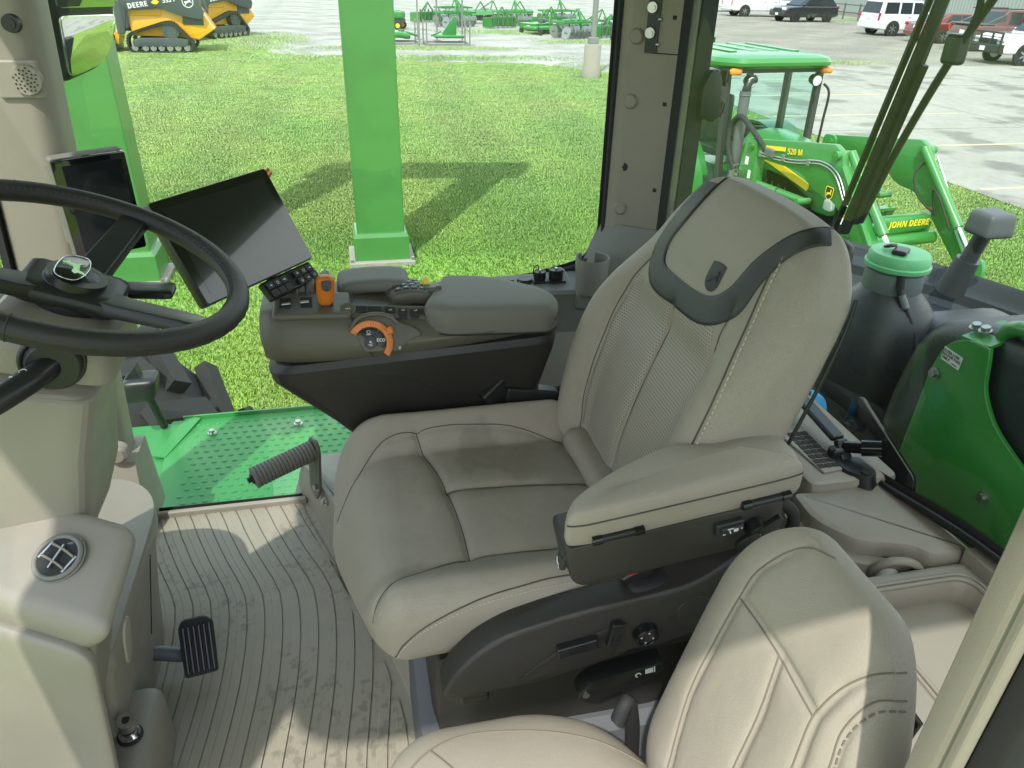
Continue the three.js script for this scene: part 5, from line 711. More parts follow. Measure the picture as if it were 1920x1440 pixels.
// ---------- rear window latch, hinge and wiper ----------
{
  const s = thing('window_latch', 'black rear window latch with a long lever bar on the shelf', 'latch');
  mesh('latch_base', [loft([[0.94, 1.02], [0.94, 1.02], [0.95, 1.0]].map(([a, b], i) => roundPoly([[0.915, -1.085], [0.985, -1.075], [0.99, -1.01], [0.955, -0.985], [0.915, -1.03]], 0.012, 3).map(([x, z]) => V(0.952 + (x - 0.952) * (1 - i * 0.1), 2.318 + i * 0.012, -1.04 + (z + 1.04) * (1 - i * 0.1)))), { crease: 0.4 })], M.black, s);
  mesh('lever', [bar([0.945, 2.385, -1.30], [0.948, 2.365, -1.105], 0.030, 0.014, V(0, 1, 0.1), 0.005), bar([0.948, 2.368, -1.10], [0.95, 2.330, -1.065], 0.026, 0.016, V(0, 1, 0), 0.005), rb(0.03, 0.05, 0.026, 0.008, 0.935, 2.335, -1.085)], M.black, s);
  mesh('latch_pin', [rod([0.952, 2.358, -1.085], [0.975, 2.369, -1.06], 0.012, 0.012, 16), rod([0.972, 2.368, -1.062], [1.0, 2.378, -1.04], 0.0165, 0.0165, 18)], M.gloss, s);
  mesh('latch_screw', cyl(0.008, 0.008, 0.004, 0.955, 2.344, -1.015, 0, 0, 0, 14), M.rubber, s);
  rebase(s, [0.95, 2.318, -1.05]);
  const pl = thing('striker_plate', 'black painted striker plate bolted behind the rear window latch', 'plate');
  mesh('plate', [prism(roundPoly([[-1.262, 2.36], [-1.24, 2.375], [-1.03, 2.30], [-1.02, 2.26], [-1.05, 2.10], [-1.28, 2.20]], 0.012), 0.010, 0.003).applyMatrix4(new THREE.Matrix4().makeBasis(V(0, 0, 1), V(0, 1, 0), V(-1, 0, 0))).translate(1.10, 0, 0)], M.gloss, pl);
  for (const [z, y] of [[-1.235, 2.30], [-1.08, 2.20]]) mesh('plate_bolt', [rod([1.09, y, z], [1.078, y, z], 0.013, 0.013, 18), rod([1.078, y, z], [1.068, y, z], 0.009, 0.009, 6)], M.black, pl);
  rebase(pl, [1.10, 2.10, -1.15]);
  const h = thing('roller_bracket', 'black bracket block with two round rollers on the rear pillar', 'bracket');
  mesh('bracket_block', prism(roundPoly([[0.838, 2.885], [0.868, 2.868], [0.893, 2.885], [0.885, 2.97], [0.873, 2.995], [0.852, 2.99], [0.836, 2.95]], 0.008), 0.045, 0.005).translate(0, 0, -1.85), M.black, h);
  for (const y of [2.972, 2.900]) mesh('roller', [cyl(0.019, 0.019, 0.016, 0.897, y, -1.83, PI / 2 + 0.1, 0.9, 0, 22), tor(0.017, 0.003, 0.903, y, -1.824, 0, 0.9, 0)], M.rubber, h);
  rebase(h, [0.865, 2.868, -1.83]); h.position.x += 0.028; h.position.z += 0.03;
  const w = thing('rear_wiper', 'black rear wiper blade and arm hanging across the back window', 'wiper');
  const A = [1.035, 2.715, -1.362], B = [1.035, 3.30, -1.225];
  mesh('blade', [bar(A, B, 0.014, 0.022, V(1, 0, 0), 0.004), bar([1.02, 2.72, -1.375], [1.02, 3.29, -1.24], 0.006, 0.012, V(1, 0, 0))], M.black, w);
  mesh('blade_spine', [bar([1.045, 2.74, -1.348], [1.045, 3.06, -1.27], 0.012, 0.016, V(1, 0, 0), 0.003), bar([1.045, 3.02, -1.295], [1.045, 3.3, -1.245], 0.016, 0.022, V(1, 0, 0), 0.003)], M.black, w);
  mesh('arm', [tube([[1.055, 2.745, -1.345], [1.06, 2.90, -1.30], [1.062, 3.08, -1.225], [1.06, 3.2, -1.155], [1.05, 3.36, -1.07]], 0.0075, 30, 8), rb(0.03, 0.05, 0.035, 0.008, 1.06, 3.09, -1.222, 0, 0, 0)], M.black, w);
  mesh('washer_hose', tube([[1.06, 3.10, -1.21], [1.055, 3.15, -1.19], [1.055, 3.185, -1.20], [1.05, 3.20, -1.235]], 0.006, 20, 6), M.rubber, w);
  rebase(w, [1.05, 3.3, -1.15]);
}
// ---------- fuel tank behind the cab ----------
mat('tank', [0.030, 0.034, 0.036], 0.38, { bumpMap: T.grain, bumpScale: 0.0005, roughnessMap: T.smudge });
mat('frostGreen', [0.16, 0.50, 0.22], 0.45);
mat('neckGrey', [0.17, 0.19, 0.19], 0.5);
{
  const s = thing('fuel_tank', 'black moulded fuel tank with green filler cap behind the rear window', 'tank');
  // deck with a raised rim
  const deck = (k, y) => roundPoly([[1.46, -2.42], [1.66, -2.38], [1.88, -2.0], [2.06, -1.45], [2.2, -0.6], [2.2, 0.4], [1.46, 0.4]], 0.12, 6).map(([x, z]) => V(1.72 + (x - 1.72) * k, y + 0.05 * (z + 1.6) * 0.3, -1.2 + (z + 1.2) * k));
  mesh('tank_body', loft([deck(0.97, 1.2), deck(0.99, 2.24), deck(1.0, 2.33), deck(0.995, 2.37), deck(0.975, 2.385), deck(0.95, 2.375), deck(0.93, 2.35), deck(0.90, 2.335), deck(0.86, 2.33), deck(0.845, 2.30), deck(0.80, 2.285), deck(0.1, 2.28)], { crease: 0.5 }), M.tank, s);
  // bottle-shaped filler
  const bt = lathe([[0.150, -0.45], [0.150, 0.0], [0.149, 0.06], [0.142, 0.115], [0.125, 0.165], [0.10, 0.20], [0.078, 0.222], [0.070, 0.232], [0.070, 0.25], [0, 0.25]], 44);
  const fl = mesh('filler_bottle', [at(bt, 1.37, 2.26, -1.565), soft(0.20, 0.56, 0.24, 0.05, 8, 10, 8, v => V(1.34 + v.x, 2.03 + v.y, -1.60 + v.z))], M.tank, s);
  mesh('filler_neck', lathe([[0.0705, 0], [0.0725, 0.004], [0.0725, 0.052], [0.066, 0.056], [0, 0.056]], 36, 1.37, 2.488, -1.565), M.neckGrey, fl);
  const cap = mesh('filler_cap', lathe([[0.070, 0], [0.079, 0.004], [0.080, 0.014], [0.076, 0.017], [0.075, 0.034], [0.070, 0.042], [0.03, 0.046], [0, 0.046]], 40, 1.37, 2.545, -1.565), M.frostGreen, fl);
  mesh('cap_latch', [rb(0.05, 0.012, 0.035, 0.005, 1.352, 2.596, -1.545, 0, R(40)), tor(0.013, 0.004, 1.338, 2.602, -1.57, R(70), 0.3, 0, 18, 6)], M.black, cap);
  mesh('cap_chain', [tube([[1.335, 2.535, -1.50], [1.34, 2.50, -1.492], [1.355, 2.46, -1.47], [1.37, 2.41, -1.44], [1.375, 2.36, -1.415]], 0.007, 30, 6), rod([1.337, 2.545, -1.502], [1.337, 2.512, -1.494], 0.010)], M.rubber, fl);
  mesh('chain_clip', [rod([1.343, 2.50, -1.489], [1.352, 2.47, -1.473], 0.009)], M.neckGrey, fl);
  // hump on the right with the painted guard plate
  const hump = [[-1.36, 1.2], [-1.36, 2.30], [-1.335, 2.44], [-1.295, 2.52], [-1.23, 2.555], [-1.15, 2.575], [-1.0, 2.60], [-0.3, 2.66], [0.4, 2.66], [0.4, 1.2]];
  mesh('tank_hump', [prism(roundPoly(hump, 0.05, 5), 0.40, 0.05, undefined, 5).applyMatrix4(new THREE.Matrix4().makeBasis(V(0, 0, 1), V(0, 1, 0), V(-1, 0, 0))).translate(1.655, 0, 0)], M.tank, s);
  mesh('tank_shoulder', soft(0.30, 0.16, 0.30, 0.06, 8, 6, 8, v => V(1.55 + v.x, 2.36 + v.y, -1.40 + v.z)), M.tank, s);
  const plate = [[-1.24, 2.00], [-1.232, 2.2], [-1.222, 2.44, 0.02], [-1.205, 2.515, 0.03], [-1.15, 2.55, 0.03], [-1.098, 2.555, 0.012], [-1.088, 2.52, 0.03], [-1.078, 2.47, 0.03], [-1.03, 2.415, 0.05], [-0.93, 2.37, 0.08], [-0.7, 2.33], [-0.2, 2.3], [-0.2, 2.0]];
  const toX = x => new THREE.Matrix4().makeBasis(V(0, 0, 1), V(0, 1, 0), V(-1, 0, 0)).setPosition(x, 0, 0);
  const gp = mesh('guard_plate', [prism(roundPoly(plate, 0.015, 5), 0.012, 0.003).applyMatrix4(toX(1.245)), loft([0, 0.5, 1].map(t => [[1.236 + 0.09 * t, 2.545 + 0.03 * t, -1.175], [1.236 + 0.09 * t, 2.556 + 0.03 * t, -1.10], [1.236 + 0.09 * t, 2.548 + 0.03 * t, -1.10], [1.236 + 0.09 * t, 2.537 + 0.03 * t, -1.175]].map(q => V(...q))), { crease: 0.3 })], M.green, s); gp.userData.label = 'glossy green guard plate with a white fuel sticker';
  for (const [y, z] of [[2.44, -1.205], [2.265, -0.985]]) mesh('plate_bolt', [rod([1.236, y, z], [1.230, y, z], 0.014, 0.014, 20), rod([1.230, y, z], [1.222, y, z], 0.0095, 0.0095, 6)], M.zinc, gp);
  for (const z of [-1.172, -1.148]) mesh('plate_bolt', [cyl(0.013, 0.013, 0.004, 1.262, 2.563 + (z + 1.172) * 0.15, z, 0, 0, 0.25, 20), cyl(0.0095, 0.0095, 0.008, 1.262, 2.569 + (z + 1.172) * 0.15, z, 0, 0, 0.25, 6)], M.zinc, gp);
  const fk = new THREE.Matrix4().makeBasis(V(0, 0, 1), V(0, 1, 0), V(-1, 0, 0)).multiply(new THREE.Matrix4().makeRotationZ(R(-2))).setPosition(1.2315, 2.492, -1.175);
  const stk = mesh('fuel_sticker', inF(box(0.054, 0.030, 0.0008, 0, 0, 0), fk), M.white, gp);
  mesh('sticker_text', inF([text3('ULTRA LOW', 0.0062, 0.0004).translate(-0.004, 0.0085, 0.0005), text3('SULFUR FUEL', 0.0062, 0.0004).translate(0, 0.0005, 0.0005), text3('ONLY', 0.0062, 0.0004).translate(-0.013, -0.0075, 0.0005), box(0.016, 0.002, 0.0004, 0.012, -0.0105, 0.0006)], fk), M.rubber, stk);
  mesh('pocket', [soft(0.16, 0.62, 0.56, 0.06, 8, 14, 14, v => V(1.335 + v.x + 0.12 * (0.5 - v.z) * 0.3, 2.27 + v.y - 0.25 * sst(-v.z, 0.0, 0.28) * 0, -0.72 + v.z))], M.tank, s);
  const rl = mesh('grab_rail', [tube([[1.30, 2.50, -1.125], [1.285, 2.555, -1.122], [1.275, 2.592, -1.10], [1.275, 2.605, -1.05], [1.28, 2.60, -0.9], [1.29, 2.60, -0.5]], 0.0165, 40, 14)], M.green, s);
  mesh('rail_foot', [rb(0.07, 0.014, 0.05, 0.005, 1.30, 2.545, -1.125, 0, 0.2, 0)], M.green, rl);
  rebase(s, [1.6, 1.2, -1.2]);
}
// breather cap standing on the tank's far rim
{
  const s = thing('breather_cap', 'grey square breather cap on a short black stem beyond the tank', 'breather');
  mesh('stem', [rod([1.78, 2.36, -1.79], [1.79, 2.47, -1.77], 0.042, 0.034, 22), rod([1.79, 2.47, -1.77], [1.80, 2.56, -1.755], 0.024, 0.024, 18)], M.tank, s);
  mesh('cap', [soft(0.095, 0.07, 0.09, 0.012, 8, 6, 8, v => V(1.805 + v.x * (1 - v.y * 2), 2.585 + v.y, -1.75 + v.z * (1 - v.y * 2)))], mat('capGrey', [0.075, 0.082, 0.085], 0.5), s);
  rebase(s, [1.78, 2.36, -1.79]);
}
{
  const s = thing('blue_cloth', 'small bright blue cloth tucked behind the driver seat', 'cloth');
  mesh('cloth', soft(0.05, 0.09, 0.06, 0.02, 10, 12, 10, v => V(1.06 + v.x + 0.006 * Math.sin(v.y * 90), 2.275 + v.y, -1.355 + v.z + 0.006 * Math.sin(v.y * 120 + v.x * 60))), mat('clothBlue', [0.03, 0.30, 0.62], 0.8), s);
  mesh('cloth_strap', tube([[1.04, 2.33, -1.35], [1.035, 2.30, -1.345], [1.04, 2.25, -1.34]], 0.006, 10, 6), M.rubber, s);
  rebase(s, [1.06, 2.23, -1.385]);
}

// ---------- outside: deck plate, mirror, wheel ----------
{
  const s = thing('entry_deck', 'bright green dimpled deck plate outside the side window', 'deck');
  const pl = mesh('plate', prism(roundPoly([[-0.66, 1.875], [0.16, 1.875], [0.16, 2.53], [-0.70, 2.53]], 0.012), 0.006, 0.0015).rotateX(-PI / 2).translate(0, 1.695, 0), M.greenDeck ?? mat('greenDeck', [0.042, 0.25, 0.066], 0.4, { map: T.tone }), s);
  mesh('fold', [bar([-0.705, 1.70, -2.30], [-0.62, 1.708, -2.53], 0.05, 0.006, V(0, 1, 0)), prism([[-0.98, 1.9], [-0.66, 1.9], [-0.70, 2.53], [-0.98, 2.53]], 0.005).rotateX(-PI / 2).translate(0, 1.685, 0)], M.greenDeck, s);
  const d = []; for (let i = 0; i < 24; i++) for (let j = 0; j < 17; j++) { const x = -0.60 + i * 0.0335 + (j % 2) * 0.0165, z = -1.91 - j * 0.036; d.push(at(prep(new THREE.SphereGeometry(0.0078, 8, 3, 0, 2 * PI, 0, PI / 2)).scale(1.3, 0.45, 0.8), x, 1.7008, z)); }
  mesh('dimple', d, M.greenDeck, pl).userData.kind = 'stuff';
  for (const [x, z] of [[-0.545, -2.42], [-0.245, -2.43], [-0.235, -1.96]]) mesh('deck_bolt', [cyl(0.016, 0.016, 0.004, x, 1.704, z, 0, 0, 0, 18), cyl(0.011, 0.011, 0.012, x, 1.711, z, 0, 0, 0, 6)], M.steel, pl);
  mesh('edge_lip', [bar([-0.66, 1.69, -2.535], [0.16, 1.69, -2.535], 0.008, 0.05), bar([-0.2, 1.66, -2.0], [-0.2, 1.66, -2.5], 0.06, 0.05)], M.greenDeck, s);
  rebase(s, [-0.25, 1.65, -2.25]);
}
{
  const s = thing('side_mirror', 'black side mirror with wide and round lower glass past the pillar', 'mirror');
  const f = frame([-0.638, 3.055, -2.36], [0.62, 0.02, -0.78], [0.12, 1, 0.107]).scale(V(1.12, 1.12, 1.12));
  const o = roundPoly([[-0.075, -0.150, 0.03], [0.055, -0.118, 0.05], [0.098, -0.03, 0.05], [0.108, 0.20, 0.03], [-0.075, 0.20, 0.03]], 0.03, 6);
  mesh('shell', [inF(prism(o, 0.07, 0.02, undefined, 4).translate(0, 0, -0.074), f)], M.black, s);
  mesh('lower_glass', inF(prism(roundPoly([[-0.062, -0.135, 0.03], [0.048, -0.105, 0.04], [0.086, -0.03, 0.04], [0.090, 0.0], [-0.062, 0.004]], 0.015, 6), 0.004, 0.001).translate(0, 0, -0.003), f), M.mirror, s);
  mesh('upper_glass', inF(prism(roundPoly([[-0.062, 0.020], [0.094, 0.016], [0.098, 0.19], [-0.062, 0.19]], 0.012, 4), 0.004, 0.001).translate(0, 0, -0.003), f), M.mirror, s);
  mesh('side_panel', [inF(soft(0.10, 0.36, 0.05, 0.02, 6, 12, 4, v => V(v.x - 0.115, v.y + 0.03 + 0.02 * Math.sin(v.y * 4), v.z - 0.045)), f)], mat('mirrorGrey', [0.055, 0.066, 0.068], 0.45, { bumpMap: T.grain, bumpScale: 0.0005 }), s);
  mesh('bracket', [rod([-0.70, 3.12, -2.34], [-0.80, 3.16, -1.98], 0.016), rb(0.09, 0.03, 0.05, 0.008, -0.705, 3.135, -2.32)], M.black, s);
  rebase(s, [-0.8, 3.1, -2.0]);
}
mat('tyre', [0.022, 0.022, 0.022], 0.85, { map: T.tone });
function lugTyre(r, w, n, lug) { const g = [], prof = []; for (const [a, b] of [[0.60, -0.46], [0.74, -0.50], [0.90, -0.49], [0.955, -0.42], [0.965, 0], [0.955, 0.42], [0.90, 0.49], [0.74, 0.50], [0.60, 0.46]]) prof.push([a * r, b * w]); g.push(lathe(prof, 48).rotateZ(PI / 2)); const lugs = []; for (let k = 0; k < n; k++) for (const e of [-1, 1]) { const a = (k + (e > 0 ? 0.5 : 0)) / n * 2 * PI, b = box(w * 0.56, lug, r * 0.085, 0, 0, 0, 0, e * 0.62, 0); b.translate(e * w * 0.235, 0.965 * r + lug * 0.45, 0).rotateX(a); lugs.push(b); } return [g, lugs]; }
{
  const s = thing('wheel_assembly', 'black ribbed tractor tyre beyond the green deck with a work light above', 'wheel', [-1.46, 0.98, -2.86]);
  const [ty, lugs] = lugTyre(1.0, 0.62, 22, 0.06); mesh('tyre', ty, M.tyre, s); mesh('tread_lug', lugs, M.tyre, s).userData.kind = 'stuff'; mesh('rim', [cyl(0.60, 0.60, 0.40, 0, 0, 0, 0, 0, PI / 2, 36), cyl(0.3, 0.3, 0.46, 0, 0, 0, 0, 0, PI / 2, 24)], M.yellow, s);
  s.rotation.y = R(0);
  s.rotation.y = R(90);
}
{
  const s = thing('side_lamp', 'black side lamp with an orange lens above the front tyre', 'lamp');
  mesh('housing', soft(0.11, 0.085, 0.10, 0.018, 6, 6, 6, v => V(-0.748 + v.x + v.y * 0.2, 1.905 + v.y, -2.44 + v.z)), M.black, s);
  mesh('orange_lens', [rod([-0.81, 1.893, -2.40], [-0.822, 1.89, -2.385], 0.026, 0.024, 20)], M.amber, s);
  mesh('lamp_stalk', [rod([-0.74, 1.88, -2.46], [-0.72, 1.70, -2.50], 0.014), prism([[-0.79, 1.94], [-0.745, 1.99], [-0.735, 1.93]], 0.04).translate(0, 0, -2.46)], M.black, s);
  rebase(s, [-0.72, 1.70, -2.5]);
}
// ---------- utility tractor with loader ----------
mat('cabDark', [0.03, 0.032, 0.032], 0.5);
mat('greyMetal', [0.10, 0.105, 0.11], 0.5);
mat('cabGlass', [0.80, 0.95, 0.92], 0, { transmission: 1, thickness: 0, ior: 1.5 });
mat('loaderGreen', [0.03, 0.20, 0.036], 0.35, { clearcoat: 0.5, clearcoatRoughness: 0.15, map: T.tone });
{
  const t = thing('loader_tractor', 'green utility tractor with glass cab and front loader on the lawn', 'tractor', [5.013, 0, -9.65], 0.1257);
  const G = M.loaderGreen, add = (n, g, m, p = t) => mesh(n, g, m, p);
  // roof
  const ro = roundPoly([[-0.74, -0.60], [0.74, -0.60], [0.80, 0.9], [0.62, 1.18], [-0.62, 1.18], [-0.80, 0.9]], 0.10, 5), rr = (k, y) => ro.map(([x, z]) => V(x * k, y + 0.02 * Math.cos(x * 1.6), 0.25 + (z - 0.25) * k)).reverse();
  const roof = add('roof', loft([rr(0.93, 2.20), rr(1.0, 2.235), rr(1.005, 2.27), rr(0.97, 2.315), rr(0.88, 2.34), rr(0.5, 2.35), rr(0.05, 2.352)], { crease: 0.5 }), G);
  for (const x of [-0.45, -0.15, 0.15, 0.45]) add('roof_rib', rb(0.10, 0.016, 1.0, 0.006, x, 2.362, 0.2), G, roof);
  for (const x of [-0.662, 0.662]) { add('marker_light', [soft(0.15, 0.075, 0.07, 0.025, 6, 4, 4, v => V(x * 0.97 + v.x, 2.185 + v.y, 1.085 + v.z))], M.amber, roof); const w = add('work_light', [cyl(0.07, 0.055, 0.09, x * 0.70, 2.085, 1.12, PI / 2 + 0.15, 0, 0, 18)], M.black, roof); add('light_lens', cyl(0.058, 0.058, 0.01, x * 0.70, 2.078, 1.168, PI / 2 + 0.15, 0, 0, 18), M.lens, w); }
  add('roof_underside', box(1.36, 0.06, 1.5, 0, 2.185, 0.25), M.cabDark, roof);
  add('antenna', rod([-0.72, 2.22, 0.6], [-0.86, 2.75, 0.5], 0.004), M.black, roof);
  // posts
  const posts = [[-0.62, 1.02, -0.66, 0.95], [0.62, 1.02, 0.66, 0.95], [-0.74, 0.30, -0.72, 0.30], [0.74, 0.30, 0.72, 0.30], [-0.66, -0.42, -0.64, -0.40], [0.66, -0.42, 0.64, -0.40]];
  for (const [x0, z0, x1, z1] of posts) add('cab_post', bar([x0, 0.95, z0], [x1, 2.18, z1], 0.075, 0.085, V(0, 0, 1), 0.015), M.cabDark);
  add('windscreen', patch(3, 2, (u, v) => V(lerp(-0.60, 0.60, u), lerp(1.15, 2.16, v), 1.0 - 0.03 * v)), M.cabGlass);
  for (const x of [-1, 1]) { add('door_glass', patch(2, 2, (u, v) => V(x * lerp(0.70, 0.64, u), lerp(0.75, 2.16, v), lerp(0.34, 0.98, u))), M.cabGlass); add('rear_quarter_glass', patch(2, 2, (u, v) => V(x * lerp(0.66, 0.72, u), lerp(1.05, 2.16, v), lerp(-0.38, 0.26, u))), M.cabGlass); }
  add('rear_glass', patch(2, 2, (u, v) => V(lerp(-0.62, 0.62, u), lerp(1.2, 2.16, v), -0.42)), M.cabGlass);
  add('wiper', rod([0.1, 1.16, 1.02], [0.42, 1.40, 1.03], 0.008), M.black);
  add('grab_handle', tube([[0.70, 2.02, 1.02], [0.76, 1.95, 1.06], [0.77, 1.6, 1.06], [0.77, 1.2, 1.05]], 0.016, 20, 8), M.black);
  add('cab_seat', [soft(0.46, 0.62, 0.14, 0.05, 6, 8, 4, v => V(v.x, 1.45 + v.y, -0.12 + v.z)), soft(0.48, 0.14, 0.44, 0.05, 6, 4, 6, v => V(v.x, 1.10 + v.y, 0.10 + v.z))], M.cabDark);
  add('wheel_in_cab', [tor(0.19, 0.015, 0, 1.42, 0.62, R(65), 0, 0), rod([0, 1.41, 0.62], [0, 1.10, 0.80], 0.03)], M.black);
  add('dash_cowl', soft(0.55, 0.30, 0.30, 0.06, 6, 5, 6, v => V(v.x, 1.22 + v.y, 0.86 + v.z)), M.cabDark);
  add('cab_floor', box(1.30, 0.12, 1.4, 0, 0.86, 0.3), M.cabDark);
  // fenders and wheels
  for (const e of [-1, 1]) {
    add('fender', loft(Array.from({ length: 15 }, (_, k) => { const a = R(-20 + k * 15), r = 0.80; return [[e * 0.58, 0], [e * 1.02, 0], [e * 1.02, -0.05], [e * 0.58, -0.03]].map(([x, d]) => V(x, 0.62 + (r + d) * Math.sin(a), (r + d) * Math.cos(a))); }), { crease: 0.5 }), G);
    const [ty, lugs] = lugTyre(0.68, 0.40, 20, 0.035); const w = add('rear_wheel', at(mergeAll(ty), e * 0.80, 0.68, 0), M.tyre); add('tread_lug', at(mergeAll(lugs), e * 0.80, 0.68, 0), M.tyre, w).userData.kind = 'stuff'; add('rim', [cyl(0.40, 0.40, 0.24, e * 0.80, 0.68, 0, 0, 0, PI / 2, 28), cyl(0.16, 0.16, 0.30, e * 0.80, 0.68, 0, 0, 0, PI / 2, 20)], M.yellow, w);
    const [t2, l2] = lugTyre(0.46, 0.28, 18, 0.028); const w2 = add('front_tyre', at(mergeAll(t2), e * 0.66, 0.46, 2.02), M.tyre); add('tread_lug', at(mergeAll(l2), e * 0.66, 0.46, 2.02), M.tyre, w2).userData.kind = 'stuff'; add('rim', cyl(0.27, 0.27, 0.18, e * 0.66, 0.46, 2.02, 0, 0, PI / 2, 24), M.yellow, w2);
  }
  add('side_marker', soft(0.12, 0.05, 0.05, 0.02, 4, 3, 3, v => V(-0.78 + v.x, 1.48 + v.y, 0.42 + v.z)), M.amber);
  add('steps', [bar([-0.72, 0.42, 0.65], [-0.72, 0.42, 0.95], 0.14, 0.04), bar([-0.70, 0.72, 0.62], [-0.70, 0.72, 0.92], 0.14, 0.04)], M.cabDark);
  // hood
  const hs = (z, w, yt, yb) => roundPoly([[-w, yb], [w, yb], [w * 1.0, yt - 0.16], [w * 0.80, yt - 0.03, 0.06], [0, yt + 0.012, 0.1], [-w * 0.80, yt - 0.03, 0.06], [-w, yt - 0.16]], 0.03, 4).map(([x, y]) => V(x, y, z)).reverse();
  const hood = add('hood', loft([hs(1.02, 0.36, 1.50, 0.95), hs(1.06, 0.365, 1.53, 0.95), hs(1.5, 0.36, 1.50, 0.94), hs(2.1, 0.33, 1.40, 0.92), hs(2.50, 0.30, 1.28, 0.9), hs(2.62, 0.27, 1.18, 0.9), hs(2.65, 0.22, 1.10, 0.92)], { crease: 0.45 }), G);
  for (const e of [-1, 1]) { add('hood_grille', [prism(roundPoly([[1.55, 0.74], [2.42, 0.74], [2.44, 1.02], [1.95, 1.16], [1.55, 1.18]], 0.03), 0.012, 0.003).applyMatrix4(new THREE.Matrix4().makeBasis(V(0, 0, 1), V(0, 1, 0), V(-e, 0, 0))).translate(e * 0.355, 0, 0)], M.black, hood); add('stripe', [loft([[1.20, 1.42], [1.7, 1.33], [2.30, 1.20]].map(([z, y]) => [V(e * (0.372 - (z - 1.2) * 0.03), y - 0.10, z), V(e * (0.372 - (z - 1.2) * 0.03), y - 0.02, z), V(e * (0.35 - (z - 1.2) * 0.03), y - 0.02, z), V(e * (0.35 - (z - 1.2) * 0.03), y - 0.10, z)]), { crease: 0.2 })], M.paint ?? mat('stripeYellow', [0.85, 0.60, 0.02], 0.5), hood); add('headlight', soft(0.09, 0.13, 0.12, 0.03, 4, 5, 5, v => V(e * 0.245 + v.x, 1.02 + v.y, 2.60 + v.z - Math.abs(v.x) * 0.3)), M.lens, hood); }
  for (const e of [-1, 1]) { for (let k = 0; k < 7; k++) add('grille_slat', bar([e * (0.362 - k * 0.004), 0.80 + 0.0 * k, 1.62 + k * 0.115], [e * (0.362 - k * 0.004), 1.08 - k * 0.008, 1.62 + k * 0.115], 0.012, 0.02, V(0, 0, 1)), M.greyMetal, hood); add('panel_gap', [bar([e * 0.366, 1.22, 1.10], [e * 0.33, 1.10, 2.40], 0.006, 0.008), bar([e * 0.368, 0.95, 1.30], [e * 0.366, 1.36, 1.30], 0.006, 0.008, V(0, 0, 1))], M.rubber, hood); add('door_handle', rb(0.03, 0.05, 0.12, 0.01, e * 0.735, 1.28, 0.42), M.black); add('boom_pipe', [tube([[e * 0.602, 1.38, 1.75], [e * 0.604, 1.42, 2.3], [e * 0.604, 1.50, 2.75], [e * 0.604, 1.45, 2.95], [e * 0.604, 1.20, 3.18]], 0.009, 30, 6), tube([[e * 0.602, 1.41, 1.75], [e * 0.604, 1.45, 2.3], [e * 0.604, 1.53, 2.75], [e * 0.604, 1.47, 2.99], [e * 0.604, 1.20, 3.22]], 0.009, 30, 6)], M.steel); }
  for (const z of [1.75, 2.15, 2.55]) add('pipe_clamp', rb(0.03, 0.07, 0.05, 0.006, -0.606, 1.40 + (z - 1.75) * 0.10, z), M.zinc);
  add('front_grille', soft(0.40, 0.42, 0.08, 0.03, 5, 6, 3, v => V(v.x, 0.86 + v.y, 2.64 + v.z)), M.black, hood);
  add('engine_block', box(0.42, 0.5, 1.5, 0, 0.72, 1.7), M.cabDark); add('front_axle', rod([-0.6, 0.46, 2.02], [0.6, 0.46, 2.02], 0.07), G);
  add('rear_axle', [rod([-0.75, 0.68, 0], [0.75, 0.68, 0], 0.14), box(0.5, 0.5, 0.9, 0, 0.7, 0.3)], G);
  // exhaust stack and elbow
  const ex = add('exhaust_stack', [rod([-0.52, 0.62, 1.18], [-0.52, 1.98, 1.16], 0.062, 0.062, 20), tor(0.063, 0.008, -0.52, 1.94, 1.16, PI / 2)], M.greyMetal);
  add('exhaust_elbow', tube([[-0.52, 1.96, 1.16], [-0.51, 2.03, 1.16], [-0.47, 2.09, 1.15], [-0.40, 2.11, 1.14]], 0.046, 14, 12), M.black, ex);
  // loader: masts, booms, cylinders, cross parts
  const boomPlate = [[1.50, 1.40, 0.06], [1.50, 1.52, 0.06], [1.62, 1.535, 0.05], [2.84, 1.72, 0.03], [2.98, 1.66, 0.05], [3.02, 1.56, 0.03], [3.82, 0.72, 0.04], [3.86, 0.60, 0.04], [3.72, 0.56, 0.04], [3.66, 0.66], [3.0, 1.20, 0.15], [2.66, 1.22, 0.12], [2.45, 1.36, 0.15], [1.70, 1.34, 0.06]];
  for (const e of [-1, 1]) {
    const X = e * 0.552, ext = (pts, d, b) => prism(roundPoly(pts, 0.02, 5), d, b).applyMatrix4(new THREE.Matrix4().makeBasis(V(0, 0, 1), V(0, 1, 0), V(-1, 0, 0))).translate(X + d / 2, 0, 0);
    const bm = add('boom', [ext(boomPlate, 0.075, 0.008)], G); bm.userData.label = e < 0 ? 'loader boom with yellow stripe and model number' : 'far loader boom';
    add('boom_flange', [bar([X, 1.545, 3.035], [X, 0.66, 3.86], 0.13, 0.014, V(0, 1, 1))], G, bm);
    add('mast', [ext([[1.44, 0.50], [1.70, 0.50], [1.72, 1.0], [1.66, 1.53, 0.06], [1.46, 1.53, 0.06], [1.38, 1.0]], 0.13, 0.01)], G);
    for (const [z, y, r] of [[1.58, 1.45, 0.045], [1.60, 1.05, 0.045], [2.52, 1.06, 0.035], [2.93, 1.63, 0.045], [3.79, 0.64, 0.04]]) add('pivot_pin', [rod([X - 0.085, y, z], [X + 0.085, y, z], r, r, 18), rod([X - 0.095, y, z], [X + 0.095, y, z], r * 0.5, r * 0.5, 12)], G, bm);
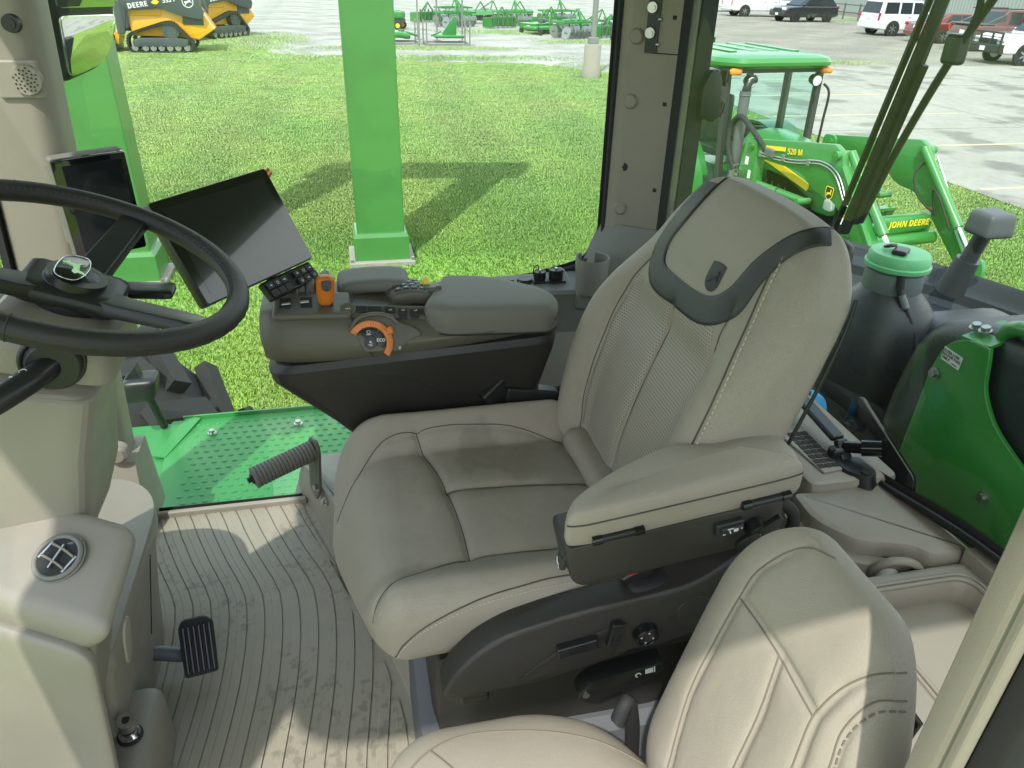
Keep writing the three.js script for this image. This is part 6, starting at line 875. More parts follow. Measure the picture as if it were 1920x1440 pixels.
    const lc = add('lift_cylinder', [rod([X - e * 0.0, 1.05, 1.72], [X, 1.06, 2.52], 0.042, 0.042, 18)], G, bm); add('cylinder_rod', rod([X, 1.05, 1.60], [X, 1.05, 1.74], 0.022), M.chrome, bm); add('cylinder_band', tor(0.043, 0.006, X, 1.055, 2.1, 0, 0, 0, 18, 6), M.rubber, bm);
    const bxX = X - e * 0.085, c0 = V(bxX, 1.66, 2.96), c1 = V(bxX, 0.78, 3.88), cm = c0.clone().lerp(c1, 0.62);
    add('bucket_cylinder', [rod(c0, cm, 0.045, 0.045, 18), rod(c0.clone().lerp(c1, 0.60), cm, 0.05, 0.05, 18)], G, bm); add('cylinder_rod', [rod(cm, c1, 0.024, 0.024, 14)], M.chrome, bm);
    add('steel_pipe', tube([[X + 0.055, 1.58, 3.02], [X + 0.058, 1.3, 3.26], [X + 0.058, 0.95, 3.56], [X + 0.05, 0.72, 3.76]], 0.010, 24, 6), M.steel, bm);
    add('hose', tube([[X - e * 0.06, 1.52, 2.99], [X - e * 0.14, 1.42, 2.98], [X - e * 0.16, 1.22, 3.10], [X - e * 0.07, 1.06, 3.30]], 0.012, 24, 6), M.rubber, bm); add('hose', tube([[X - e * 0.07, 1.06, 3.30], [X - e * 0.10, 1.30, 3.22], [X - e * 0.15, 1.28, 3.34], [X - e * 0.14, 1.0, 3.58]], 0.012, 24, 6), M.rubber, bm);
    add('carrier_link', [ext([[3.74, 0.60], [3.92, 0.80, 0.05], [3.98, 0.72, 0.05], [4.02, 0.40], [3.92, 0.28], [3.84, 0.30]], 0.05, 0.006)], G, bm);
    add('warning_sticker', [box(0.002, 0.10, 0.075, X + 0.047 * -1, 1.06, 3.20, 0, 0, 0)], M.white, bm); add('sticker_head', [box(0.002, 0.03, 0.075, X - 0.0485, 1.095, 3.20)], M.orange, bm);
  }
  const mb = new THREE.Matrix4().makeBasis(V(0, 0, 1), V(0, 1, 0), V(-1, 0, 0));
  // printed marks on the near boom
  const B = t.children.find(c => c.name === 'boom');
  add('boom_stripe', inF([box(0.34, 0.045, 0.002, 0, 0, 0, 0, 0, R(8))], mb.clone().setPosition(-0.599, 1.505, 1.98)), M.stripeYellow, B);
  add('boom_number', inF([text3('520 M', 0.062, 0.002).rotateZ(R(8))], mb.clone().setPosition(-0.598, 1.535, 2.30)), M.stripeYellow, B);
  const bd = add('boom_badge', inF(prism(shieldOutline(0.055, 0.062), 0.002), mb.clone().setPosition(-0.5985, 1.26, 2.93)), M.stripeYellow, B);
  add('badge_field', inF(prism(shieldOutline(0.047, 0.054), 0.002), mb.clone().setPosition(-0.600, 1.26, 2.93)), M.black, B); add('badge_deer', inF(deerRelief(0.085, 0.002).translate(0, -0.005, 0), mb.clone().setPosition(-0.6015, 1.26, 2.93)), M.stripeYellow, B);
  const tb = add('cross_tube', rod([-0.52, 0.83, 3.32], [0.52, 0.83, 3.32], 0.065, 0.065, 22), G);
  const cb = add('cross_box', [soft(0.72, 0.17, 0.13, 0.02, 6, 4, 4, v => V(0.12 + v.x * 0.86, 0.985 + v.y + (v.y < 0 ? v.x * 0.05 : 0), 3.26 + v.z)), box(1.02, 0.10, 0.10, 0, 0.93, 3.22)], G);
  add('lettering', [text3('JOHN DEERE', 0.064, 0.004).translate(0.14, 0.995, 3.3252)], M.stripeYellow, cb);
  add('brush_guard', [bar([-0.10, 1.02, 2.86], [0.36, 1.02, 2.86], 0.10, 0.03), bar([0.36, 1.03, 2.86], [0.20, 0.62, 2.82], 0.09, 0.04, V(0, 0, 1)), bar([-0.10, 1.03, 2.86], [-0.20, 0.62, 2.82], 0.09, 0.04, V(0, 0, 1)), box(0.6, 0.10, 0.3, 0, 0.60, 2.75)], G);
  add('loader_hose', [tube([[-0.58, 1.42, 1.86], [-0.60, 1.60, 1.55], [-0.60, 1.72, 1.25], [-0.60, 1.62, 1.12], [-0.62, 1.35, 1.14], [-0.60, 1.10, 1.30]], 0.032, 40, 10)], M.rubber); add('hose_clip', [rb(0.06, 0.10, 0.16, 0.02, -0.598, 1.44, 1.90)], M.greyMetal);
  add('valve_block', [box(0.10, 0.22, 0.16, -0.60, 1.0, 1.36), ...[0, 1, 2].flatMap(k => [rod([-0.62, 1.08 + k * 0.06, 1.40], [-0.70, 1.08 + k * 0.06, 1.42], 0.014), rod([-0.64, 0.98 + k * 0.03, 1.44 + k * 0.05], [-0.66, 1.16, 1.46 + k * 0.05], 0.010)])], M.zinc);
  add('mast_sticker', [box(0.002, 0.09, 0.06, -0.62, 1.28, 1.54), box(0.002, 0.09, 0.05, -0.62, 1.14, 1.62)], M.white);
}
// lamp standard
{
  const s = thing('lamp_post', 'grey lamp pole on a round concrete footing at the gravel edge', 'lamp post', [8.26, 0, -25.4]);
  mesh('concrete_footing', lathe([[0, 0], [0.30, 0], [0.30, 0.25], [0.275, 0.30], [0.275, 0.98], [0.25, 1.02], [0, 1.02]], 28), M.pad, s); mesh('pole', cyl(0.075, 0.095, 7, 0, 4.6, 0, 0, 0, 0, 16), M.greyPaint ?? mat('greyPaint', [0.19, 0.19, 0.18], 0.6), s); mesh('base_cover', rb(0.30, 0.19, 0.30, 0.02, 0, 1.115, 0), M.greyPaint, s);
}

// ---------- parked cars ----------
mat('carWhite', [0.66, 0.67, 0.66], 0.25, { clearcoat: 1, clearcoatRoughness: 0.05 });
mat('carBlack', [0.012, 0.013, 0.015], 0.25, { clearcoat: 1, clearcoatRoughness: 0.05 });
mat('carRed', [0.16, 0.014, 0.016], 0.25, { clearcoat: 1, clearcoatRoughness: 0.05 });
mat('carMaroon', [0.10, 0.022, 0.022], 0.28, { clearcoat: 1, clearcoatRoughness: 0.06 });
mat('carGrey', [0.06, 0.065, 0.07], 0.35, { clearcoat: 0.8 });
mat('tailRed', [0.42, 0.015, 0.012], 0.2, { clearcoat: 1 });
const sideways = new THREE.Matrix4().makeBasis(V(0, 0, 1), V(0, 1, 0), V(-1, 0, 0)); // outline (z, y) pushed along -x
const slab = (pts, w, b, r = 0.06) => prism(roundPoly(pts, r, 5), w, b, undefined, 4).applyMatrix4(sideways).translate(w / 2, 0, 0);
// kinds: body outline, greenhouse (belt z0,z1 / roof z0,z1 / heights), windows
function car(name, label, o) {
  const s = thing(name, label, 'car', o.pos, o.turn, 'cars parked by the metal building'); s.userData.category = o.category;
  const W = o.w, L = o.L / 2, paint = o.paint, lowp = o.lower || paint;
  const body = mesh('body', [slab(o.body, W, 0.10, 0.10)], paint, s);
  if (o.skirt) mesh('cladding', [slab([[-L * 1.005, 0.34], [L * 1.0, 0.34], [L * 1.0, o.skirt], [-L * 1.005, o.skirt]], W + 0.03, 0.04, 0.05)], lowp, body);
  const [b0, b1, r0, r1, yb, yr] = o.cab, wr = W * 0.5 - 0.17, wb = W * 0.5 - 0.05, ring = (z0, z1, w, y, r) => roundPoly([[-w, z0], [w, z0], [w, z1], [-w, z1]], r, 5).map(([x, z]) => V(x, y, z)).reverse();
  const gh = mesh('greenhouse', loft([ring(b0, b1, wb, yb - 0.05, 0.1), ring(lerp(b0, r0, 0.06), lerp(b1, r1, 0.06), wb - 0.01, yb, 0.1), ring(r0, r1, wr, yr - 0.06, 0.14), ring(r0 + 0.05, r1 - 0.05, wr - 0.05, yr - 0.015, 0.14), ring(r0 + 0.3, r1 - 0.3, wr - 0.3, yr, 0.12)], { crease: 0.5 }), paint, s);
  // a pane on the side, its corners measured along z and height fraction
  const sidePt = (e, z, k, off = 0.012) => V(e * (lerp(wb - 0.005, wr, k) + off), lerp(yb, yr - 0.06, k), z);
  for (const e of [-1, 1]) for (const [z0, z1, zt0, zt1] of o.panes) mesh('side_pane', loft([[sidePt(e, z0, 0.10), sidePt(e, z1, 0.10), sidePt(e, zt1, 0.92), sidePt(e, zt0, 0.92)], [sidePt(e, z0, 0.10, -0.02), sidePt(e, z1, 0.10, -0.02), sidePt(e, zt1, 0.92, -0.02), sidePt(e, zt0, 0.92, -0.02)]], { crease: 0.2 }), M.carGlass, gh);
  const end = (za, zb, k0, k1, dz) => { const f = (k, x) => V(x * (lerp(wb, wr, k) - 0.10), lerp(yb, yr - 0.06, k), lerp(za, zb, k) + dz); return loft([[f(k0, -1), f(k0, 1), f(k1, 1), f(k1, -1)], [f(k0, -1), f(k0, 1), f(k1, 1), f(k1, -1)].map(p => p.add(V(0, 0, -Math.sign(dz) * 0.04)))], { crease: 0.2 }); };
  mesh('windscreen', end(b1, r1, 0.10, 0.95, 0.014), M.carGlass, gh); mesh('rear_pane', end(b0, r0, 0.12, 0.92, -0.014), M.carGlass, gh);
  for (const z of o.axles) for (const e of [-1, 1]) {
    const x = e * (W / 2 - 0.11); mesh('wheel_arch', cyl(o.r * 1.14, o.r * 1.14, 0.12, e * (W / 2 - 0.055), o.r, z, 0, 0, PI / 2, 26), M.rubber, body);
    const w = mesh('wheel', [lathe([[o.r * 0.62, -0.11], [o.r * 0.94, -0.115], [o.r, -0.08], [o.r, 0.08], [o.r * 0.94, 0.115], [o.r * 0.62, 0.11]], 28).rotateZ(PI / 2).translate(x + e * 0.02, o.r, z)], M.tyre, s);
    mesh('rim', [cyl(o.r * 0.63, o.r * 0.63, 0.17, x + e * 0.02, o.r, z, 0, 0, PI / 2, 24), cyl(o.r * 0.16, o.r * 0.16, 0.24, x + e * 0.02, o.r, z, 0, 0, PI / 2, 12), ...Array.from({ length: 6 }, (_, k) => box(0.03, o.r * 0.55, o.r * 0.16, x + e * 0.105, o.r + Math.cos(k * PI / 3) * o.r * 0.32, z + Math.sin(k * PI / 3) * o.r * 0.32, -k * -PI / 3))], o.rim || M.zinc, w);
  }
  for (const e of [-1, 1]) { mesh('tail_lamp', [rb(0.10, o.tail[1], 0.14, 0.03, e * (W / 2 - 0.075), o.tail[0], -L + 0.045)], M.tailRed, body); mesh('headlamp', [rb(0.34, 0.15, 0.14, 0.04, e * (W / 2 - 0.24), o.head, L - 0.05, 0, e * 0.25)], M.lens, body); mesh('door_mirror', rb(0.18, 0.13, 0.10, 0.04, e * (W / 2 + 0.06), yb + 0.08, b1 - 0.35), o.mirror || paint, gh); for (const z of o.handles) mesh('door_handle', rb(0.025, 0.03, 0.18, 0.01, e * (W / 2 + 0.008), yb - 0.12, z), o.handleM || M.black, body); for (const z of o.gaps || []) mesh('door_gap', box(0.006, yb - 0.42, 0.012, e * (W / 2 - 0.001), (yb + 0.42) / 2 - 0.02, z), M.rubber, body); }
  mesh('rear_plate', box(0.32, 0.16, 0.01, 0, o.plateY ?? 0.85, -L - 0.006), M.white, body); mesh('front_plate', box(0.32, 0.16, 0.01, 0, 0.52, L + 0.006), M.white, body);
  mesh('grille', rb(W * 0.5, 0.26, 0.06, 0.03, 0, o.head - 0.1, L - 0.01), o.grille || M.black, body); mesh('rear_bumper', rb(W * 0.94, 0.20, 0.14, 0.05, 0, 0.50, -L + 0.02), o.bumper || paint, body);
  if (o.extra) o.extra(s, body, gh);
  return s;
}
const east = R(90), west = R(-90); // nose towards +x / -x
const suvBody = (L, h, n) => [[-L, 0.42], [-L + 0.02, 0.95], [-L + 0.06, h], [n, h], [L - 0.35, h - 0.06], [L - 0.06, h - 0.22], [L, 0.75], [L, 0.40], [L - 0.4, 0.32], [-L + 0.3, 0.32]];
const rails = (s, body, gh) => { for (const e of [-1, 1]) mesh('roof_rail', [bar([e * 0.62, 1.90, -2.0], [e * 0.62, 1.90, 0.1], 0.035, 0.04)], M.black, gh); };
car('sport_utility', 'white sport utility with dark glass parked beside the red sedan', { category: 'suv', pos: [34.2, 0, -44.2], turn: east, w: 2.0, L: 5.15, paint: M.carWhite, body: suvBody(2.57, 1.14, 1.0), cab: [-2.54, 1.05, -2.36, 0.35, 1.14, 1.93], panes: [[-2.25, -1.32, -2.16, -1.30], [-1.18, -0.42, -1.16, -0.42], [-0.30, 0.62, -0.30, 0.22]], axles: [-1.52, 1.42], r: 0.40, tail: [1.05, 0.42], head: 0.98, handles: [-0.55, 0.32], gaps: [-1.25, -0.36, 0.78], plateY: 1.0 });
car('sedan', 'dark red sedan with chrome trunk strip parked next to the white sport utility', { category: 'car', pos: [33.7, 0, -39.4], turn: east, w: 1.86, L: 5.0, paint: M.carRed, body: [[-2.5, 0.45], [-2.48, 0.80], [-2.40, 1.02], [-1.5, 1.05], [0.95, 1.0], [2.05, 0.90], [2.42, 0.75], [2.5, 0.5], [2.3, 0.28], [-2.2, 0.28]], cab: [-2.0, 1.35, -1.15, 0.45, 1.02, 1.50], panes: [[-1.35, -0.45, -0.95, -0.42], [-0.35, 0.75, -0.35, 0.30]], axles: [-1.38, 1.46], r: 0.345, tail: [0.92, 0.16], head: 0.76, handles: [-0.55, 0.35], handleM: M.chrome, gaps: [-0.40, 0.85], plateY: 0.80, extra: (s, b) => mesh('chrome_strip', rb(0.85, 0.06, 0.03, 0.01, 0, 0.94, -2.50), M.chrome, b) });
car('sport_truck', 'maroon sport truck with grey cladding parked behind the white grille guard pickup', { category: 'truck', pos: [33.4, 0, -35.2], turn: east, w: 2.02, L: 5.6, paint: M.carMaroon, lower: M.carGrey, skirt: 0.78, body: suvBody(2.8, 1.16, 1.1), cab: [-1.9, 1.15, -1.2, 0.50, 1.16, 1.88], panes: [[-1.05, -0.38, -1.0, -0.38], [-0.28, 0.75, -0.28, 0.36]], axles: [-1.62, 1.66], r: 0.40, tail: [1.05, 0.30], head: 0.98, handles: [-0.55, 0.35], gaps: [-1.10, -0.34, 0.85], bumper: M.carGrey, mirror: M.carGrey, extra: (s, b, g) => { rails(s, b, g); mesh('bed_cover', soft(1.86, 0.10, 1.6, 0.04, 6, 3, 6, v => V(v.x, 1.22 + v.y, -2.0 + v.z)), M.carGrey, b); for (const e of [-1, 1]) mesh('sail_panel', [slab([[-2.55, 1.15], [-1.25, 1.15], [-1.25, 1.70]], 0.08, 0.02, 0.03).translate(e * 0.88, 0, 0)], M.carGrey, b); } });
car('sport_utility', 'dark grey sport utility at the far end of the parked row', { category: 'suv', pos: [38.6, 0, -34.2], turn: east, w: 1.95, L: 4.9, paint: M.carGrey, body: suvBody(2.45, 1.12, 1.0), cab: [-2.4, 1.05, -2.1, 0.4, 1.12, 1.80], panes: [[-2.1, -1.3, -1.95, -1.28], [-1.15, -0.4, -1.12, -0.4], [-0.28, 0.62, -0.28, 0.25]], axles: [-1.42, 1.42], r: 0.37, tail: [1.0, 0.3], head: 0.95, handles: [-0.5, 0.3], gaps: [-1.2, -0.34, 0.75] });
car('sport_utility', 'black sport utility with tinted glass facing out of the row', { category: 'suv', pos: [34.6, 0, -56.2], turn: west + 0.12, w: 1.93, L: 4.78, paint: M.carBlack, rim: M.black, body: suvBody(2.39, 1.06, 1.0), cab: [-2.3, 1.15, -1.75, 0.25, 1.06, 1.70], panes: [[-2.0, -1.35, -1.7, -1.33], [-1.2, -0.4, -1.15, -0.4], [-0.28, 0.70, -0.28, 0.12]], axles: [-1.45, 1.40], r: 0.37, tail: [1.0, 0.2], head: 0.88, handles: [-0.5, 0.35], gaps: [-1.25, -0.34, 0.82] });
const pickupBody = L => [[-L, 0.50], [-L, 1.22], [-0.75, 1.22], [0.95, 1.20], [L - 0.55, 1.16], [L - 0.08, 1.02], [L, 0.70], [L - 0.05, 0.42], [-L + 0.2, 0.42]];
const pk = { category: 'pickup', w: 2.03, L: 5.9, paint: M.carWhite, body: pickupBody(2.95), cab: [-0.95, 1.35, -0.72, 0.62, 1.20, 1.94], panes: [[-0.72, 0.05, -0.62, 0.05], [0.15, 1.05, 0.15, 0.55]], axles: [-1.78, 1.86], r: 0.41, tail: [1.0, 0.36], head: 0.95, handles: [-0.15, 0.75], gaps: [0.10, 1.10], bumper: M.chrome };
car('pickup_truck', 'white pickup with red tail lamp parked next to the black sport utility', { ...pk, pos: [34.2, 0, -62.0], turn: east - 0.05 });
car('pickup_truck', 'white pickup farthest along the gravel lane, mostly hidden', { ...pk, pos: [33.9, 0, -69.0], turn: east });
car('pickup_truck', 'white pickup with a black grille guard parked nearest the concrete lot', { ...pk, paint: M.carWhite, pos: [30.2, 0, -29.4], turn: west - 0.10, bumper: M.black, extra: (s, b) => { mesh('grille_guard', [bar([-0.95, 1.22, 3.08], [0.95, 1.22, 3.08], 0.06, 0.07), bar([-0.95, 0.62, 3.10], [0.95, 0.62, 3.10], 0.10, 0.30, V(0, 1, 0), 0.03), ...[-0.95, -0.36, 0.36, 0.95].map(x => bar([x, 0.55, 3.08], [x, 1.25, 3.08], 0.06, 0.07, V(0, 0, 1))), ...[0.78, 0.92, 1.06].map(y => bar([-0.95, y, 3.06], [0.95, y, 3.06], 0.03, 0.03)), box(1.98, 0.34, 0.4, 0, 0.62, 2.88)], M.black, s); mesh('guard_plate_white', box(0.32, 0.17, 0.01, 0, 0.60, 3.16), M.white, s); } });
// ---------- metal building and fence by it ----------
mat('sheetMetal', [0.30, 0.325, 0.31], 0.55, { map: T.tone });
{
  const s = thing('metal_building', 'pale grey green metal building with ribbed wall behind the cars', 'building', [44, 0, -52]);
  const o = []; for (let i = 0; i <= 230; i++) { const z = -40 + i * 0.30; o.push([0, z], [0, z + 0.19], [-0.05, z + 0.215], [-0.05, z + 0.275]); }
  mesh('ribbed_wall', patch(o.length - 1, 1, (u, v) => { const p = o[Math.round(u * (o.length - 1))]; return V(p[0], 0.3 + v * 6.2, p[1]); }, 0.2), M.sheetMetal, s);
  mesh('core', box(12, 6.4, 69, 6.05, 3.2, -5.4), M.sheetMetal, s); mesh('footing', box(0.2, 0.32, 69, -0.02, 0.16, -5.4), M.pad, s); mesh('roof', box(12.6, 0.2, 69.6, 6, 6.6, -5.4), M.sheetMetal, s); mesh('gutter', box(0.18, 0.18, 69.6, -0.25, 6.4, -5.4), M.white, s);
  for (const z of [-28, -16, -4, 8, 20]) mesh('downpipe', box(0.10, 6.2, 0.12, -0.12, 3.2, z), M.sheetMetal, s);
  const f = thing('rail_fence', 'short dark pipe fence beside the black sport utility', 'fence', [40.2, 0, -58.5]);
  for (const z of [-3, -1, 1, 3]) mesh('post', cyl(0.06, 0.06, 1.2, 0, 0.6, z), M.greyMetal, f); for (const y of [0.55, 1.1]) mesh('rail', rod([0, y, -3], [0, y, 3], 0.04), M.greyMetal, f);
}
// ---------- compact track loader ----------
mat('ctlYellow', [0.72, 0.36, 0.012], 0.4, { clearcoat: 0.4 });
mat('ctlGrey', [0.055, 0.068, 0.075], 0.45);
function trackLoader(label, pos, turn) {
  const s = thing('track_loader', label, 'track loader', pos, turn, 'yellow track loaders on the grass');
  const loop = roundPoly([[-1.15, 0.02, 0.3], [1.05, 0.02, 0.25], [1.22, 0.30, 0.2], [0.55, 1.06, 0.25], [0.25, 1.05, 0.2], [-1.15, 0.62, 0.28]], 0.25, 7), hole = loop.map(([x, y]) => [x * 0.93, 0.40 + (y - 0.42) * 0.88]);
  for (const z of [-0.72, 0.72]) {
    const tr = mesh('track', prism(loop, 0.40, 0.015, [hole]).translate(0, 0, z - 0.20), M.tyre, s); const c = new THREE.CatmullRomCurve3(loop.map(p => V(p[0], p[1], 0)), true).getSpacedPoints(64).slice(0, 64);
    mesh('track_lug', c.map((p, i) => { const q = c[(i + 1) % 64]; return box(0.05, 0.05, 0.40, p.x, p.y, z, 0, 0, Math.atan2(q.y - p.y, q.x - p.x)); }), M.tyre, tr).userData.kind = 'stuff';
    mesh('track_frame', [prism(roundPoly([[-0.95, 0.20], [0.95, 0.20], [1.0, 0.45], [0.6, 0.50], [-0.7, 0.50], [-0.95, 0.42]], 0.05), 0.34, 0.02).translate(0, 0, z - 0.17)], M.ctlGrey, s); mesh('sprocket', [cyl(0.30, 0.30, 0.30, 0.42, 0.74, z, PI / 2, 0, 0, 24), ...Array.from({ length: 10 }, (_, k) => cyl(0.02, 0.02, 0.42, 0.42 + 0.22 * Math.cos(k * 0.628), 0.74 + 0.22 * Math.sin(k * 0.628), z, PI / 2, 0, 0, 8))], M.ctlGrey, s);
    for (const x of [-0.55, -0.28, 0.0, 0.30, 0.58, 0.9, -0.92]) mesh('roller', [cyl(0.11, 0.11, 0.30, x, 0.16, z, PI / 2, 0, 0, 16), cyl(0.03, 0.03, 0.42, x, 0.2, z, PI / 2, 0, 0, 10)], M.zinc, s);
  }
  mesh('body', [prism(roundPoly([[-1.0, 0.55], [0.9, 0.50], [1.35, 0.42, 0.04], [1.95, 0.78, 0.04], [1.72, 1.15, 0.1], [1.5, 1.55], [-0.95, 1.45]], 0.06), 1.2, 0.04).translate(0, 0, -0.6)], M.ctlYellow, s);
  mesh('rear_guard', [prism(roundPoly([[0.85, 0.95], [1.6, 0.92], [1.62, 1.42], [0.9, 1.38]], 0.04), 1.28, 0.02).translate(0, 0, -0.64)], M.ctlGrey, s); mesh('side_panel', prism(roundPoly([[-0.92, 1.22], [0.15, 1.22], [0.2, 1.5], [0.05, 1.56], [-0.92, 1.45]], 0.05), 1.26, 0.02).translate(0, 0, -0.63), M.ctlYellow, s);
  mesh('cab', [prism(roundPoly([[-0.85, 1.4], [0.4, 1.4], [0.5, 2.2], [-0.7, 2.2]], 0.06), 1.1, 0.04).translate(0, 0, -0.55)], M.ctlGrey, s); mesh('rear_hood', soft(0.9, 0.5, 1.1, 0.1, 5, 4, 5, v => V(1.0 + v.x, 1.72 + v.y, v.z)), M.ctlYellow, s);
  const arm = roundPoly([[-1.42, 0.62], [-1.18, 0.62], [-0.98, 1.40, 0.1], [0.2, 1.50, 0.15], [0.85, 1.25, 0.1], [1.55, 1.12, 0.06], [1.68, 1.35], [1.45, 2.05, 0.1], [1.2, 2.10, 0.08], [-1.38, 1.72, 0.05]], 0.05);
  for (const e of [-1, 1]) {
    const a = mesh('lift_arm', prism(arm, 0.16, 0.015).translate(0, 0, e * 0.74 - 0.08), M.ctlGrey, s);
    const zf = e * 0.823, lab = (g, x, y, r = R(8)) => { const q = g.rotateZ(r); if (e < 0) q.rotateY(PI); return q.translate(x, y, zf); };
    mesh('arm_edge', bar([-1.38, 1.725, e * 0.74], [1.15, 2.10, e * 0.74], 0.17, 0.03), M.zinc, a);
    mesh('arm_lettering', [lab(text3('DEERE', 0.17, 0.004), -0.55, 1.60), lab(text3('333 P', 0.14, 0.004), 0.55, 1.77)], M.print, a); mesh('arm_decal', [prism(smoothOutline([[-0.13, 0], [0, 0.07], [0.13, 0], [0, -0.07]], 20), 0.004).rotateZ(R(6)).translate(0.06, 1.69, e > 0 ? zf : zf - 0.004)], M.stripeYellow, a);
    const bf = prism(shieldOutline(0.19, 0.19), 0.004, 0, [shieldOutline(0.165, 0.165)]); mesh('arm_badge', [lab(bf, 1.18, 1.72, R(4)), lab(deerRelief(0.30, 0.004), 1.18, 1.71, R(4))], M.print, a);
    mesh('lift_cylinder', [rod([1.55, 1.15, e * 0.74], [1.62, 1.95, e * 0.74], 0.06)], M.greyMetal, s);
  }
  mesh('cross_beam', rod([-1.3, 0.75, -0.8], [-1.3, 0.75, 0.8], 0.09), M.ctlGrey, s); mesh('coupler', [box(0.14, 0.42, 1.1, -1.52, 0.48, 0, 0, 0, R(-15)), rod([-1.45, 0.4, 0.4], [-1.7, 0.7, 0.4], 0.05), rod([-1.45, 0.4, -0.4], [-1.7, 0.7, -0.4], 0.05)], M.ctlYellow, s);
  mesh('bucket', [prism(roundPoly([[-1.62, 0.02], [-2.15, 0.0], [-2.12, 0.05], [-1.72, 0.10], [-1.70, 0.55], [-1.85, 0.75], [-1.62, 0.62]], 0.03), 1.9, 0.01).translate(0, 0, -0.95)], M.ctlGrey, s);
  return s;
}
trackLoader('yellow and grey track loader with white lettering on its arm', [-6.35, 0, -33.4], 0.04);
trackLoader('second yellow track loader half hidden behind the lettered one', [-5.2, 0, -39.5], 0.9);
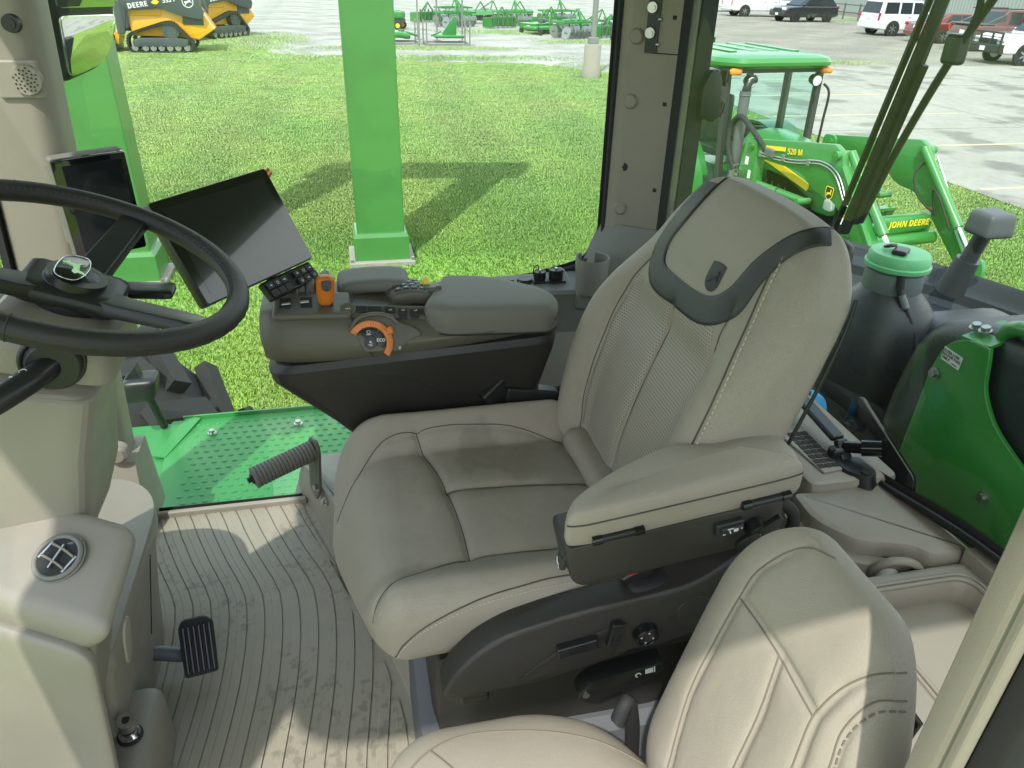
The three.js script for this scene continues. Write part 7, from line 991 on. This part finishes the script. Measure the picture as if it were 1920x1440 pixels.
// ---------- implements in rows on the gravel ----------
function implement(kind, label, pos, turn, category) {
  const s = thing(kind, label, category, pos, turn, 'green implements in rows on the gravel'), G = M.loaderGreen, r = rngOf(Math.round(pos[0] * 31 - pos[2] * 17));
  if (kind === 'disc_harrow') {
    mesh('frame', [bar([-1.1, 0.75, -0.5], [1.1, 0.75, -0.5], 0.1, 0.1), bar([-1.1, 0.75, 0.5], [1.1, 0.75, 0.5], 0.1, 0.1), bar([-1.1, 0.75, -0.5], [-1.1, 0.75, 0.5], 0.1, 0.1), bar([1.1, 0.75, -0.5], [1.1, 0.75, 0.5], 0.1, 0.1), bar([0, 0.75, 0.5], [0, 1.35, 0.2], 0.12, 0.08), bar([-0.4, 0.75, 0.5], [0, 1.35, 0.2], 0.06, 0.06), bar([0.4, 0.75, 0.5], [0, 1.35, 0.2], 0.06, 0.06)], G, s);
    for (const z of [-0.45, 0.45]) for (let k = 0; k < 7; k++) mesh('disc', cyl(0.30, 0.30, 0.02, -1.0 + k * 0.33, 0.31, z, 0, 0, PI / 2 - 0.25 * Math.sign(z), 18), M.zinc, s); mesh('gang_bar', [rod([-1.1, 0.31, 0.45], [1.1, 0.31, 0.45], 0.04), rod([-1.1, 0.31, -0.45], [1.1, 0.31, -0.45], 0.04), ...[-0.8, 0, 0.8].flatMap(x => [-0.45, 0.45].map(z => bar([x, 0.31, z], [x, 0.75, z], 0.06, 0.05, V(1, 0, 0))))], G, s);
  } else if (kind === 'rotary_cutter') {
    mesh('deck', [prism(roundPoly([[-0.95, -0.9], [0.95, -0.9], [0.95, 0.9], [-0.95, 0.9]], 0.25), 0.05, 0.01).rotateX(-PI / 2).translate(0, 0.36, 0), ...[-1, 1].map(e => box(0.04, 0.26, 1.6, e * 0.94, 0.24, 0))], G, s); mesh('gearbox', [soft(0.34, 0.26, 0.34, 0.05, 4, 4, 4, v => V(v.x, 0.54 + v.y, v.z)), rod([0, 0.55, 0.2], [0, 0.6, 1.1], 0.06)], M.greyMetal, s); mesh('hitch', [bar([-0.4, 0.4, 0.85], [0, 1.15, 0.7], 0.06, 0.06), bar([0.4, 0.4, 0.85], [0, 1.15, 0.7], 0.06, 0.06), bar([0, 1.15, 0.7], [0, 0.45, -0.85], 0.06, 0.05)], G, s); mesh('tail_wheel', [cyl(0.2, 0.2, 0.12, 0, 0.2, -1.2, 0, 0, PI / 2, 18), bar([0, 0.25, -1.2], [0, 0.45, -0.85], 0.06, 0.06)], M.tyre, s);
  } else if (kind === 'box_blade') {
    mesh('box', [box(1.8, 0.5, 0.05, 0, 0.3, -0.35), box(0.04, 0.5, 0.8, -0.9, 0.3, 0), box(0.04, 0.5, 0.8, 0.9, 0.3, 0), bar([-0.9, 0.55, 0.25], [0.9, 0.55, 0.25], 0.1, 0.1)], G, s); for (const x of [-0.7, -0.35, 0, 0.35, 0.7]) mesh('shank', bar([x, 0.75, 0.25], [x, 0.05, 0.32], 0.05, 0.08, V(0, 0, 1)), M.greyMetal, s); mesh('hitch', [bar([-0.4, 0.55, 0.3], [0, 1.1, 0.2], 0.06, 0.06), bar([0.4, 0.55, 0.3], [0, 1.1, 0.2], 0.06, 0.06), bar([0, 1.1, 0.2], [0, 0.55, -0.35], 0.06, 0.06)], G, s);
  } else if (kind === 'tiller') {
    mesh('hood', [loft([0, 0.3, 0.6, 0.9, 1.2].map(k => { const a = R(20 + k * 110); return [[-0.85, 0], [0.85, 0], [0.85, 0.03], [-0.85, 0.03]].map(([x, d]) => V(x, 0.35 + (0.38 + d) * Math.sin(a), (0.38 + d) * Math.cos(a))); }), { crease: 0.4 })], G, s); for (let k = 0; k < 8; k++) mesh('tine', [0, 1, 2].map(q => box(0.04, 0.30, 0.05, -0.75 + k * 0.21, 0.34, 0, q * 2.09 + k * 0.5)), M.greyMetal, s); mesh('rotor', rod([-0.85, 0.34, 0], [0.85, 0.34, 0], 0.05), M.greyMetal, s); mesh('side_plate', [box(0.04, 0.55, 0.75, -0.87, 0.42, 0), box(0.04, 0.55, 0.75, 0.87, 0.42, 0)], G, s); mesh('hitch', [bar([-0.4, 0.7, 0.2], [0, 1.2, 0.2], 0.06, 0.06), bar([0.4, 0.7, 0.2], [0, 1.2, 0.2], 0.06, 0.06)], G, s);
  } else if (kind === 'finish_mower') {
    mesh('deck', [soft(1.8, 0.22, 1.0, 0.08, 8, 3, 6, v => V(v.x, 0.30 + v.y, v.z))], G, s); for (const [x, z] of [[-0.75, 0.75], [0.75, 0.75], [-0.75, -0.75], [0.75, -0.75]]) mesh('caster', [cyl(0.14, 0.14, 0.09, x, 0.14, z, 0, 0, PI / 2, 16), bar([x, 0.2, z], [x * 0.9, 0.4, z * 0.6], 0.05, 0.05)], M.tyre, s); mesh('belt_cover', [cyl(0.22, 0.22, 0.12, -0.55, 0.46, 0, 0, 0, 0, 20), cyl(0.22, 0.22, 0.12, 0.55, 0.46, 0, 0, 0, 0, 20), box(1.1, 0.1, 0.3, 0, 0.46, 0)], G, s); mesh('hitch', [tube([[-0.35, 0.4, 0.3], [-0.3, 1.0, 0.4], [0, 1.2, 0.4], [0.3, 1.0, 0.4], [0.35, 0.4, 0.3]], 0.035, 20, 8)], G, s);
  }
  return s;
}
const kinds = { disc_harrow: ['green disc harrow with bright discs', 'harrow'], rotary_cutter: ['green rotary cutter with gearbox and tail wheel', 'mower'], box_blade: ['green box blade with scarifier shanks', 'blade'], tiller: ['green rotary tiller', 'tiller'], finish_mower: ['green finish mower with caster wheels', 'mower'] };
const row = [['disc_harrow', 6.9, -47, 0.5, 'at the far start of the implement row'], ['tiller', 8.8, -50, 0.4, 'set behind the first disc harrow'], ['box_blade', 9.4, -46.5, 0.5, 'after the first disc harrow of the row'], ['disc_harrow', 10.6, -48.5, 0.3, 'second in the implement row'], ['rotary_cutter', 11.4, -44.5, 0.6, 'in the middle of the row'], ['box_blade', 12.6, -47.5, 0.2, 'behind the first rotary cutter'], ['tiller', 12.6, -42.5, 0.5, 'in the middle of the row before the cutters'], ['rotary_cutter', 14.6, -45, 0.3, 'standing behind the middle tiller'], ['box_blade', 13.9, -40.6, 0.5, 'on the gravel before the finish mower'], ['disc_harrow', 15.9, -43.3, 0.2, 'last and nearest the lane'], ['finish_mower', 14.6, -38.4, 0.6, 'standing left of the lamp pole'], ['tiller', 15.4, -36.9, 0.1, 'close behind the lamp pole'], ['rotary_cutter', 17.0, -37.2, 0.2, 'nearest the rear pillar'], ['disc_harrow', 7.6, -52.5, 0.4, 'in the back line of the yard'], ['box_blade', 5.6, -50.5, 0.7, 'alone ahead of the implement row'], ['rotary_cutter', 9.9, -53.5, 0.5, 'in the back line beside a disc harrow'], ['tiller', 11.6, -51.5, 0.3, 'in the back line right of a cutter'], ['disc_harrow', 13.9, -50.5, 0.4, 'in the back line right of a tiller'], ['finish_mower', 10.9, -42.6, 0.5, 'in front of the middle of the row'], ['disc_harrow', 12.0, -40.2, 0.5, 'in the front line by the finish mower'], ['box_blade', 16.4, -40.3, 0.4, 'behind the mower left of the lamp pole']];
for (const [k, x, z, a, w] of row) { const o = implement(k, `${kinds[k][0]} ${w}`, [x, 0.004, z], a, kinds[k][1]); }
// mower and rack group left of the lane
{
  const s = thing('riding_mower', 'green riding mower with yellow wheels behind the steel racks', 'mower', [2.9, 0.004, -45.0], 1.2);
  mesh('hood', soft(0.62, 0.45, 0.85, 0.12, 6, 5, 6, v => V(v.x, 0.72 + v.y, 0.55 + v.z)), M.loaderGreen, s); mesh('fender', soft(1.0, 0.16, 0.8, 0.06, 6, 3, 6, v => V(v.x, 0.72 + v.y, -0.45 + v.z)), M.loaderGreen, s); mesh('seat', [soft(0.5, 0.14, 0.45, 0.05, 4, 3, 4, v => V(v.x, 0.9 + v.y, -0.35 + v.z)), soft(0.5, 0.42, 0.12, 0.05, 4, 4, 3, v => V(v.x, 1.12 + v.y, -0.6 + v.z))], M.yellow, s); mesh('chassis', box(0.6, 0.2, 1.7, 0, 0.42, 0.1), M.cabDark, s);
  for (const [x, z, r] of [[-0.45, -0.5, 0.30], [0.45, -0.5, 0.30], [-0.42, 0.75, 0.21], [0.42, 0.75, 0.21]]) { const w = mesh('wheel', [lathe([[r * 0.5, -0.1], [r * 0.92, -0.1], [r, -0.06], [r, 0.06], [r * 0.92, 0.1], [r * 0.5, 0.1]], 22).rotateZ(PI / 2).translate(x, r, z)], M.tyre, s); mesh('rim', cyl(r * 0.55, r * 0.55, 0.21, x, r, z, 0, 0, PI / 2, 20), M.yellow, w); } mesh('steering_wheel', [tor(0.17, 0.02, 0, 1.12, 0.12, R(60)), rod([0, 1.1, 0.12], [0, 0.8, 0.3], 0.03)], M.black, s);
  const g2 = dup(s, [1.5, 0.004, -47.2], 0.8, 'green riding mower parked farther back behind the first');
  const rack = (x, z, a, label) => { const k = thing('steel_rack', label, 'rack', [x, 0.004, z], a, 'steel shipping racks by the mowers'); for (const [px, pz] of [[-0.95, -0.6], [0.95, -0.6], [-0.95, 0.6], [0.95, 0.6]]) mesh('upright', bar([px, 0, pz], [px, 1.0, pz], 0.06, 0.06, V(1, 0, 0)), M.greyPaint, k); for (const pz of [-0.6, 0.6]) mesh('bottom_rail', bar([-0.95, 0.08, pz], [0.95, 0.08, pz], 0.07, 0.07), M.greyPaint, k); for (const px of [-0.95, 0.95]) mesh('end_rail', [bar([px, 0.08, -0.6], [px, 0.08, 0.6], 0.06, 0.06), bar([px, 0.62, -0.6], [px, 0.62, 0.6], 0.04, 0.04)], M.greyPaint, k); return k; };
  rack(2.7, -36.4, 0.05, 'grey steel rack holding a green mower deck'); rack(4.9, -36.1, 0.02, 'grey steel rack holding a green hitch frame');
  const d1 = thing('mower_deck', 'green belly mower deck lying in the steel rack', 'mower deck', [2.5, 0.25, -36.4], 0.1); mesh('deck', soft(1.6, 0.26, 0.9, 0.1, 8, 4, 6, v => V(v.x, 0.13 + v.y + 0.04 * Math.sin(v.x * 6), v.z)), M.loaderGreen, d1); mesh('spindle', [cyl(0.14, 0.14, 0.1, -0.45, 0.3, 0, 0, 0, 0, 18), cyl(0.14, 0.14, 0.1, 0.45, 0.3, 0, 0, 0, 0, 18)], M.greyMetal, d1); mesh('chute', soft(0.5, 0.12, 0.5, 0.04, 4, 3, 4, v => V(0.9 + v.x, 0.18 + v.y - v.x * 0.3, v.z)), M.loaderGreen, d1);
  const h1 = thing('hitch_frame', 'green triangular hitch frame standing in the steel rack', 'implement', [5.0, 0.30, -36.1], 0.05); mesh('fin', prism(roundPoly([[-0.35, 0.1], [0.35, 0.1], [0.38, 0.85], [0.22, 0.85]], 0.05), 0.08, 0.01).translate(0, 0, -0.04), M.loaderGreen, h1); mesh('base', [soft(1.3, 0.14, 0.8, 0.05, 6, 3, 5, v => V(v.x, 0.07 + v.y, v.z)), bar([-0.8, 0.1, 0.2], [-0.35, 0.25, 0], 0.06, 0.06)], M.loaderGreen, h1);
  for (const [x, z, l] of [[3.9, -38.6, 'leftmost of the thin grey poles behind the racks'], [4.75, -38.2, 'middle of the thin grey poles behind the racks'], [5.9, -37.9, 'rightmost of the thin grey poles behind the racks']]) { const p = thing('slim_pole', l, 'pole', [x, 0, z], 0, 'thin poles behind the racks'); mesh('pole', cyl(0.035, 0.04, 3.4, 0, 1.7, 0, 0, 0, 0, 10), M.greyPaint, p); mesh('foot', rb(0.3, 0.05, 0.3, 0.01, 0, 0.025, 0), M.greyPaint, p); }
}

renderer.render(scene, camera);
